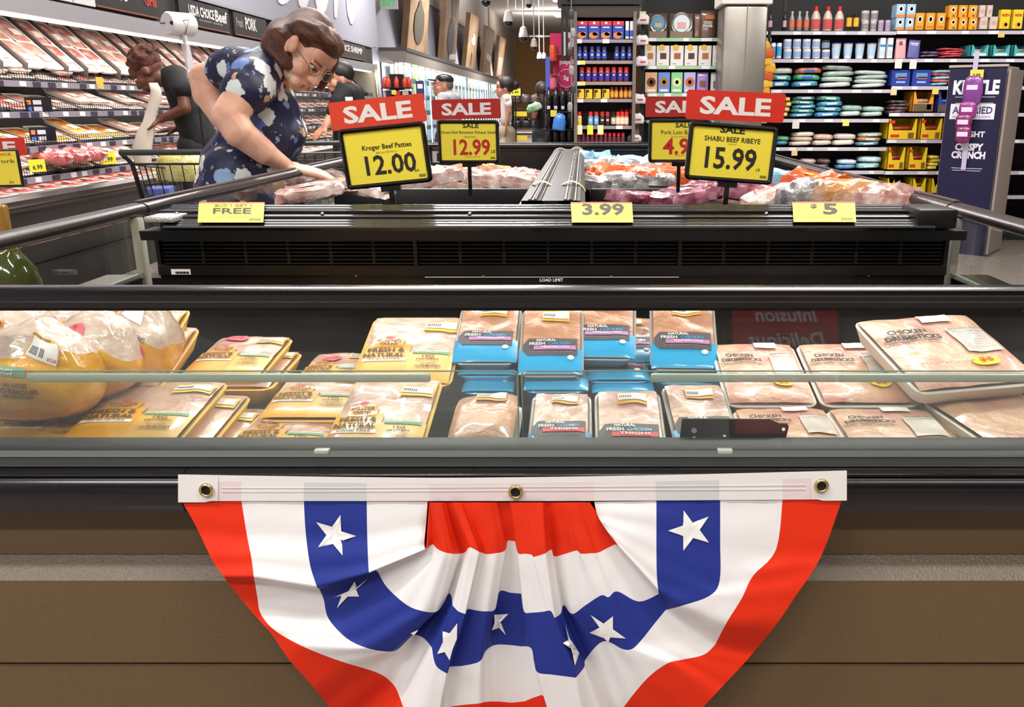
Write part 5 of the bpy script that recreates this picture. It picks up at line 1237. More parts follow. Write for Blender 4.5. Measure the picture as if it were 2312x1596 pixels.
for x0, x1, y0, y1 in ((1150, 1238, 35, 150), (1240, 1328, 35, 150), (1145, 1228, 152, 258), (1230, 1310, 152, 258)): carton(Z5, (x0, x1, y0, y1), 'light blue and orange baking soda box stacked two high', 'blue baking soda boxes', 'a8cbe4', [('d', 0, .62, .6, .5, 'f4f1ea'), ('d', 0, .64, .34, .3, 'd8502c'), ('r', 0, .12, 1, .22, 'e8883a')], .14)
for x0 in (1312, 1403, 1495): carton(Z5, (x0, x0 + 88, 110, 255), 'single orange yellow baking soda box in a row of three', 'large orange baking soda boxes', 'e8a22c', [('d', 0, .62, .55, .42, 'f2e8d2'), ('d', 0, .62, .34, .27, 'c8402c'), ('r', 0, .16, .8, .12, 'c9781c')], .12)
for x0 in (1600, 1686, 1771):
    for y0 in (45, 150): carton(Z5, (x0, x0 + 84, y0, y0 + 105), 'small orange baking soda box stacked two high', 'small orange baking soda boxes', 'eaa01e', [('d', 0, .62, .52, .44, 'f2e8d2'), ('d', 0, .62, .3, .26, 'c8402c'), ('d', .1, .14, .3, .16, '7a4a1a')], .1)
for x0, x1, y0, y1 in ((1862, 1925, 45, 150), (1927, 1988, 45, 150), (1866, 1945, 142, 250), (1950, 2030, 142, 250)): carton(Z5, (x0, x1, y0, y1), 'plain beige carton beside the orange boxes', 'beige cartons', 'd8c3b6', [('r', 0, .5, .6, .3, 'c8aa9c')], .08)
for x0 in (2036, 2146): carton(Z5, (x0, x0 + 106, 82, 247), 'bright yellow corn starch box', 'yellow corn starch boxes', 'f2d022', [('t', 'MAIZENA', 0, .72, .75, .14, 'c84a1c'), ('d', .05, .22, .6, .3, 'e8a03c'), ('d', .12, .22, .3, .18, 'f6efe0')], .06)
# row 2
for x0 in (75, 127): bottle(Z5, (x0, x0 + 52, 365, 500), 'slim blue and white can', 'slim blue and white cans', 'e8eaee', '2a5ab8', '4aa0d8', 'can', 'can')
for x0 in (190, 272, 355, 438):
    for y0 in (335, 420): bottle(Z5, (x0, x0 + 75, y0, y0 + 82), 'white tub with blue and red print stacked two high', 'white frosting tubs', 'f0eef0', 'ecebee', '9ab4d8', 'can', 'tub')
for y0, c in ((345, '3a3a44'), (425, 'f0eef0')): bottle(Z5, (520, 595, y0, y0 + 78), 'white tub stacked at the row end' if y0 > 400 else 'dark empty tub stacked at the row end', None, c, c, '8898b8', 'can', 'tub')
for x0 in (602, 704, 805, 906): bottle(Z5, (x0, x0 + 92, 368, 503), 'white tapered cup with blue print', 'white blue cups', 'e6ecf4', '3a62b4', 'b8d4ee', 'cup', 'cup')
for x0 in (1005, 1071): carton(Z5, (x0, x0 + 64, 325, 500), 'tall white carton with blue bands', 'tall white blue cartons', 'e8eef2', [('r', 0, .62, 1, .12, '3a8ac8'), ('r', 0, .28, .9, .3, 'c8dcea')], .08)
pouch(Z5, (1145, 1255, 325, 500), 'pink standing pouch on the shelf', None, 'dda0a8', [('r', -.05, .75, .3, .18, '6a4048')]); pouch(Z5, (1250, 1368, 340, 496), 'violet standing pouch beside the pink pouch', None, '5a5aa0', [('t', 'ACAI', -.1, .72, .5, .14, 'c8c0e0')], lean=4)
bag_stack(Z5, (1378, 1555, 440, 490), 2, 'flat dark purple snack bag', 'dark purple snack bags', ['3a2448', '4a2c58']); bag_stack(Z5, (1548, 1758, 412, 492), 4, 'shiny red snack bag in a low pile', 'red snack bags', ['b8202c', 'c83038'])
for x0, x1 in ((1785, 1958), (1970, 2142), (2150, 2320)): display_tray(Z5, (x0, x1, 385, 488), 'teal open display carton of bars', 'teal display cartons', '4ab0b0', 'c8c0a8', [(0, .2, .7, .18, 'e8f0ee')])
# row 3
bag_stack(Z5, (85, 268, 585, 752), 3, 'blue and green rice bag stacked next to the column', 'blue rice bags', ['2a8ac0', '2a9a8a', 'b8b4b0'], ['dce8f0', 'dce8f0', None])
bag_stack(Z5, (285, 515, 580, 752), 3, 'multicoloured marshmallow bag with orange ends', 'multicoloured bags', ['2a90b8', '2a9a60', 'c85a3a'], ['d8ecf4', '2a62c8', '2a62c8'])
bag_stack(Z5, (528, 800, 560, 752), 4, 'pale green and white bag in a stack of four', 'pale green bags stacked four high', ['dce4e0', 'a8c0b4', '9cb4a4', '7c8c84']); bag_stack(Z5, (815, 1092, 605, 752), 4, 'white and mint bag in a lower stack', 'white mint bags', ['dfe6e2', 'c6d8d0', 'a2b8ae', 'c2c8c4'])
for x0 in (1108, 1285): carton(Z5, (x0, x0 + 172, 600, 737), 'royal blue cookie carton with pictured packs', 'royal blue cookie cartons', '24389a', [('r', 0, .66, .62, .3, '5a9ac8'), ('r', .05, .5, .5, .14, 'c8604a'), ('r', 0, .24, .5, .12, '9ab4e0')], .2)
bag_stack(Z5, (1462, 1640, 600, 735), 5, 'light blue and red snack bag in a pile of five', 'light blue snack bags', ['6ab4d8', 'c84a3a', '8ac8e0', 'b83a3a', '7ab0d0'])
# row 4
bag_stack(Z5, (185, 262, 830, 1006), 4, 'orange and yellow bag partly behind the red sale card', 'orange yellow bags', ['e8a83a', 'd88a2a'], ['f0d8a0'])
bag_stack(Z5, (265, 472, 825, 1006), 5, 'teal and blue food bag in a stack of five', 'teal food bags', ['2a90b0', '3aa08a', '2a88b8', '4a9a7a', '3a6a78'], ['cfe8f0']); bag_stack(Z5, (480, 702, 822, 1006), 4, 'bright blue and green food bag in a stack of four', 'blue green food bags', ['2a80c0', '3a98a8', '2a8ab8', '3a8a70'], ['cfe8f0'])
bag_stack(Z5, (702, 880, 905, 1002), 2, 'mint and white candy bag in a low pile', 'mint candy bags', ['c6dcd6', '8ab8ac']); bag_stack(Z5, (885, 1070, 915, 1002), 2, 'pale mint candy bag beside another mint pile', 'pale mint candy bags', ['b8d4cc', '9cc4b8'])
bag_stack(Z5, (1095, 1275, 860, 972), 4, 'dark brown and red chip bag in a pile', 'dark chip bags', ['2a1c1c', '5a2a2a', '3a2424', '241a1a'])
display_tray(Z5, (1283, 1490, 785, 962), 'orange and brown open display carton of cookies', None, 'e8982a', 'd8b8a0', [(0, .22, .9, .36, '6a5a48'), (.28, .25, .2, .25, 'b87a48')]); display_tray(Z5, (1495, 1690, 785, 966), 'blue and grey open display carton of snacks', None, '2a3a8a', '3a62b8', [(0, .2, .9, .34, '5a5448')])
# row 5
bag_stack(Z5, (130, 250, 1172, 1246), 2, 'blue and green bag low beside the black sign frame', 'blue green bags low down', ['2a80b8', '3a9a5a'])
bag_stack(Z5, (265, 455, 1135, 1252), 3, 'beige marshmallow bag in a stack of three', 'beige bags', ['e6d2bc', 'dcc0a8', 'e8d8c8']); bag_stack(Z5, (460, 628, 1155, 1252), 2, 'cream marshmallow bag in a stack of two', 'cream bags', ['e8d4c0', 'd8b498']); bag_stack(Z5, (636, 826, 1150, 1252), 2, 'white and peach marshmallow bag', 'white peach bags', ['ecdccc', 'e0d0c4'])
bag_stack(Z5, (836, 1042, 1140, 1252), 3, 'mixed blue and orange marshmallow bag', 'mixed marshmallow bags', ['4a90b0', 'c87a3a', 'a8b8a0'], ['d0e4f0'])
for x0, x1, y0, y1 in ((1072, 1345, 1020, 1198), (1350, 1560, 1015, 1198), (1562, 1760, 1015, 1198), (1066, 1243, 1265, 1458), (1246, 1432, 1265, 1458)): display_tray(Z5, (x0, x1, y0, y1), ('yellow open display carton of cookies with red print, %s cookie shelf' % ('upper' if y0 < 1100 else 'lower')), 'yellow cookie cartons', 'f0cc1e', 'c8442a', [(.3, .2, .2, .28, '8a5a2a'), (-.25, .18, .3, .14, 'd83a24'), (-.38, .85, .2, .14, 'd83a24')])
bag_stack(Z5, (1434, 1545, 1335, 1456), 4, 'yellow snack bag piled next to the cookie cartons', 'yellow snack bags', ['e8c828', 'f0d83a', 'd8b020'])
# row 6
bag_stack(Z5, (340, 480, 1365, 1450), 2, 'pale pink bag low behind the case rail', 'pale pink bags', ['d8b4bc', 'c8a4a8']); bag_stack(Z5, (484, 605, 1365, 1450), 2, 'dark brown bag low behind the case rail', 'dark brown bags', ['3a2c2c', '4a3430']); bag_stack(Z5, (664, 832, 1372, 1452), 2, 'blue and white bag on the low shelf', 'blue white low bags', ['4a8ac0', 'c8dcec']); bag_stack(Z5, (840, 1045, 1345, 1452), 2, 'aqua and white bag on the low shelf', 'aqua bags', ['8ac4cc', 'b8dce0'], ['e0eef0'])
for x0, x1 in ((1060, 1150), (1280, 1420), (1440, 1540)): display_tray(Z5, (x0, x1, 1530, 1660), 'yellow display carton on the lowest visible shelf', 'low yellow cartons', 'e8c81c', 'b89a20')
bag_stack(Z5, (1155, 1275, 1585, 1660), 2, 'purple and yellow bag on the lowest visible shelf', 'low purple bags', ['6a2a78', 'd8b82a'])

# ---- centre section with green price strips
for k, yc in enumerate((415, 705, 990)): shelf(Z4, 930, 2250 if k < 1 else 1790, yc, 36, RAILG, True, xend=at_y(1745, 100, SY).x - .02, seed=40 + k)
shelf(Z4, 930, 1790, 1270, 30, RAILG, False, xend=at_y(1745, 100, SY).x - .02, seed=44)
for i, (x0, x1, c, c2, lab) in enumerate(((950, 1145, '5a9ac0', 'c8b890', 'shiny foil pie tin with a blue sleeve in a brown box'), (1168, 1418, 'd8e4ea', 'e0a8a8', 'shiny foil pie tin with a white sleeve in a brown box'))):
    bx = px_box(Z4, x0, x1, 120, 392); w_, h_ = bx[1] - bx[0], bx[3] - bx[2]
    o = thing('pie_tin_box', lab, 'pie tin', ((bx[0] + bx[1]) / 2, SY, bx[2]))
    MB().prism([(-w_ / 2, 0), (w_ / 2, 0), (w_ / 2, h_ * .94), (-w_ / 2, h_ * .94)], 'y', .03, .06).build('card_box', M('4a3a30', .6), o); card('front_flap', (0, .02, h_ * .13), w_ * .96, h_ * .26, M('8a7662', .6), o)
    n = 24; r = w_ * .47
    b = MB(); b.loft([[Vector((rr_ * math.cos(2 * math.pi * k / n), yy, h_ * .55 + rr_ * math.sin(2 * math.pi * k / n))) for k in range(n)] for rr_, yy in ((r, .026), (r, .02), (r * .88, .022), (r * .78, .03))]); b.build('foil_tin', CHROME, o, smooth=40)
    MB().add([(r * .74 * math.cos(2 * math.pi * k / n), .018, h_ * .55 + r * .74 * math.sin(2 * math.pi * k / n)) for k in range(n)], [tuple(range(n))]).build('paper_lid', M(c, .5), o)
    card('print_panel', (0, .015, h_ * .48), r * .8, r * .5, M(c2, .5), o)
pouch(Z4, (1420, 1500, 140, 386), 'brown cacao pouch behind another cacao pouch', None, '6a4436'); pouch(Z4, (1482, 1655, 108, 388), 'brown cacao powder pouch with white lettering', None, '5a3a2a', [('t', 'CACAO', -.02, .55, .55, .11, 'ece4da'), ('t', 'POWDER', -.02, .42, .6, .11, 'ece4da'), ('r', .1, .75, .6, .16, 'b8622a')])
for x0, x1, c in ((900, 1023, 'b8763c'), (1026, 1166, '4a3832'), (1170, 1315, 'a85a3c'), (1318, 1460, '4a3440'), (1464, 1606, 'b06a3a'), (1610, 1752, '9a4a34')): carton(Z4, (x0, x1, 475, 686), 'white baking mix box with a round yellow seal', 'white baking mix boxes', 'e6e2de', [('d', -.1, .90, .5, .3, 'e8b84a'), ('r', .02, .48, .5, .3, c), ('r', -.2, .1, .3, .05, 'a8a4a0')], .07)
for x0, x1, c, cc, lab in ((910, 1038, 'dcae84', '6a3c22', 'tan bread mix box'), (1042, 1172, '6a8cd8', 'a87a4a', 'blue cookie mix box'), (1178, 1305, '8ad09a', 'e0e09a', 'green lemon mix box'), (1310, 1440, 'b4b4e4', 'c8622a', 'lilac pancake mix box')):
    carton(Z4, (x0, x1, 755, 968), lab + ' with a pictured cookie in the centre', None, c, [('d', 0, .52, .78, .46, cc), ('d', 0, .52, .3, .2, 'ecd8b0'), ('r', 0, .12, .7, .1, 'f0ece6')], .06)
pouch(Z4, (1443, 1580, 755, 968), 'violet standing pouch with cake picture', None, '9a7ac0', [('r', .0, .45, .5, .3, '7a4a34'), ('r', 0, .15, .6, .12, 'd060b0')]); pouch(Z4, (1590, 1700, 755, 968), 'white standing pouch next to the steel column', None, 'c8c8ca', [('r', .0, .4, .5, .35, '8a6a5a')])
# ---- steel column
cx0, cx1 = at_y(1632, 100, 8.2).x, at_y(1731, 100, 8.2).x
t = thing('steel_column', 'square brushed steel clad column with a white upper part in front of the shelves', 'column', ((cx0 + cx1) / 2, 8.2, 0))
STL = mat('column_steel', '8f8981', .32, metal=.75, noise_amt=.15, nscale=4); wc = cx1 - cx0; zc_ = at_y(1680, 10, 8.2).z
MB().rbox((0, wc / 2, zc_ / 2), (wc, wc, zc_), .03, 2).build('steel_cladding', STL, t, smooth=30)
MB().box((.01, -.002, zc_ / 2), (.008, .008, zc_)).build('seam', M('77716a', .4), t)
MB().rbox((0, wc / 2, (zc_ + 5.8) / 2), (wc + .06, wc + .06, 5.8 - zc_), .01).build('upper_casing', M('cfcac4', .5), t)
# ---- clip strips of hanging bags
t = thing('clip_strip', 'black clip strip of white snack bags hanging between the spice rack and shelves', 'clip strip', at_y(*Z4(880, 760), SY - .14))
o0 = Vector(t.location)
MB().box((0, .01, .0), (.04, .006, 1.45)).build('strip', BLACKM, t)
for x0, x1, y0, y1 in ((795, 950, 150, 315), (800, 945, 370, 525), (800, 940, 590, 745), (765, 915, 985, 1135), (750, 895, 1190, 1345), (720, 870, 1405, 1500)):
    a = at_y(*Z4(x0, y1), SY - .16); b = at_y(*Z4(x1, y0), SY - .16); w_, h_ = b.x - a.x, b.z - a.z
    g = crumple(w_ * .9, .05, h_, x0, .5).build('snack_bag', mat('snack_white', 'dedbe0', .35, coat=.5, bump=.6, bscale=40), t, smooth=True, loc=Vector(((a.x + b.x) / 2, SY - .17, a.z)) - o0)
    card('print_patch', (w_ * .1, -.026, h_ * .62), w_ * .4, h_ * .12, M('c84a4a', .5), g)
p = at_y(*Z4(880, 140), SY - .15); o = card('shelf_tag', (0, 0, 0), .07, .035, M('dcd8a0', .5), None); o.location = p; tag(o, 'pale yellow ticket at the top of the white snack bag strip', 'price tag')
t = thing('chip_strip', 'strip of yellow and orange chip bags hanging at the column edge', 'clip strip', at_y(*Z4(2190, 700), SY - .2)); o0 = Vector(t.location)
MB().box((0, .01, 0), (.03, .005, .70)).build('strip', BLACKM, t)
for k in range(7):
    a = at_y(*Z4(2190 - k * 4, 470 + k * 78), SY - .2); crumple(.10, .05, .14, k * 1.7, .7).build('chip_bag', M(['e0a02a', 'c8581c', 'e8b83a'][k % 3], .35, coat=.5), t, smooth=True, loc=a - o0 + Vector(((k % 2) * .03 - .015, -.02, -.1)), rot=(0, R((k * 37 % 30) - 15), 0))

# ---- spice rack end cap
SR = 8.35
sr = thing('spice_rack', 'grey brown metal spice rack with five shelves beside the black shelving', 'shelving', at_y(*Z4(490, 700), SR)); so = Vector(sr.location)
RKM = mat('rack_brown', '6d625e', .45)
def sp(b, name, m=RKM):
    o = b.build(name, m, sr)
    for v in o.data.vertices: v.co -= so
    return o
lx_, rx_ = at_y(*Z4(182, 700), SR).x, at_y(*Z4(795, 700), SR).x
for x in (lx_, rx_): sp(MB().box((x, SR + .12, 1.2), (.03, .30, 2.4)), 'side_panel')
sp(MB().box(((lx_ + rx_) / 2, SR + .27, 1.2), (rx_ - lx_, .02, 2.4)), 'back_panel', mat('rack_back', '3a3230', .5))
SRZ = []
for yc in (430, 650, 870, 1050, 1330, 1500):
    a = at_y(*Z4(490, yc - 17), SR); b = at_y(*Z4(490, yc + 17), SR); SRZ.append(a.z)
    sp(MB().box(((lx_ + rx_) / 2, SR + .13, a.z - .008), (rx_ - lx_ - .03, .26, .012)), 'shelf'); sp(MB().box(((lx_ + rx_) / 2, SR - .005, (a.z + b.z) / 2), (rx_ - lx_ - .03, .012, a.z - b.z)), 'price_rail', mat('rack_rail', '8f8286', .4))
zt_ = at_y(*Z4(490, 180), SR).z; zu = at_y(*Z4(490, 68), SR).z
sp(MB().prism([(SR - .06, zu), (SR + .0, zt_), (SR + .28, zt_), (SR + .28, zu)], 'x', lx_ - .12, rx_ + .04), 'canopy', mat('rack_canopy', '5a504c', .5)); sp(MB().box(((lx_ + rx_) / 2 - .05, SR + .1, zu + .35), (rx_ - lx_ + .22, .36, .68)), 'header_box', SHB)
for k, (x, c) in enumerate(((215, 'ecebea'), (500, 'ecebea'))):
    p = at_y(*Z4(x, 430), SR - .012); sp(MB().box((p.x, SR - .014, p.z), (.06, .004, .035)), 'price_ticket', M(c, .5))
for yc in (655, 873):
    p = at_y(*Z4(235, yc), SR - .012); sp(MB().box((p.x, SR - .014, p.z), (.085, .004, .035)), 'price_ticket', M('e8e2d8', .5)); sp(MB().box((p.x + .02, SR - .018, p.z), (.04, .003, .03)), 'price_ticket', M('f0d83a', .5))
for x, y in ((230, 1052), (480, 1050), (640, 1330)): 
    p = at_y(*Z4(x, y), SR - .012); sp(MB().box((p.x, SR - .014, p.z), (.06, .004, .03)), 'price_ticket', M('ecebea', .5))
for x, c in ((222, 'dcd8b0'), (335, 'f0d83a'), (443, 'e8e0a0')):
    p = at_y(*Z4(x, 1355), SR - .02); sp(MB().box((p.x, SR - .02, p.z), (.055, .003, .085)), 'price_ticket', M(c, .5))
for x0 in (190, 316, 441, 569): carton(Z4, (x0, x0 + 122, 220, 410), 'red and blue seasoning box with fried food picture', 'seasoning boxes', '2c3f9a', [('r', 0, .89, 1, .22, 'c82a34'), ('d', 0, .9, .2, .14, 'f0e8e0'), ('r', 0, .66, .6, .06, 'd8dcec'), ('d', -.05, .22, .8, .38, 'c8783a'), ('d', .1, .3, .5, .22, 'e0a860')], .06, y=SR)
for x0 in (702, 748): carton(Z4, (x0, x0 + 40, 220, 404), 'narrow white and blue box', 'narrow white blue boxes', 'dcdce4', [('r', 0, .3, 1, .35, '2a52b8')], .06, y=SR)
for xc in (222, 283, 355, 420, 483, 613, 680, 748): bottle(Z4, (xc - 27, xc + 27, 480, 628), 'blue capped spice jar with red and blue label', 'blue capped spice jars', '4a2420', '28347a', '2c4aa8', 'jar', 'spice_jar', y=SR + .02, logo=('d8dce8', .38, .4, .12))
for xc in (247, 317, 383, 450, 516, 583, 650, 715): bottle(Z4, (xc - 31, xc + 31, 697, 850), 'red capped spice jar with violet label', 'red capped spice jars', '8a3020', 'c02c2c', '3a2c8c', 'jar', 'spice_jar', y=SR + .02, logo=('e8e4ec', .45, .3, .1))
for x0 in (195, 281, 370, 460): carton(Z4, (x0, x0 + 79, 930, 1030), 'small yellow and dark spice box', 'small yellow spice boxes', 'e8b81e', [('r', -.2, .78, .5, .3, '3a2c28'), ('r', -.32, .4, .2, .5, '4a3c34')], .05, y=SR)
for xc in (563, 608, 660, 708, 755): bottle(Z4, (xc - 22, xc + 22, 905, 1028), 'small orange spice jar with rust red cap', 'orange spice jars', 'a05a24', '8a2a1c', 'd89a3a', 'jar', 'spice_jar', y=SR + .02)
for xc, b_, c_, l_, lab in ((222, 'e8dcb8', 'd83024', 'e8cc2c', 'yellow bottle with red cap alone at the shelf end'), (340, '5a86b8', 'd02c30', '7ab0d8', 'light blue bottle with red cap'), (400, '5a86b8', 'd02c30', '7ab0d8', 'light blue bottle with red cap'), (462, '241414', 'b82c28', '3a2020', 'dark sauce bottle with red cap and pale emblem'), (517, '241414', 'b82c28', '3a2020', 'dark sauce bottle with red cap and pale emblem'), (578, '1c1412', '1c1816', 'c8b890', 'black capped sauce bottle'), (627, 'c86a4a', 'c83024', 'e8d8c0', 'short shaker with red cap'), (672, 'c86a4a', 'd83428', 'e8d8c0', 'short shaker with red cap'), (717, 'c86a4a', 'd83428', 'e8d8c0', 'short shaker with red cap')):
    bottle(Z4, (xc - 25, xc + 25, 1165, 1312), lab + ' on the lower spice shelf', 'bottles on the lower spice shelf', b_, c_, l_, 'jar', 'sauce_bottle', y=SR + .02, logo=('e4d8d0', .4, .5, .14))
for xc, yc in ((663, 1168), (715, 1168), (762, 1168)): bottle(Z4, (xc - 22, xc + 22, 1140, 1190), 'round red bottle cap showing behind the shakers', 'red caps behind the shakers', 'c03024', 'd83428', 'c03024', 'jar', 'bottle', y=SR + .12)
for k in range(11): bottle(Z4, (197 + k * 46, 197 + k * 46 + 42, 1385, 1500), 'dark spice jar with %s cap on the bottom rack shelf' % ('red' if k > 2 else 'maroon'), 'jars on the bottom rack shelf', '4a2020', 'c02c34' if k > 2 else '8a2a34', '6a2a3a', 'jar', 'spice_jar', y=SR + .02)
# things hanging at the rack side
t = thing('strap_strip', 'black hanging strap beside the spice rack canopy', 'strap', at_y(*Z4(68, 320), SR - .06)); 
for dx in (-.02, .02): MB().box((dx, 0, 0), (.022, .004, .52)).build('strap', BLACKM, t)
t = thing('clip_strip', 'silver clip strip of small dark packets hanging beside the spice rack', 'clip strip', at_y(*Z4(140, 620), SR - .1))
MB().box((0, 0, 0), (.012, .003, 1.2)).build('strip', CHROME, t)
for k in range(7): pillow(.05, .02, .09, 5, k).build('packet', M('3a3a3c' if k % 2 else '8a8a8c', .35), t, smooth=True, loc=(.0 + .015 * (k % 3 - 1), -.01, .5 - k * .16))

# ---- boxed chip display (navy standee) on the floor
KY = 7.85
a = at_y(2148, 150, KY); b_ = at_y(2272, 148, KY); kw = b_.x - a.x
t = thing('chip_shipper', 'tall navy cardboard chip display with white lettering standing by the glass side', 'display stand', ((a.x + b_.x) / 2, KY, 0), (0, 0, R(-37)))
NAVY = mat('navy_card', '0f0c36', .45); zt_ = a.z; GC = mat('stand_grey', 'a89c94', .55)
MB().box((0, .22, zt_ / 2), (kw, .44, zt_)).build('carton_body', GC, t)
card('front_panel', (0, 0, zt_ / 2), kw - .004, zt_, NAVY, t, d=.001)
W_ = M('dfdfe8', .5)
def kt(s, x, v, wd, ht, m=W_, bold=.03): 
    z = at_y(2200, v, KY).z; lettering(s, m, t, (x * kw, -.0022, z), wd=wd * kw, ht=ht, bold=bold)
kt('KETTLE', 0, 197, .80, .12, bold=.05)
for v, w_ in ((219, .7), (233, .66), (380, .55), (385, .5)): z = at_y(2200, v, KY).z; card('white_rule', (0, -.0018, z), w_ * kw, .004, W_, t)
z = at_y(2200, 252, KY).z; card('white_plate', (-.02 * kw, -.0018, z), .78 * kw, .13, W_, t); lettering('AIR FRIED', M('2a2a5a', .5), t, (-.02 * kw, -.003, z + .012), wd=.7 * kw, ht=.06, bold=.02); lettering('KETTLE CHIPS', M('5a5a7a', .5), t, (-.02 * kw, -.003, z - .045), wd=.66 * kw, ht=.018, bold=0)
kt('LIGHT', .05, 303, .4, .05); kt('CRISPY', -.0, 332, .5, .065, bold=.05); kt('CRUNCH', -.0, 350, .6, .065, bold=.05)
MB().box((0, .0, zt_ + .005), (kw + .01, .03, .02)).build('top_edge', GC, t); MB().box((kw / 2 + .03, .2, zt_ / 2), (.02, .5, zt_ * .97)).build('side_flange', M('8d8078', .5), t)
# clip strip of purple bags on its front
z0 = at_y(2200, 170, KY).z
MB().box((-.02, -.03, z0 - .30), (.04, .004, 1.0)).build('clip_strip', M('b8b0c8', .4), t)
card('yellow_tag', (.0, -.035, z0 + .0), .11, .09, M('d8cf4a', .5), t); lettering('3.99', INK, t, (.0, -.0365, z0), wd=.06)
for k, (v, dx, c) in enumerate(((222, -.01, '7a3a86'), (250, -.03, '8a2f78'), (278, -.05, '7a1f58'), (305, -.04, '7a2058'))):
    z = at_y(2200, v, KY).z; g = pillow(.16 - .01 * k, .07, .26 if k == 0 else .15, 8, k, .6).build('purple_chip_bag', mat('purple_' + c, c, .3, coat=.6, bump=.5, bscale=30), t, smooth=True, loc=(dx, -.06 - .01 * k, z - .07))
    card('print_patch', (0, -.037, .16 if k == 0 else .08), .09, .04, M('d8c8e4', .5), g)
# darker rack at the frame edge with bags
t = thing('side_rack', 'dark rack with clear bags standing behind the navy chip display', 'shelving', (4.75, 7.6, 0))
MB().box((0, .3, .8), (.5, .03, 1.6)).build('back', BLACKM, t); MB().box((0, .1, .06), (.5, .45, .12)).build('base', BLACKM, t)
for z in (.45, .80, 1.15): MB().box((0, .1, z), (.5, .4, .02)).build('shelf', BLACKM, t)
for k, (z, c) in enumerate(((1.16, '6a5a52'), (.81, '5a666e'), (.46, '8a3a22'), (.12, 'a8482a'))):
    o = pillow(.36, .28, .2, 8, k).build('clear_bag', mat('cbag_' + c, c, .3, coat=.6, bump=.4), None, smooth=True, loc=(4.75, 7.68, z)); tag(o, ['brownish', 'grey blue', 'rust', 'orange'][k] + ' clear bag on the dark rack behind the navy display', 'bag')
# ---- drinks end display: pink standee, black bottles, blue packs
PY = 9.0
a = at_y(1243, 205, PY); b_ = at_y(1293, 75, PY); w_ = b_.x - a.x; h_ = b_.z - a.z
t = thing('drink_standee', 'hot pink drink display panel with white lettering behind the spice rack', 'display stand', ((a.x + b_.x) / 2, PY, 0))
HP = mat('hot_pink', 'd02462', .45)
MB().box((0, .05, (a.z + b_.z) / 2 + h_ * .32), (w_, .10, h_ * .36)).build('top_panel', HP, t); MB().box((.02, .09, a.z + h_ * .28), (w_ * .95, .06, h_ * .62)).build('main_panel', HP, t)
MB().box((0, .1, a.z / 2), (w_ * .8, .3, a.z)).build('base', BLACKM, t)
lettering('poppi', W_, t, (w_ * .22, .056, a.z + h_ * .50), wd=w_ * .62, bold=.04); lettering('p', W_, t, (w_ * .32, -.003, a.z + h_ * .82), ht=.22, bold=.05); lettering('5g', W_, t, (w_ * .2, .056, a.z + h_ * .22), wd=w_ * .24, bold=.05)
n = 24; MB().tube([(w_ * .2 + .085 * math.cos(2 * math.pi * k / n), .056, a.z + h_ * .22 + .085 * math.sin(2 * math.pi * k / n)) for k in range(n + 1)], .004, 5).build('circle', W_, t)
for z, c in ((.56, 'd8502a'), (.30, 'c8283c'), (.06, 'd85a70')):
    MB().box((-w_ * .35, -.02, a.z + h_ * z - .012), (w_ * .32, .14, .012)).build('ledge', HP, t)
MB().box((-w_ * .62, .04, a.z + h_ * .3), (w_ * .2, .05, h_ * .6)).build('blue_panel', M('5a6ad0', .5), t)
for k, (z, c) in enumerate(((.56, 'd8502a'), (.06, 'd86a80'))):
    o = MB().lathe([(.036, 0), (.036, .12), (.03, .13)], 12).build('drink_can', M(c, .3), None, smooth=40, loc=((a.x + b_.x) / 2 - w_ * .35, PY - .03, a.z + h_ * z - .005)); tag(o, ['orange drink can on the upper ledge of the pink panel', 'pink drink can on the lower ledge of the pink panel'][k], 'can')
# black bottle packs stacked in front
BY = 8.6
for i in range(4):
    for j in range(3):
        u0 = 1231 + i * 16; p = at_y(u0 + 8, 212 + j * 40 + 38, BY); r = .035
        o = MB().lathe([(r * .9, 0), (r, .02), (r, .13), (r * .8, .16), (r * .35, .19), (r * .35, .215), (0, .215)], 10).build('black_bottle', M('0e0d10', .2, coat=.6), None, smooth=40, loc=(p.x, BY, p.z)); tag(o, 'black drink bottle stacked in the end display under the pink panel', 'bottle', 'black drink bottles in the end display')
        if j == 0: card('white_label', (0, -r - .001, .03), .03, .03, M('c8c8c4', .5), o)
t = thing('drink_crates', 'black crate stack holding the drink bottles behind the island case', 'crate', at_y(1262, 330, BY + .1)); t.location.z = 0
for zz in (0, 1, 2):
    z = at_y(1262, 212 + zz * 40 + 38, BY).z; MB().box((0, -.05, z - .01), (.30, .2, .016)).build('tray', BLACKM, t)
MB().box((0, .12, .7), (.30, .06, 1.4)).build('back', BLACKM, t)
p = at_y(1258, 318, BY - .12); o = crumple(.11, .08, .24, 2, .6).build('blue_snack_bag', mat('bluebag', '3a7ad0', .3, coat=.6, bump=.5), None, smooth=True, loc=p, rot=(0, R(8), 0)); tag(o, 'bright blue snack bag leaning on the black bottle display', 'bag')
p = at_y(1250, 256, BY - .06); o = card('price_tag', (0, 0, 0), .06, .06, M('e0c83a', .5), None); o.location = p; tag(o, 'yellow price card on the black bottle display', 'price tag')
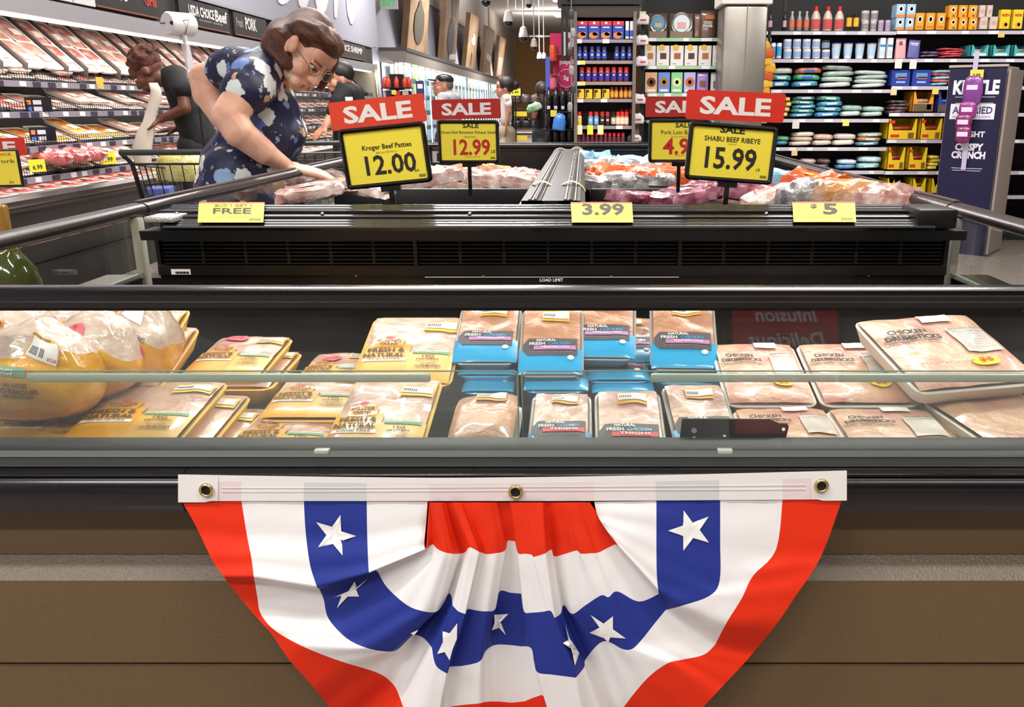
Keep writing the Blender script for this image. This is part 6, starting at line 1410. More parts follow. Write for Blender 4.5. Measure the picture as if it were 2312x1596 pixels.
# low racks behind the island, mid distance
t = thing('aisle_rack', 'dark low rack with yellow price cards beside the walking customers', 'shelving', at_y(1188, 320, 11.6)); t.location.z = 0
for z in (.3, .62, .95, 1.25): MB().box((0, .1, z), (.36, .3, .02)).build('shelf', BLACKM, t)
for s in (-1, 1): MB().box((s * .18, .1, .7), (.02, .3, 1.4)).build('side', BLACKM, t)
for z in (.9, 1.2, .62): card('price_card', (-.06, -.06, z), .16, .06, M('e0c83a', .5), t)
for k in range(3):
    for z in (.31, .63, .96, 1.26): 
        o = crumple(.11, .16, .17, k * 2 + z, .6).build('goods_bag', M(['2a2c38', '4a3030', '3a3a40', '5a4a48'][int(z * 3) % 4], .35), None, smooth=True, loc=(t.location.x - .12 + k * .12, 11.68, z + .005)); tag(o, 'dark goods bag on the low aisle rack', 'bag', 'dark bags on the aisle rack')
p = at_y(1163, 208, 11.5)
t = thing('price_board', 'yellow price board reading 6.49 in a black frame above the aisle rack', 'sign', p)
MB().rbox((0, 0, 0), (.17, .02, .11), .006).build('frame', BLACKM, t); card('card', (0, -.01, 0), .14, .085, YINS, t); lettering('6.49', INK, t, (0, -.0115, 0), wd=.09, bold=.02); MB().tube([(0, .01, -.05), (0, .01, -p.z)], .008, 6).build('pole', BLACKM, t)
# red snack tower at the wall
p = at_y(897, 200, 9.6)
t = thing('snack_tower', 'round wire tower display with a red header beside the grey wall', 'display stand', (p.x, p.y, 0))
MB().tube([(0, 0, 0), (0, 0, at_y(897, 175, 9.6).z)], .02, 8).build('pole', BLACKM, t); MB().lathe([(.2, 0), (.2, .03), (.02, .05)], 16).build('base', BLACKM, t)
zt_ = at_y(897, 172, 9.6).z; MB().box((0, 0, zt_ - .06), (.13, .12, .16)).build('hub_box', BLACKM, t)
for s in (-1, 1): MB().box((s * .02, 0, at_y(897, 155, 9.6).z), (.006, .006, .17)).build('header_wire', M('8a2a24', .4), t)
tiers = [at_y(897, 198, 9.6).z, at_y(897, 225, 9.6).z, at_y(897, 262, 9.6).z, .55]
for z in tiers: MB().lathe([(.05, z - .01), (.17, z - .01), (.17, z), (.05, z)], 18).build('tier', BLACKM, t)
for ti, z in enumerate(tiers[:3]):
    for k in range(9):
        a = 2 * math.pi * k / 9
        o = cached('rbott', lambda: MB().lathe([(.022, 0), (.024, .01), (.024, .075), (.012, .095), (.012, .11), (0, .11)], 8).mesh('bottle', M('c8402c', .3, coat=.4), 40)) if ti == 0 else cached('dpack%d' % (k % 3), lambda: MB().rbox((0, 0, .045), (.07, .03, .09), .006, 1).mesh('packet', M(['2a2024', 'b83030', 'c8c0b8'][k % 3], .4)))
        ob = link('red_bottle' if ti == 0 else 'snack_packet', o, loc=(p.x + .13 * math.cos(a), p.y + .13 * math.sin(a), z), rot=(0, 0, a + R(90))); tag(ob, 'orange red sauce bottle on the top tier of the snack tower' if ti == 0 else 'small snack packet on a lower tier of the snack tower', 'bottle' if ti == 0 else 'packet', 'red bottles on the tower' if ti == 0 else 'packets on the tower')
card('yellow_tag', (.0, -.18, tiers[1] + .07), .05, .04, M('e0d048', .5), t)
# dark blue sign post by the freezer doors
p = at_y(949, 205, 12.5); t = thing('aisle_sign', 'narrow dark blue sign on a post by the freezer doors', 'sign', (p.x, p.y, 0))
MB().box((0, 0, p.z), (.11, .02, .26)).build('panel', M('232a55', .5), t); card('white_square', (0, -.01, p.z + .06), .07, .06, W_, t); MB().tube([(0, .015, 0), (0, .015, p.z)], .01, 6).build('post', BLACKM, t)
# ================================================================== PEOPLE (one continuous remeshed body each, clothes and hair as children)
def mpx(u, v, y): return fwd(at_y(u, v, y)) / FPX
def prim_mesh(prims):
    b = MB()
    for p in prims:
        if p[0] == 'c':          # capsule between pixels: (u,v,y,r_px) -> (u,v,y,r_px)
            _, (u, v, y, r), (u2, v2, y2, r2) = p; A, B = at_y(u, v, y), at_y(u2, v2, y2); ra, rb = r * mpx(u, v, y), r2 * mpx(u2, v2, y2)
        elif p[0] == 'w': _, A, ra, B, rb = p; A, B = Vector(A), Vector(B)
        elif p[0] == 'e':        # ellipsoid, world centre, radii, rotation matrix
            _, c, rad, rot = p; n = 14; c = Vector(c)
            rings = []
            for j in range(1, n):
                el = -math.pi / 2 + math.pi * j / n
                rings.append([c + rot @ Vector((rad[0] * math.cos(el) * math.cos(2 * math.pi * k / 16), rad[1] * math.cos(el) * math.sin(2 * math.pi * k / 16), rad[2] * math.sin(el))) for k in range(16)])
            b.loft(rings); continue
        d = B - A; L = d.length
        if L < 1e-5: d = Vector((0, 0, 1)); L = 1e-5
        d = d / L; a1 = d.orthogonal().normalized(); a2 = d.cross(a1); rings = []
        for k in range(1, 6): 
            th = math.pi / 2 * (1 - k / 6); rings.append((A - d * ra * math.sin(th), ra * math.cos(th)))
        for k in range(0, 6):
            th = math.pi / 2 * k / 6; rings.append((B + d * rb * math.sin(th), rb * math.cos(th)))
        b.loft([[c + (a1 * math.cos(2 * math.pi * k / 14) + a2 * math.sin(2 * math.pi * k / 14)) * r for k in range(14)] for c, r in rings])
    return b
def remeshed(name, prims, m, voxel, smooth, parent, origin, fn=None):
    me0 = prim_mesh(prims).mesh('tmp', m)
    o = bpy.data.objects.new('tmp', me0); COL.objects.link(o)
    md = o.modifiers.new('r', 'REMESH'); md.mode = 'VOXEL'; md.voxel_size = voxel
    if smooth: ms = o.modifiers.new('s', 'SMOOTH'); ms.factor = .5; ms.iterations = smooth
    me = bpy.data.meshes.new_from_object(o.evaluated_get(bpy.context.evaluated_depsgraph_get()))
    bpy.data.objects.remove(o); bpy.data.meshes.remove(me0)
    for v in me.vertices:
        if fn: v.co = fn(v.co)
        v.co -= Vector(origin)
    me.name = name; me.materials.clear(); me.materials.append(m)
    me.polygons.foreach_set('use_smooth', [True] * len(me.polygons)); me.update()
    return link(name, me, parent)
def skin(name, c, c2): return mat(name, c, .5, noise_amt=.15, nscale=14, col2=c2, sub=.15)
def frame(f, up):
    f = Vector(f).normalized(); up = Vector(up); u = (up - f * up.dot(f)).normalized(); r = f.cross(u)
    return Matrix((r, f, u)).transposed()       # columns: right, forward, up
def head_prims(C, Rm, s=1.0, nose=1.0):
    C = Vector(C); W = lambda r, f, u: C + Rm @ Vector((r * s, f * s, u * s))
    P = [('e', W(0, -.018, .03), (.075 * s, .096 * s, .098 * s), Rm), ('e', W(0, .03, -.045), (.057 * s, .062 * s, .066 * s), Rm), ('e', W(0, .062, -.095), (.026 * s, .026 * s, .022 * s), Rm),
         ('e', W(0, .068, .045), (.058 * s, .030 * s, .045 * s), Rm), ('e', W(0, .085, .020), (.050 * s, .014 * s, .012 * s), Rm),
         ('w', W(0, .093, .012), .009 * s, W(0, .112 * nose, -.032), .014 * s), ('e', W(0, .096, -.036), (.021 * s, .014 * s, .011 * s), Rm), ('e', W(0, .088, -.066), (.026 * s, .014 * s, .010 * s), Rm), ('e', W(0, .086, -.080), (.022 * s, .014 * s, .009 * s), Rm)]
    for q in (-1, 1): P += [('e', W(q * .038, .055, -.030), (.030 * s, .034 * s, .034 * s), Rm), ('e', W(q * .076, -.008, -.012), (.010 * s, .021 * s, .033 * s), Rm), ('e', W(q * .03, .075, -.075), (.022 * s, .02 * s, .02 * s), Rm)]
    return P, W
def face_parts(par, W, Rm, org, s, lipm, closed=True, browm=None):
    org = Vector(org)
    for q in (-1, 1):
        b = MB(); c = W(q * .031, .083, .004) - org
        b.lathe([(.0001, -.007 * s), (.010 * s, -.005 * s), (.0135 * s, 0), (.010 * s, .005 * s), (.0001, .007 * s)], 10); me = b.mesh('eye', M('f1ece4', .2), True)
        o = link('eye', me, par, mtx=Matrix.Translation(c) @ Rm.to_4x4())
        link('iris', MB().lathe([(.0055 * s, -.002), (.0055 * s, .002)], 8).mesh('iris', M('2e1e16', .2)), o, mtx=Matrix.Translation((0, .0115 * s, -.002)) @ Matrix.Rotation(R(90), 4, 'X'))
        prim_mesh([('w', W(q * .017, .090, .010) - org, .003 * s, W(q * .045, .080, .010) - org, .0025 * s)]).build('eyelid', M('5a3628', .5), par, smooth=True)
        if browm: prim_mesh([('w', W(q * .015, .098, .026) - org, .004 * s, W(q * .048, .086, .030) - org, .003 * s)]).build('eyebrow', browm, par, smooth=True)
    prim_mesh([('w', W(-.018, .096, -.067) - org, .0045 * s, W(.018, .096, -.067) - org, .0045 * s), ('w', W(-.016, .094, -.075) - org, .005 * s, W(.016, .094, -.075) - org, .005 * s)]).build('lips', lipm, par, smooth=True)
def hand(P0, d, nrm, s=1.0, curl=.35, spread=.0, side=1):
    """palm from wrist P0 along d, back of the hand along nrm; returns prims of palm, four fingers, thumb"""
    P0 = Vector(P0); d = Vector(d).normalized(); n = Vector(nrm); n = (n - d * n.dot(d)).normalized(); sd = d.cross(n) * side
    pr = []
    for q, o in enumerate((-.030, -.010, .010, .030)): pr.append(('w', P0 + sd * o * .7 * s, .014 * s, P0 + d * .085 * s + sd * o * s, .0125 * s))
    for q, (o, l) in enumerate(((-.030, .068), (-.010, .080), (.010, .076), (.030, .058))):
        b = P0 + d * .088 * s + sd * o * s; dd = (d + sd * spread * o * 10).normalized(); k1 = b + (dd - n * curl * .4).normalized() * l * .5 * s; k2 = k1 + (dd - n * curl).normalized() * l * .32 * s; k3 = k2 + (dd - n * curl * 1.8).normalized() * l * .28 * s
        pr += [('w', b, .0105 * s, k1, .0098 * s), ('w', k1, .0098 * s, k2, .009 * s), ('w', k2, .009 * s, k3, .0078 * s)]
    b = P0 + d * .02 * s - sd * .03 * s; k1 = b + (d * .6 - sd * .75 - n * .15).normalized() * .045 * s; k2 = k1 + (d * .95 - sd * .3 - n * .25).normalized() * .042 * s
    pr += [('w', b, .015 * s, k1, .0125 * s), ('w', k1, .012 * s, k2, .0095 * s)]
    return pr
# ---------------- floral blouse
def floral():
    m = bpy.data.materials.new('floral_navy'); m.use_nodes = True; nt = m.node_tree; b = nt.nodes['Principled BSDF']; b.inputs['Roughness'].default_value = .55
    tc = nt.nodes.new('ShaderNodeTexCoord')
    def nd(t, **k):
        n = nt.nodes.new(t)
        for a, v in k.items(): n.inputs[a].default_value = v
        return n
    warp = nd('ShaderNodeTexNoise', Scale=45.0, Detail=4.0); nt.links.new(tc.outputs['Object'], warp.inputs['Vector'])
    mixv = nt.nodes.new('ShaderNodeMix'); mixv.data_type = 'VECTOR'; mixv.inputs[0].default_value = .040; nt.links.new(tc.outputs['Object'], mixv.inputs[4]); nt.links.new(warp.outputs['Color'], mixv.inputs[5])
    cur = None; base = nt.nodes.new('ShaderNodeRGB'); base.outputs[0].default_value = (*lin('161c40'), 1); cur = base.outputs[0]
    for sc, r0, r1, cols in ((38.0, .24, .28, ('8c8468', '161c40', '6c7078', 'b0a48c', '161c40')), (21.0, .30, .33, ('c9a07c', '161c40', '7d8fb8', '161c40')), (11.0, .36, .39, ('dfe6e4', '161c40', '8fb0d4', 'dfe6e4', '5f78b8', 'e8ecea'))):
        vo = nd('ShaderNodeTexVoronoi', Scale=sc, Randomness=.95); nt.links.new(mixv.outputs[1], vo.inputs['Vector'])
        mr = nd('ShaderNodeMapRange'); mr.inputs[1].default_value = r0; mr.inputs[2].default_value = r1; mr.inputs[3].default_value = 1; mr.inputs[4].default_value = 0
        nt.links.new(vo.outputs['Distance'], mr.inputs[0])
        sep = nt.nodes.new('ShaderNodeSeparateColor'); nt.links.new(vo.outputs['Color'], sep.inputs[0])
        rp = nt.nodes.new('ShaderNodeValToRGB'); rp.color_ramp.interpolation = 'CONSTANT'; rp.color_ramp.elements.remove(rp.color_ramp.elements[1])
        for i, c in enumerate(cols):
            e = rp.color_ramp.elements[0] if i == 0 else rp.color_ramp.elements.new(i / len(cols)); e.color = (*lin(c), 1)
        nt.links.new(sep.outputs[0], rp.inputs[0])
        pet = nd('ShaderNodeTexNoise', Scale=sc * 6, Detail=2.0); nt.links.new(tc.outputs['Object'], pet.inputs['Vector'])
        mul = nt.nodes.new('ShaderNodeMix'); mul.data_type = 'RGBA'; mul.blend_type = 'MULTIPLY'; mul.inputs[0].default_value = .45; nt.links.new(rp.outputs[0], mul.inputs[6]); nt.links.new(pet.outputs['Fac'], mul.inputs[7])
        mx = nt.nodes.new('ShaderNodeMix'); mx.data_type = 'RGBA'; nt.links.new(mr.outputs[0], mx.inputs[0]); nt.links.new(cur, mx.inputs[6]); nt.links.new(mul.outputs[2] if 0 else rp.outputs[0], mx.inputs[7]); cur = mx.outputs[2]
    nt.links.new(cur, b.inputs['Base Color']); return m
# ---------------- the woman leaning on the rail
YW = 3.55
HR = mat('hair_auburn', '3c1d10', .35, noise_amt=.5, nscale=5, col2='6e3c20', bump=.5, bscale=60)
_nt = HR.node_tree; _mp = _nt.nodes.new('ShaderNodeMapping'); _mp.inputs['Scale'].default_value = (1.2, 12, 16); _mr = _nt.nodes.new('ShaderNodeMapping'); _mr.inputs['Rotation'].default_value = (0, R(-45), 0); _nt.links.new(_mr.outputs[0], _mp.inputs[0])
for _n in [n for n in _nt.nodes if n.type == 'TEX_NOISE']: _nt.links.new([n for n in _nt.nodes if n.type == 'TEX_COORD'][0].outputs['Object'], _mr.inputs[0]); _nt.links.new(_mp.outputs[0], _n.inputs['Vector'])
SKW = skin('skin_light', 'ecbfa4', 'dea58a')
HC = at_y(688, 118, YW - .05)
RmW = frame((.56, -.40, -.70), (.74, -.10, .62))
hp, HW = head_prims(HC, RmW, 1.12)
wo = thing('person', 'woman in navy floral blouse and glasses leaning over the case rail', 'person', (at_y(545, 440, YW).x, YW, 0))
ow = Vector(wo.location)
wr = at_y(652, 377, 3.36); hd = (at_y(712, 389, 3.42) - wr)
nb = at_y(612, 172, YW - .02)
body = hp + [('w', HW(0, -.02, -.05), .058, nb, .068), ('w', nb, .075, at_y(575, 215, YW), .12),
    ('w', at_y(582, 205, YW), .125, at_y(580, 330, YW), .145), ('w', at_y(580, 330, YW), .145, at_y(545, 450, YW), .155),
    ('c', (575, 185, YW - .12, 42), (560, 200, YW - .22, 44)),
    ('c', (560, 200, YW - .22, 44), (516, 262, YW - .30, 37)), ('c', (516, 262, YW - .30, 37), (540, 298, YW - .30, 36)), ('c', (540, 298, YW - .30, 36), (598, 344, YW - .25, 28)), ('c', (598, 344, YW - .25, 28), (650, 377, 3.36, 16)),
    ('c', (552, 165, YW + .14, 34), (522, 162, YW + .21, 38)), ('c', (522, 162, YW + .21, 38), (462, 178, YW + .24, 34)), ('c', (462, 178, YW + .24, 34), (468, 215, YW + .22, 32)), ('c', (468, 215, YW + .22, 32), (520, 300, YW + .16, 20))]
EAR = at_y(662, 99, YW - .150)
body += [('e', EAR, (.021, .014, .036), Matrix.Rotation(R(28), 3, 'Y')), ('w', EAR, .014, at_y(676, 104, YW - .10), .03)]
body += hand(wr, hd, (0.15, -.25, 1), 1.08, .18, .12, 1)
for q in (-1, 1): body += [('w', (ow.x + .0, YW + q * .10, .86), .115, (ow.x + .02, YW + q * .09, .48), .075), ('w', (ow.x + .02, YW + q * .09, .48), .07, (ow.x, YW + q * .09, .09), .045), ('w', (ow.x, YW + q * .09, .05), .045, (ow.x + .14, YW + q * .09, .035), .032)]
bd = remeshed('body', body, SKW, .0062, 3, wo, ow)
face_parts(wo, HW, RmW, ow, 1.06, mat('lips_rose', 'b0685c', .4), browm=mat('brow', '8a5f48', .6))
# blouse
sh = [('c', (590, 172, YW - .02, 60), (585, 245, YW, 84)), ('c', (585, 245, YW, 84), (592, 315, YW + .02, 90)), ('c', (592, 315, YW + .02, 90), (548, 395, YW + .02, 96)), ('c', (548, 395, YW + .02, 96), (540, 440, YW + .02, 96)),
      ('c', (600, 255, YW - .05, 66), (602, 315, YW - .05, 70)), ('c', (598, 255, YW + .12, 68), (598, 310, YW + .12, 72)), ('c', (540, 400, YW - .07, 82), (536, 440, YW - .07, 84)), ('c', (545, 400, YW + .12, 80), (540, 440, YW + .12, 82)),
      ('c', (588, 170, YW - .10, 54), (570, 186, YW - .19, 57)), ('c', (570, 186, YW - .19, 57), (556, 206, YW - .225, 56)),
      ('c', (570, 160, YW + .12, 50), (532, 155, YW + .20, 50)), ('c', (532, 155, YW + .20, 50), (514, 160, YW + .215, 49)),
      ('c', (590, 128, YW - .02, 24), (612, 162, YW - .08, 26)), ('c', (645, 300, YW - .02, 46), (646, 290, YW + .08, 46)), ('c', (632, 235, YW - .02, 36), (640, 270, YW + .02, 46))]
remeshed('blouse', sh, floral(), .008, 6, wo, ow, lambda p: p + Vector((.004 * math.sin(p.z * 42 + p.x * 20), 0, 0)))
MB().lathe([(.0001, 0), (.005, .003), (.0001, .006)], 8).build('earring', CHROME, wo, smooth=True, loc=at_y(657, 119, YW - .165) - ow)
# jeans and shoes
jn = [('w', (ow.x + .0, YW, .95), .165, (ow.x, YW, .86), .16)]
for q in (-1, 1): jn += [('w', (ow.x, YW + q * .10, .86), .128, (ow.x + .02, YW + q * .09, .48), .088), ('w', (ow.x + .02, YW + q * .09, .48), .085, (ow.x, YW + q * .09, .10), .062)]
remeshed('jeans', jn, mat('denim', '7f9fc4', .7, noise_amt=.3, nscale=60), .012, 3, wo, ow)
for q in (-1, 1): remeshed('shoe', [('w', (ow.x - .03, YW + q * .09, .045), .048, (ow.x + .15, YW + q * .09, .035), .038)], M('d8d4d0', .6), .01, 2, wo, ow)
# hair: bob swept forward by the bend of the head
hr = [('e', HW(0, -.030, .045), (.094, .112, .106), RmW), ('e', HW(0, .035, .085), (.080, .07, .055), RmW),
      ('c', (690, 80, YW - .04, 46), (645, 84, YW - .06, 44)), ('c', (645, 84, YW - .06, 44), (622, 98, YW - .06, 32)), ('c', (622, 98, YW - .06, 32), (600, 104, YW - .06, 13)),
      ('c', (636, 86, YW - .09, 34), (630, 116, YW - .10, 27)), ('c', (630, 116, YW - .10, 27), (646, 140, YW - .12, 18)), ('c', (646, 140, YW - .12, 18), (664, 152, YW - .13, 7)), ('c', (625, 100, YW - .02, 30), (628, 128, YW, 22)),
      ('c', (690, 66, YW - .12, 32), (722, 74, YW - .14, 24)), ('c', (722, 74, YW - .14, 24), (748, 96, YW - .14, 15)), ('c', (748, 96, YW - .14, 15), (758, 116, YW - .11, 8)), ('c', (735, 72, YW - .02, 28), (757, 104, YW, 16)), ('c', (757, 104, YW, 16), (748, 150, YW + .06, 14)), ('c', (748, 150, YW + .06, 14), (724, 196, YW + .06, 10))]
remeshed('hair', hr, HR, .0058, 14, wo, ow)
# glasses, earring
gm = mat('gold_wire', 'b9a884', .25, metal=1.)
for q in (-1, 1):
    n = 16; pts = [HW(q * .033 + .024 * math.cos(2 * math.pi * k / n), .112 - abs(.006 * math.cos(2 * math.pi * k / n)), .004 + .017 * math.sin(2 * math.pi * k / n)) - ow for k in range(n + 1)]
    MB().tube(pts, .0016, 5).build('lens_rim', gm, wo, smooth=True); MB().add([p for p in pts[:-1]], [tuple(range(n))]).build('lens', glass('lens_glass', (.92, .9, .88), 1.6, .03), wo)
    MB().tube([HW(q * .057, .108, .012) - ow, HW(q * .074, .09, .012) - ow, HW(q * .083, .0, .012) - ow], .0018, 5).build('temple_arm', gm, wo)
MB().tube([HW(-.010, .114, .006) - ow, HW(0, .118, .010) - ow, HW(.010, .114, .006) - ow], .0015, 5).build('bridge', gm, wo)

# ---------------- generic figures
def figure(label, base, face_dir, head, Cy, sk, hairm, shirtm, pantm, skinP, shirtP, pantP, hairP, s=1.0, voxel=.012, beard=None, up=(0, 0, 1), faceparts=True, extra=None):
    t = thing('person', label, 'person', base); org = Vector(base)
    Rm = frame(face_dir, up); C = at_y(*head, Cy); hp_, W = head_prims(C, Rm, s)
    remeshed('body', hp_ + skinP(W), sk, voxel, 2, t, org)
    if faceparts: face_parts(t, W, Rm, org, s, mat('lips_dark', '8a5248', .5), browm=hairm)
    remeshed('shirt', shirtP, shirtm, voxel * 1.1, 3, t, org); remeshed('trousers', pantP, pantm, voxel * 1.2, 2, t, org)
    remeshed('hair', hairP(W, Rm), hairm, voxel * .8, 2, t, org)
    if beard: remeshed('beard', [('e', W(0, .045, -.085), (.055 * s, .05 * s, .04 * s), Rm), ('e', W(-.05, .02, -.05), (.02 * s, .04 * s, .05 * s), Rm), ('e', W(.05, .02, -.05), (.02 * s, .04 * s, .05 * s), Rm)], beard, voxel * .7, 2, t, org)
    for q in (-1, 1):
        side = Rm @ Vector((q * .09, 0, 0)); f = Vector((Rm @ Vector((0, 1, 0)))); f.z = 0; f.normalize(); p = Vector((org.x, org.y, 0)) + Vector((side.x, side.y, 0))
        remeshed('shoe', [('w', p + Vector((0, 0, .05)), .05, p + f * .16 + Vector((0, 0, .04)), .04)], M('2a2626', .6), .014, 1, t, org)
    return t, W, Rm, org
def legs(x, y, top, f=(1, 0), sp=.10, r=.10):
    n = (-f[1], f[0]); out = [('w', (x, y, top), r * 1.45, (x, y, top - .12), r * 1.4)]
    for q in (-1, 1): out += [('w', (x + n[0] * sp * q, y + n[1] * sp * q, top - .12), r * 1.05, (x + n[0] * sp * q, y + n[1] * sp * q, .48), r * .75), ('w', (x + n[0] * sp * q, y + n[1] * sp * q, .48), r * .72, (x + n[0] * sp * q, y + n[1] * sp * q, .08), r * .55)]
    return out
SKD = skin('skin_brown', '6a3d2a', '5a3020'); SKM = skin('skin_medium', 'c98f72', 'b97d62')
BLKT = mat('tee_black', '0b0b0d', .8); 
# young man pulling a bag from the roll
Y1 = 6.35
bx = at_y(455, 400, Y1).x
hand1 = at_y(352, 272, Y1 - .22); hand2 = at_y(395, 292, Y1 + .05)
def sp1(W): return [('w', W(0, -.02, -.06), .055, at_y(388, 185, Y1), .06), ('c', (392, 185, Y1, 20), (432, 300, Y1, 24)),
    ('c', (408, 195, Y1 - .165, 12), (418, 245, Y1 - .20, 13.5)), ('c', (418, 245, Y1 - .20, 13.5), (362, 270, Y1 - .22, 9)), ('c', (404, 195, Y1 + .15, 13), (436, 262, Y1 + .16, 14)), ('c', (436, 262, Y1 + .16, 14), (404, 290, Y1 + .06, 9))] + hand(at_y(362, 270, Y1 - .22), (-1, -.05, -.25), (.1, -.4, .9), .95, .5, 0, 1) + hand(at_y(404, 290, Y1 + .06), (-1, -.1, -.1), (0, -.3, .9), .95, .2, .2, 1)
hairc = lambda W, Rm: [('e', W(0, -.03, .055), (.096, .112, .098), Rm)] + [('e', W(.088 * math.cos(a) * math.cos(e), -.035 + .105 * math.sin(a) * math.cos(e), .055 + .092 * math.sin(e)), (.022, .022, .022), Rm) for e in (.15, .6, 1.1) for a in [k * .7 + e * 3 for k in range(9)] if not (math.sin(a) > .55 and e < .5)]
figure('young man in black tee bending to blow open a produce bag at the meat case', (bx, Y1, 0), (-.72, -.14, -.62), (334, 163), Y1 - .02, SKD, mat('hair_curly', '32170e', .7, noise_amt=.5, nscale=30, col2='5a2a18', bump=.8, bscale=50), BLKT, mat('trouser_dark', '20242a', .8), sp1,
       [('c', (398, 180, Y1, 33), (428, 250, Y1, 38)), ('c', (425, 250, Y1, 38), (455, 320, Y1, 40)), ('c', (455, 320, Y1, 40), (458, 350, Y1, 40)), ('c', (398, 176, Y1 - .10, 26), (410, 200, Y1 - .17, 24)), ('c', (400, 176, Y1 + .10, 26), (410, 195, Y1 + .15, 22)), ('c', (388, 172, Y1, 24), (382, 170, Y1, 20))],
       legs(bx, Y1, 1.0), hairc, 1.08, .0105, up=(-.6, 0, .75))
o = thing('produce_bag', 'long thin clear produce bag held from mouth to hand by the young man', 'bag', at_y(340, 285, Y1 - .2)); oo = Vector(o.location)
BGM = mat('bag_translucent', 'e2d8c8', .35, alpha=.9)
prof = [(346, 187, 10), (352, 205, 12), (351, 225, 13), (343, 250, 13), (336, 275, 14), (330, 295, 19), (322, 330, 22), (322, 365, 19), (330, 386, 12)]
rings = []
for i, (u, v, r) in enumerate(prof):
    c = at_y(u, v, Y1 - .24 - .02 * i / 8); k = mpx(u, v, Y1 - .2) * r; rings.append([c - oo + Vector((k * math.cos(2 * math.pi * q / 12) * (1 + .12 * math.sin(q * 3 + i)), k * .45 * math.sin(2 * math.pi * q / 12), 0)) for q in range(12)])
MB().loft(rings).build('film', BGM, o, smooth=True)
# bearded man
Y2 = 7.4
bx2 = at_y(785, 260, Y2).x
capH = lambda W, Rm: [('e', W(0, -.03, .05), (.082, .10, .095), Rm)]
t2, W2, R2, o2 = figure('bearded man with glasses in a black shirt leaning beside a wire rack', (bx2, Y2, 0), (-.86, -.42, -.1), (767, 180), Y2, SKM, mat('hair_black', '14100e', .5), mat('shirt_black', '131315', .8), M('25252b', .8),
       lambda W: [('w', W(0, -.02, -.06), .058, at_y(785, 205, Y2), .06), ('c', (787, 212, Y2, 22), (788, 300, Y2, 30)), ('c', (765, 222, Y2 - .16, 14), (748, 262, Y2 - .18, 12)), ('c', (748, 262, Y2 - .18, 12), (735, 285, Y2 - .25, 9))] + hand(at_y(735, 285, Y2 - .25), (-.6, -.4, -.6), (0, -.4, .8), .95, .5),
       [('c', (786, 215, Y2, 30), (788, 300, Y2, 36)), ('c', (778, 212, Y2 - .1, 24), (764, 228, Y2 - .16, 19)), ('c', (764, 228, Y2 - .16, 19), (752, 252, Y2 - .18, 16)), ('c', (798, 212, Y2 + .08, 24), (808, 240, Y2 + .14, 20)), ('c', (788, 300, Y2, 36), (788, 330, Y2, 36))], legs(bx2, Y2, .98, (-1, 0)), capH, 1.0, .012, beard=mat('beard_black', '1a1310', .7))
for q in (-1, 1):
    n = 12; MB().tube([W2(q * .033 + .022 * math.cos(2 * math.pi * k / n), .110, .004 + .016 * math.sin(2 * math.pi * k / n)) - o2 for k in range(n + 1)], .002, 4).build('lens_rim', BLACKM, t2)
MB().tube([W2(-.01, .112, .008) - o2, W2(.01, .112, .008) - o2], .002, 4).build('bridge', BLACKM, t2)
p = at_y(788, 223, Y2 - .2); MB().box((p.x - o2.x, p.y - o2.y, p.z), (.06, .004, .03)).build('shirt_badge', W_, t2)
# man with a cap, back half turned
Y3 = 10.0; bx3 = at_y(1010, 300, Y3).x
t3, W3, R3, o3 = figure('older man in grey tee and dark cap walking past the freezer doors', (bx3, Y3, 0), (-.92, -.30, .05), (1000, 195), Y3, SKM, mat('hair_grey', '6a625c', .6), mat('tee_grey', '9c9da4', .8), M('3a3c44', .8),
       lambda W: [('w', W(0, -.02, -.06), .058, at_y(1010, 216, Y3), .06), ('c', (1012, 222, Y3, 18), (1012, 300, Y3, 22)), ('c', (995, 232, Y3 - .2, 10), (992, 275, Y3 - .2, 8)), ('c', (1030, 232, Y3 + .18, 10), (1034, 275, Y3 + .16, 8))],
       [('c', (1011, 226, Y3, 23), (1012, 300, Y3, 27)), ('c', (1000, 224, Y3 - .14, 16), (992, 245, Y3 - .2, 13)), ('c', (1024, 224, Y3 + .14, 16), (1032, 246, Y3 + .18, 13)), ('c', (1012, 300, Y3, 27), (1012, 312, Y3, 27))], legs(bx3, Y3, .95, (-1, 0)), lambda W, Rm: [('e', W(0, -.035, .02), (.078, .085, .07), Rm)], 1.0, .014)
remeshed('cap', [('e', W3(0, -.02, .075), (.084, .105, .062), R3), ('e', W3(0, .11, .062), (.062, .065, .012), R3)], mat('cap_dark', '201c22', .7), .01, 2, t3, o3)
# woman in white
Y4 = 10.2; bx4 = at_y(1142, 300, Y4).x
figure('slim woman in white top and khaki trousers walking in the far aisle', (bx4, Y4, 0), (-.95, -.1, -.05), (1139, 200), Y4, SKM, mat('hair_dark', '2a1c18', .5), mat('top_white', 'dedbd8', .8), mat('khaki', '9a8c74', .8),
       lambda W: [('w', W(0, -.02, -.06), .045, at_y(1143, 216, Y4), .05), ('c', (1144, 222, Y4, 11), (1142, 270, Y4, 13)), ('c', (1146, 226, Y4 - .13, 7), (1149, 252, Y4 - .15, 6)), ('c', (1149, 252, Y4 - .15, 6), (1143, 278, Y4 - .15, 4.5))] + hand(at_y(1143, 278, Y4 - .15), (-.1, 0, -1), (1, 0, 0), .85, .3),
       [('c', (1142, 222, Y4, 14), (1141, 268, Y4, 15)), ('c', (1146, 222, Y4 - .1, 10), (1148, 236, Y4 - .13, 9)), ('c', (1140, 222, Y4 + .1, 10), (1140, 236, Y4 + .12, 9))], legs(bx4, Y4, .98, (-1, 0), .08, .085), lambda W, Rm: [('e', W(0, -.03, .045), (.083, .10, .095), Rm), ('e', W(0, -.13, .03), (.05, .05, .05), Rm)], .92, .012)
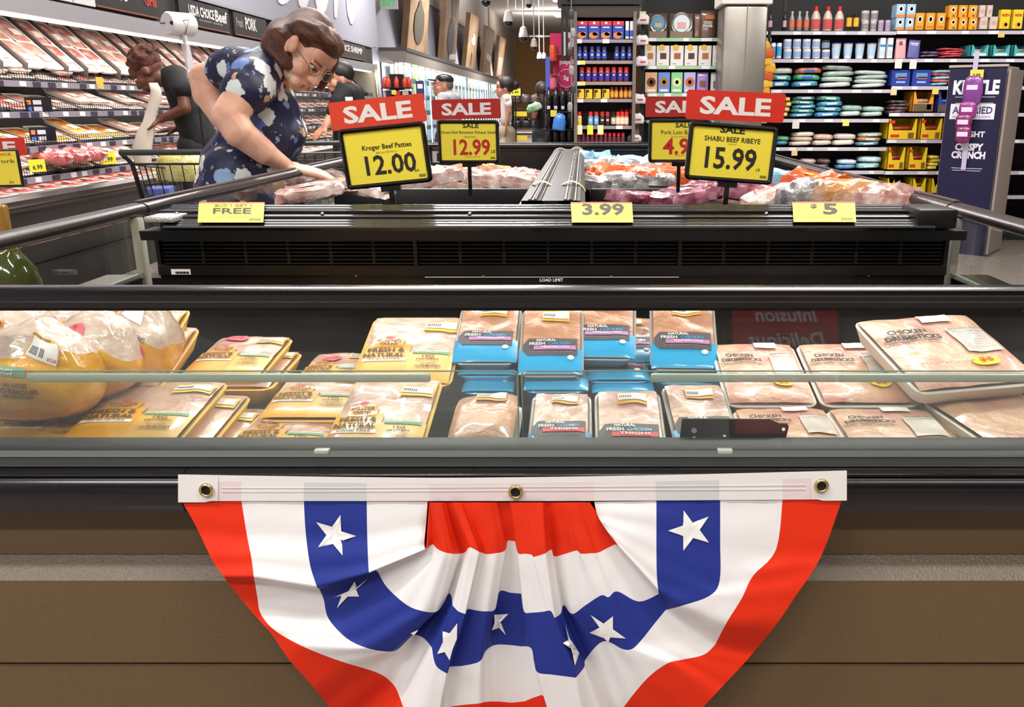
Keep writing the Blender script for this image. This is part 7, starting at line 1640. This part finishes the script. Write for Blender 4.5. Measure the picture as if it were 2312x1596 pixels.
# person with long dark hair holding a pack
Y5 = 11.0; bx5 = at_y(1222, 300, Y5).x
figure('person with long dark hair in black top facing the far aisle', (bx5, Y5, 0), (-.5, .8, -.1), (1222, 210), Y5, SKM, mat('hair_dark', '2a1c18', .5), BLKT, M('20242a', .8),
       lambda W: [('w', W(0, -.02, -.06), .045, at_y(1222, 226, Y5), .05), ('c', (1222, 234, Y5, 12), (1222, 285, Y5, 14)), ('c', (1212, 238, Y5 - .1, 8), (1206, 262, Y5 - .2, 6)), ('c', (1206, 262, Y5 - .2, 6), (1210, 252, Y5 - .32, 5))],
       [('c', (1222, 234, Y5, 16), (1222, 290, Y5, 17)), ('c', (1214, 236, Y5 - .1, 10), (1207, 258, Y5 - .18, 9)), ('c', (1230, 236, Y5 + .08, 10), (1234, 260, Y5 + .1, 9))], legs(bx5, Y5, .95, (-1, 0), .08, .085), lambda W, Rm: [('e', W(0, -.03, .04), (.088, .105, .10), Rm), ('e', W(0, -.07, -.10), (.075, .05, .14), Rm)], .92, .012, faceparts=False)
p = at_y(1212, 246, Y5 - .36); o = crumple(.16, .08, .14, 1, .6).build('snack_pack', mat('pack_green', '5aa84a', .4, noise_amt=.6, nscale=8, col2='d8e0e4', coat=.4), None, smooth=True, loc=p - Vector((0, 0, .07)), rot=(0, R(-20), 0)); tag(o, 'green and white snack pack held by the dark haired person', 'pack')

# ================================================================== CARTS, RACK
def wire_panel(P, nu, nv, r, name, m, par):
    b = MB(); lerp2 = lambda a, c: (P[0] * (1 - a) + P[1] * a) * (1 - c) + (P[3] * (1 - a) + P[2] * a) * c
    for i in range(nu + 1): b.tube([lerp2(i / nu, 0), lerp2(i / nu, 1)], r * (2.2 if i in (0, nu) else 1), 5)
    for j in range(nv + 1): b.tube([lerp2(0, j / nv), lerp2(1, j / nv)], r * (2.2 if j in (0, nv) else 1), 5)
    o = b.build(name, m, par); o['kind'] = 'stuff'; return o
WIRE = mat('cart_wire', '141312', .35)
def cart(label, loc, rz):
    t = thing('shopping_cart', label, 'shopping cart', loc, (0, 0, rz)); V = Vector
    a0, a1 = .27, .20      # half widths at handle end / nose
    T = [V((-a0, 0, .98)), V((a0, 0, .98)), V((a1, .85, .88)), V((-a1, .85, .88))]; B = [V((-a0 + .05, .08, .52)), V((a0 - .05, .08, .52)), V((a1 - .02, .80, .56)), V((-a1 + .02, .80, .56))]
    wire_panel([T[0], T[1], B[1], B[0]], 8, 4, .003, 'rear_gate', WIRE, t); wire_panel([T[2], T[3], B[3], B[2]], 7, 5, .003, 'nose_panel', WIRE, t); wire_panel([T[0], T[3], B[3], B[0]], 12, 5, .003, 'side_panel', WIRE, t); wire_panel([T[1], T[2], B[2], B[1]], 12, 5, .003, 'side_panel', WIRE, t); wire_panel(B, 8, 10, .003, 'floor_panel', WIRE, t)
    MB().tube([(-a0 - .02, -.10, 1.05), (a0 + .02, -.10, 1.05)], .017, 10).build('handle', mat('cart_handle', '2c3230', .35), t, smooth=40)
    for s in (-1, 1):
        MB().tube([(s * (a0 + .015), -.10, 1.05), (s * (a0 + .005), -.02, 1.0), (s * a0, .0, .98), (s * (a0 - .03), .12, .50), (s * (a0 - .02), .16, .18)], .013, 8).build('frame_tube', WIRE, t, smooth=40)
        MB().tube([(s * (a0 - .02), .16, .18), (s * a1, .82, .16)], .012, 8).build('lower_tube', WIRE, t)
        for y in (.14, .80):
            w_ = MB().tube([(s * (a0 - .02 if y < .5 else a1) - .012, y, .06), (s * (a0 - .02 if y < .5 else a1) + .012, y, .06)], .058, 14).build('wheel', M('3a3a3c', .5), t, smooth=40); MB().box((s * (a0 - .02 if y < .5 else a1), y, .12), (.04, .04, .09)).build('caster', STEEL, w_)
    wire_panel([V((-.2, .12, .78)), V((.2, .12, .78)), V((.2, .34, .74)), V((-.2, .34, .74))], 6, 3, .003, 'child_seat', WIRE, t)
    return t
ca = at_y(385, 315, 4.95); cart('black wire shopping cart with a yellow bag inside behind the leaning woman', (ca.x, ca.y + .1, 0), R(6))
cz = .60
pb = at_y(418, 402, 5.55)
o = crumple(.27, .27, .30, 3.3, .5).build('yellow_bag', mat('corn_bag', 'dcd28a', .35, noise_amt=.5, nscale=7, col2='b9a83e', coat=.6, bump=.5), None, smooth=60, loc=(pb.x, pb.y, .72)); tag(o, 'pale yellow plastic produce bag lying in the shopping cart', 'bag')
o = MB().rbox((0, 0, .08), (.30, .34, .16), .01).build('carton_box', M('8a3a34', .5), None, loc=(pb.x, pb.y, .56), rot=(0, 0, R(8))); tag(o, 'red carton lying under the yellow bag in the shopping cart', 'box')
o = MB().rbox((0, 0, .03), (.13, .16, .06), .01).build('blue_pack', M('5a6ab0', .4), None, loc=(pb.x - .02, 5.26, .775), rot=(0, 0, R(10))); tag(o, 'blue package on the child seat of the shopping cart', 'pack')
ra = at_y(735, 300, 6.3)
c2_ = cart('black wire shopping cart beside the bearded man', (ra.x + .05, ra.y, 0), R(24))
t = c2_; sg = link('sign_holder', None, c2_); sg.matrix_world = Matrix.Translation(at_y(707, 352, ra.y - .13)); bpy.context.view_layer.update(); t = sg
MB().rbox((0, 0, 0), (.21, .006, .14), .003).build('card', W_, t); MB().rbox((.04, -.004, .01), (.045, .004, .085), .003).build('phone_outline', M('4a8ac8', .5), t); card('phone_screen', (.04, -.0062, .012), .034, .055, M('cfe0f0', .5), t)
# ================================================================== PACKS IN THE ISLAND CASE
ip(MB().box((-.62, 4.38, .86), (.9, 1.2, .02)), 'raised_deck', LIN); ip(MB().box((.46, 4.38, .86), (.86, 1.2, .02)), 'raised_deck', LIN); ip(MB().box((.46, 2.95, .90), (.86, 1.55, .02)), 'raised_deck', LIN); ip(MB().box((-.62, 2.95, .85), (.9, 1.55, .02)), 'raised_deck', LIN)
FM = [mat('film_meat', 'c98a80', .25, noise_amt=.5, nscale=16, col2='ecd6c8', coat=.8, bump=.7, bscale=35), mat('film_silver', 'c9c6c4', .25, noise_amt=.6, nscale=22, col2='8a8482', coat=.8, bump=.8, bscale=40), mat('film_orange', 'e0642a', .3, coat=.8, bump=.6, bscale=35), mat('film_sky', '7ec0dc', .3, noise_amt=.4, nscale=14, col2='d8e6ea', coat=.8, bump=.6, bscale=35), mat('film_wine', '7a2a38', .25, noise_amt=.4, nscale=16, col2='b8788a', coat=.8, bump=.6, bscale=35), mat('film_amber', 'd89a4a', .3, noise_amt=.5, nscale=14, col2='d8b8a8', coat=.8, bump=.6)]
rnd = random.Random(21)
def ipack(u, v, y, wd, ht, k, lab, grp, zmin=.873):
    p = at_y(u, v, y); z = max(zmin, p.z - ht / 2)
    o = crumple(wd, wd * .8, ht, rnd.random() * 9).build('film_pack', FM[k], None, smooth=40, loc=(p.x, p.y, z), rot=(R(rnd.uniform(-4, 4)), R(rnd.uniform(-12, 12)), R(rnd.uniform(-35, 35)))); tag(o, lab, 'meat pack', grp)
    q = card('store_label', (0, -wd * .1, ht * .99), wd * .25, wd * .18, W_ if k != 2 else YEL, o, ay=(0, 1, 0), off=(0, 0, 1))
for i in range(7): ipack(915 + i * 44, 418 - (i % 3) * 6, 4.1 + (i % 2) * .3, .20, .09, 0, 'film wrapped steak pack with pale label in the far tub', 'steak packs in the far tub')
for i in range(5): ipack(960 + i * 55, 402 - (i % 2) * 8, 4.6, .20, .09, 5 if i % 2 else 0, 'clear wrapped %s steak pack at the back of the far tub' % ('amber' if i % 2 else 'pink'), 'back row steak packs')
for i in range(4): ipack(1345 + i * 52, 416 - (i % 2) * 5, 4.05, .20, .08, 1, 'silver patterned pork bag in the far tub', 'silver pork bags')
for i, (u, v, k) in enumerate(((1445, 408, 2), (1500, 412, 2), (1372, 404, 2), (1338, 372, 3), (1420, 384, 3), (1490, 386, 3), (1395, 392, 1), (1465, 392, 1), (1350, 390, 1), (1530, 396, 2), (1520, 384, 1))):
    ipack(u, v, 4.2 + (400 - v) * .012, .19, .12, k, ['', 'crinkled silver bag piled in the far tub', 'bright orange bag in the pile beside the duct', 'sky blue bag on top of the pile'][k], ['', 'crinkled silver bags', 'orange bags', 'sky blue bags'][k])
for u, v, y, k, ht in ((1445, 450, 3.25, 4, .05), (1540, 446, 3.2, 4, .07), (1585, 440, 3.25, 4, .08), (1625, 438, 3.5, 0, .09), (1672, 436, 3.2, 4, .08), (1715, 440, 3.1, 4, .08), (1765, 446, 2.95, 0, .06)): ipack(u, v, y, .21, ht, k, '%s beef pack in shiny film close to the ribbed hood' % ('dark red' if k == 4 else 'pale pink'), 'beef packs close to the hood', .912)
for i, (u, v, y, k) in enumerate(((1790, 410, 3.4, 3), (1840, 415, 3.2, 2), (1880, 425, 3.0, 2), (1920, 440, 2.75, 5), (1985, 450, 2.6, 5), (1850, 440, 2.8, 1), (2030, 458, 2.45, 0))): ipack(u - 20, v + 6, y, .17, .1, k, '%s frozen bag added in place of a reflection in the side glass' % ['pink', 'crinkled silver', 'bright orange', 'sky blue', 'wine red', 'amber'][k], 'bags added in place of the side glass reflection', .912)  # bags added to stand in for a blurry reflection in the side glass
for i, (u, v, y) in enumerate(((735, 412, 3.1), (700, 420, 2.9), (770, 408, 3.4), (820, 412, 3.4))): ipack(u, v + 14, y, .18, .05, 0 if i % 2 else 5, ('pink' if i % 2 else 'amber') + ' wrapped meat pack lying under the hand of the leaning woman', 'meat packs under the hand', .862)
# ================================================================== WINE BOTTLES outside the left glass
tb = thing('bottle_stand', 'small dark wooden stand carrying green wine bottles beside the case', 'stand', (-1.36, 1.85, 0))
MB().rbox((0, 0, .76), (.30, .5, .03), .005).build('top', M('3a2c22', .5), tb, smooth=30)
for a in (-1, 1):
    for c in (-1, 1): MB().box((a * .13, c * .22, .37), (.03, .03, .75)).build('leg', M('3a2c22', .5), tb)
GRNG = mat('bottle_green', '7d8a35', .08, trans=.75, coat=.5); 
for i, (x, y) in enumerate(((-1.238, 1.84), (-1.325, 1.94))):
    p = link('wine_bottle', MB().lathe([(.045, 0), (.056, .006), (.056, .155), (.05, .185), (.03, .215), (.0185, .235), (.0165, .30), (.0175, .305), (.0165, .312), (0, .312)], 24).mesh('glass_body', GRNG, 40), loc=(x, y, .776)); tag(p, ['green wine bottle with gold foil neck on the stand against the glass', 'green wine bottle with gold foil neck beside the first bottle'][i] if 0 else 'green wine bottle with gold foil neck on the stand beside the glass', 'bottle', 'green wine bottles')
    MB().lathe([(.0195, .225), (.0178, .25), (.0178, .318), (.016, .322), (0, .322)], 18).build('foil', mat('gold_foil', 'b98a42', .3, metal=.6), p, smooth=40); MB().lathe([(.0568, .03), (.0568, .12)], 24, cap=False).build('paper_label', M('c9b84a', .5), p, smooth=True)
# ================================================================== RED POSTER STAND behind the camera (seen mirrored in the front glass)
t = thing('poster_stand', 'red poster stand with white script facing the case front', 'sign', (.80, -1.05, 0))
MB().box((0, 0, 1.38), (.42, .03, .78)).build('panel', mat('poster_red', 'c01c24', .5), t); MB().rbox((0, -.005, 1.38), (.46, .03, .82), .01).build('frame', BLACKM, t); MB().tube([(0, -.03, 0), (0, -.03, 1.0)], .02, 8).build('post', BLACKM, t); MB().lathe([(.2, 0), (.2, .02), (.02, .04)], 16).build('base', BLACKM, t)
for s, z, w_ in (('Chocolate', 1.60, .26), ('Infusion', 1.46, .24), ('Delicious', 1.36, .30), ('for you', 1.24, .16)): lettering(s, W_, t, (0, .0155, z), wd=w_, ax=(-1, 0, 0), ay=(0, 0, 1), off=(0, 1, 0), shear=.25)
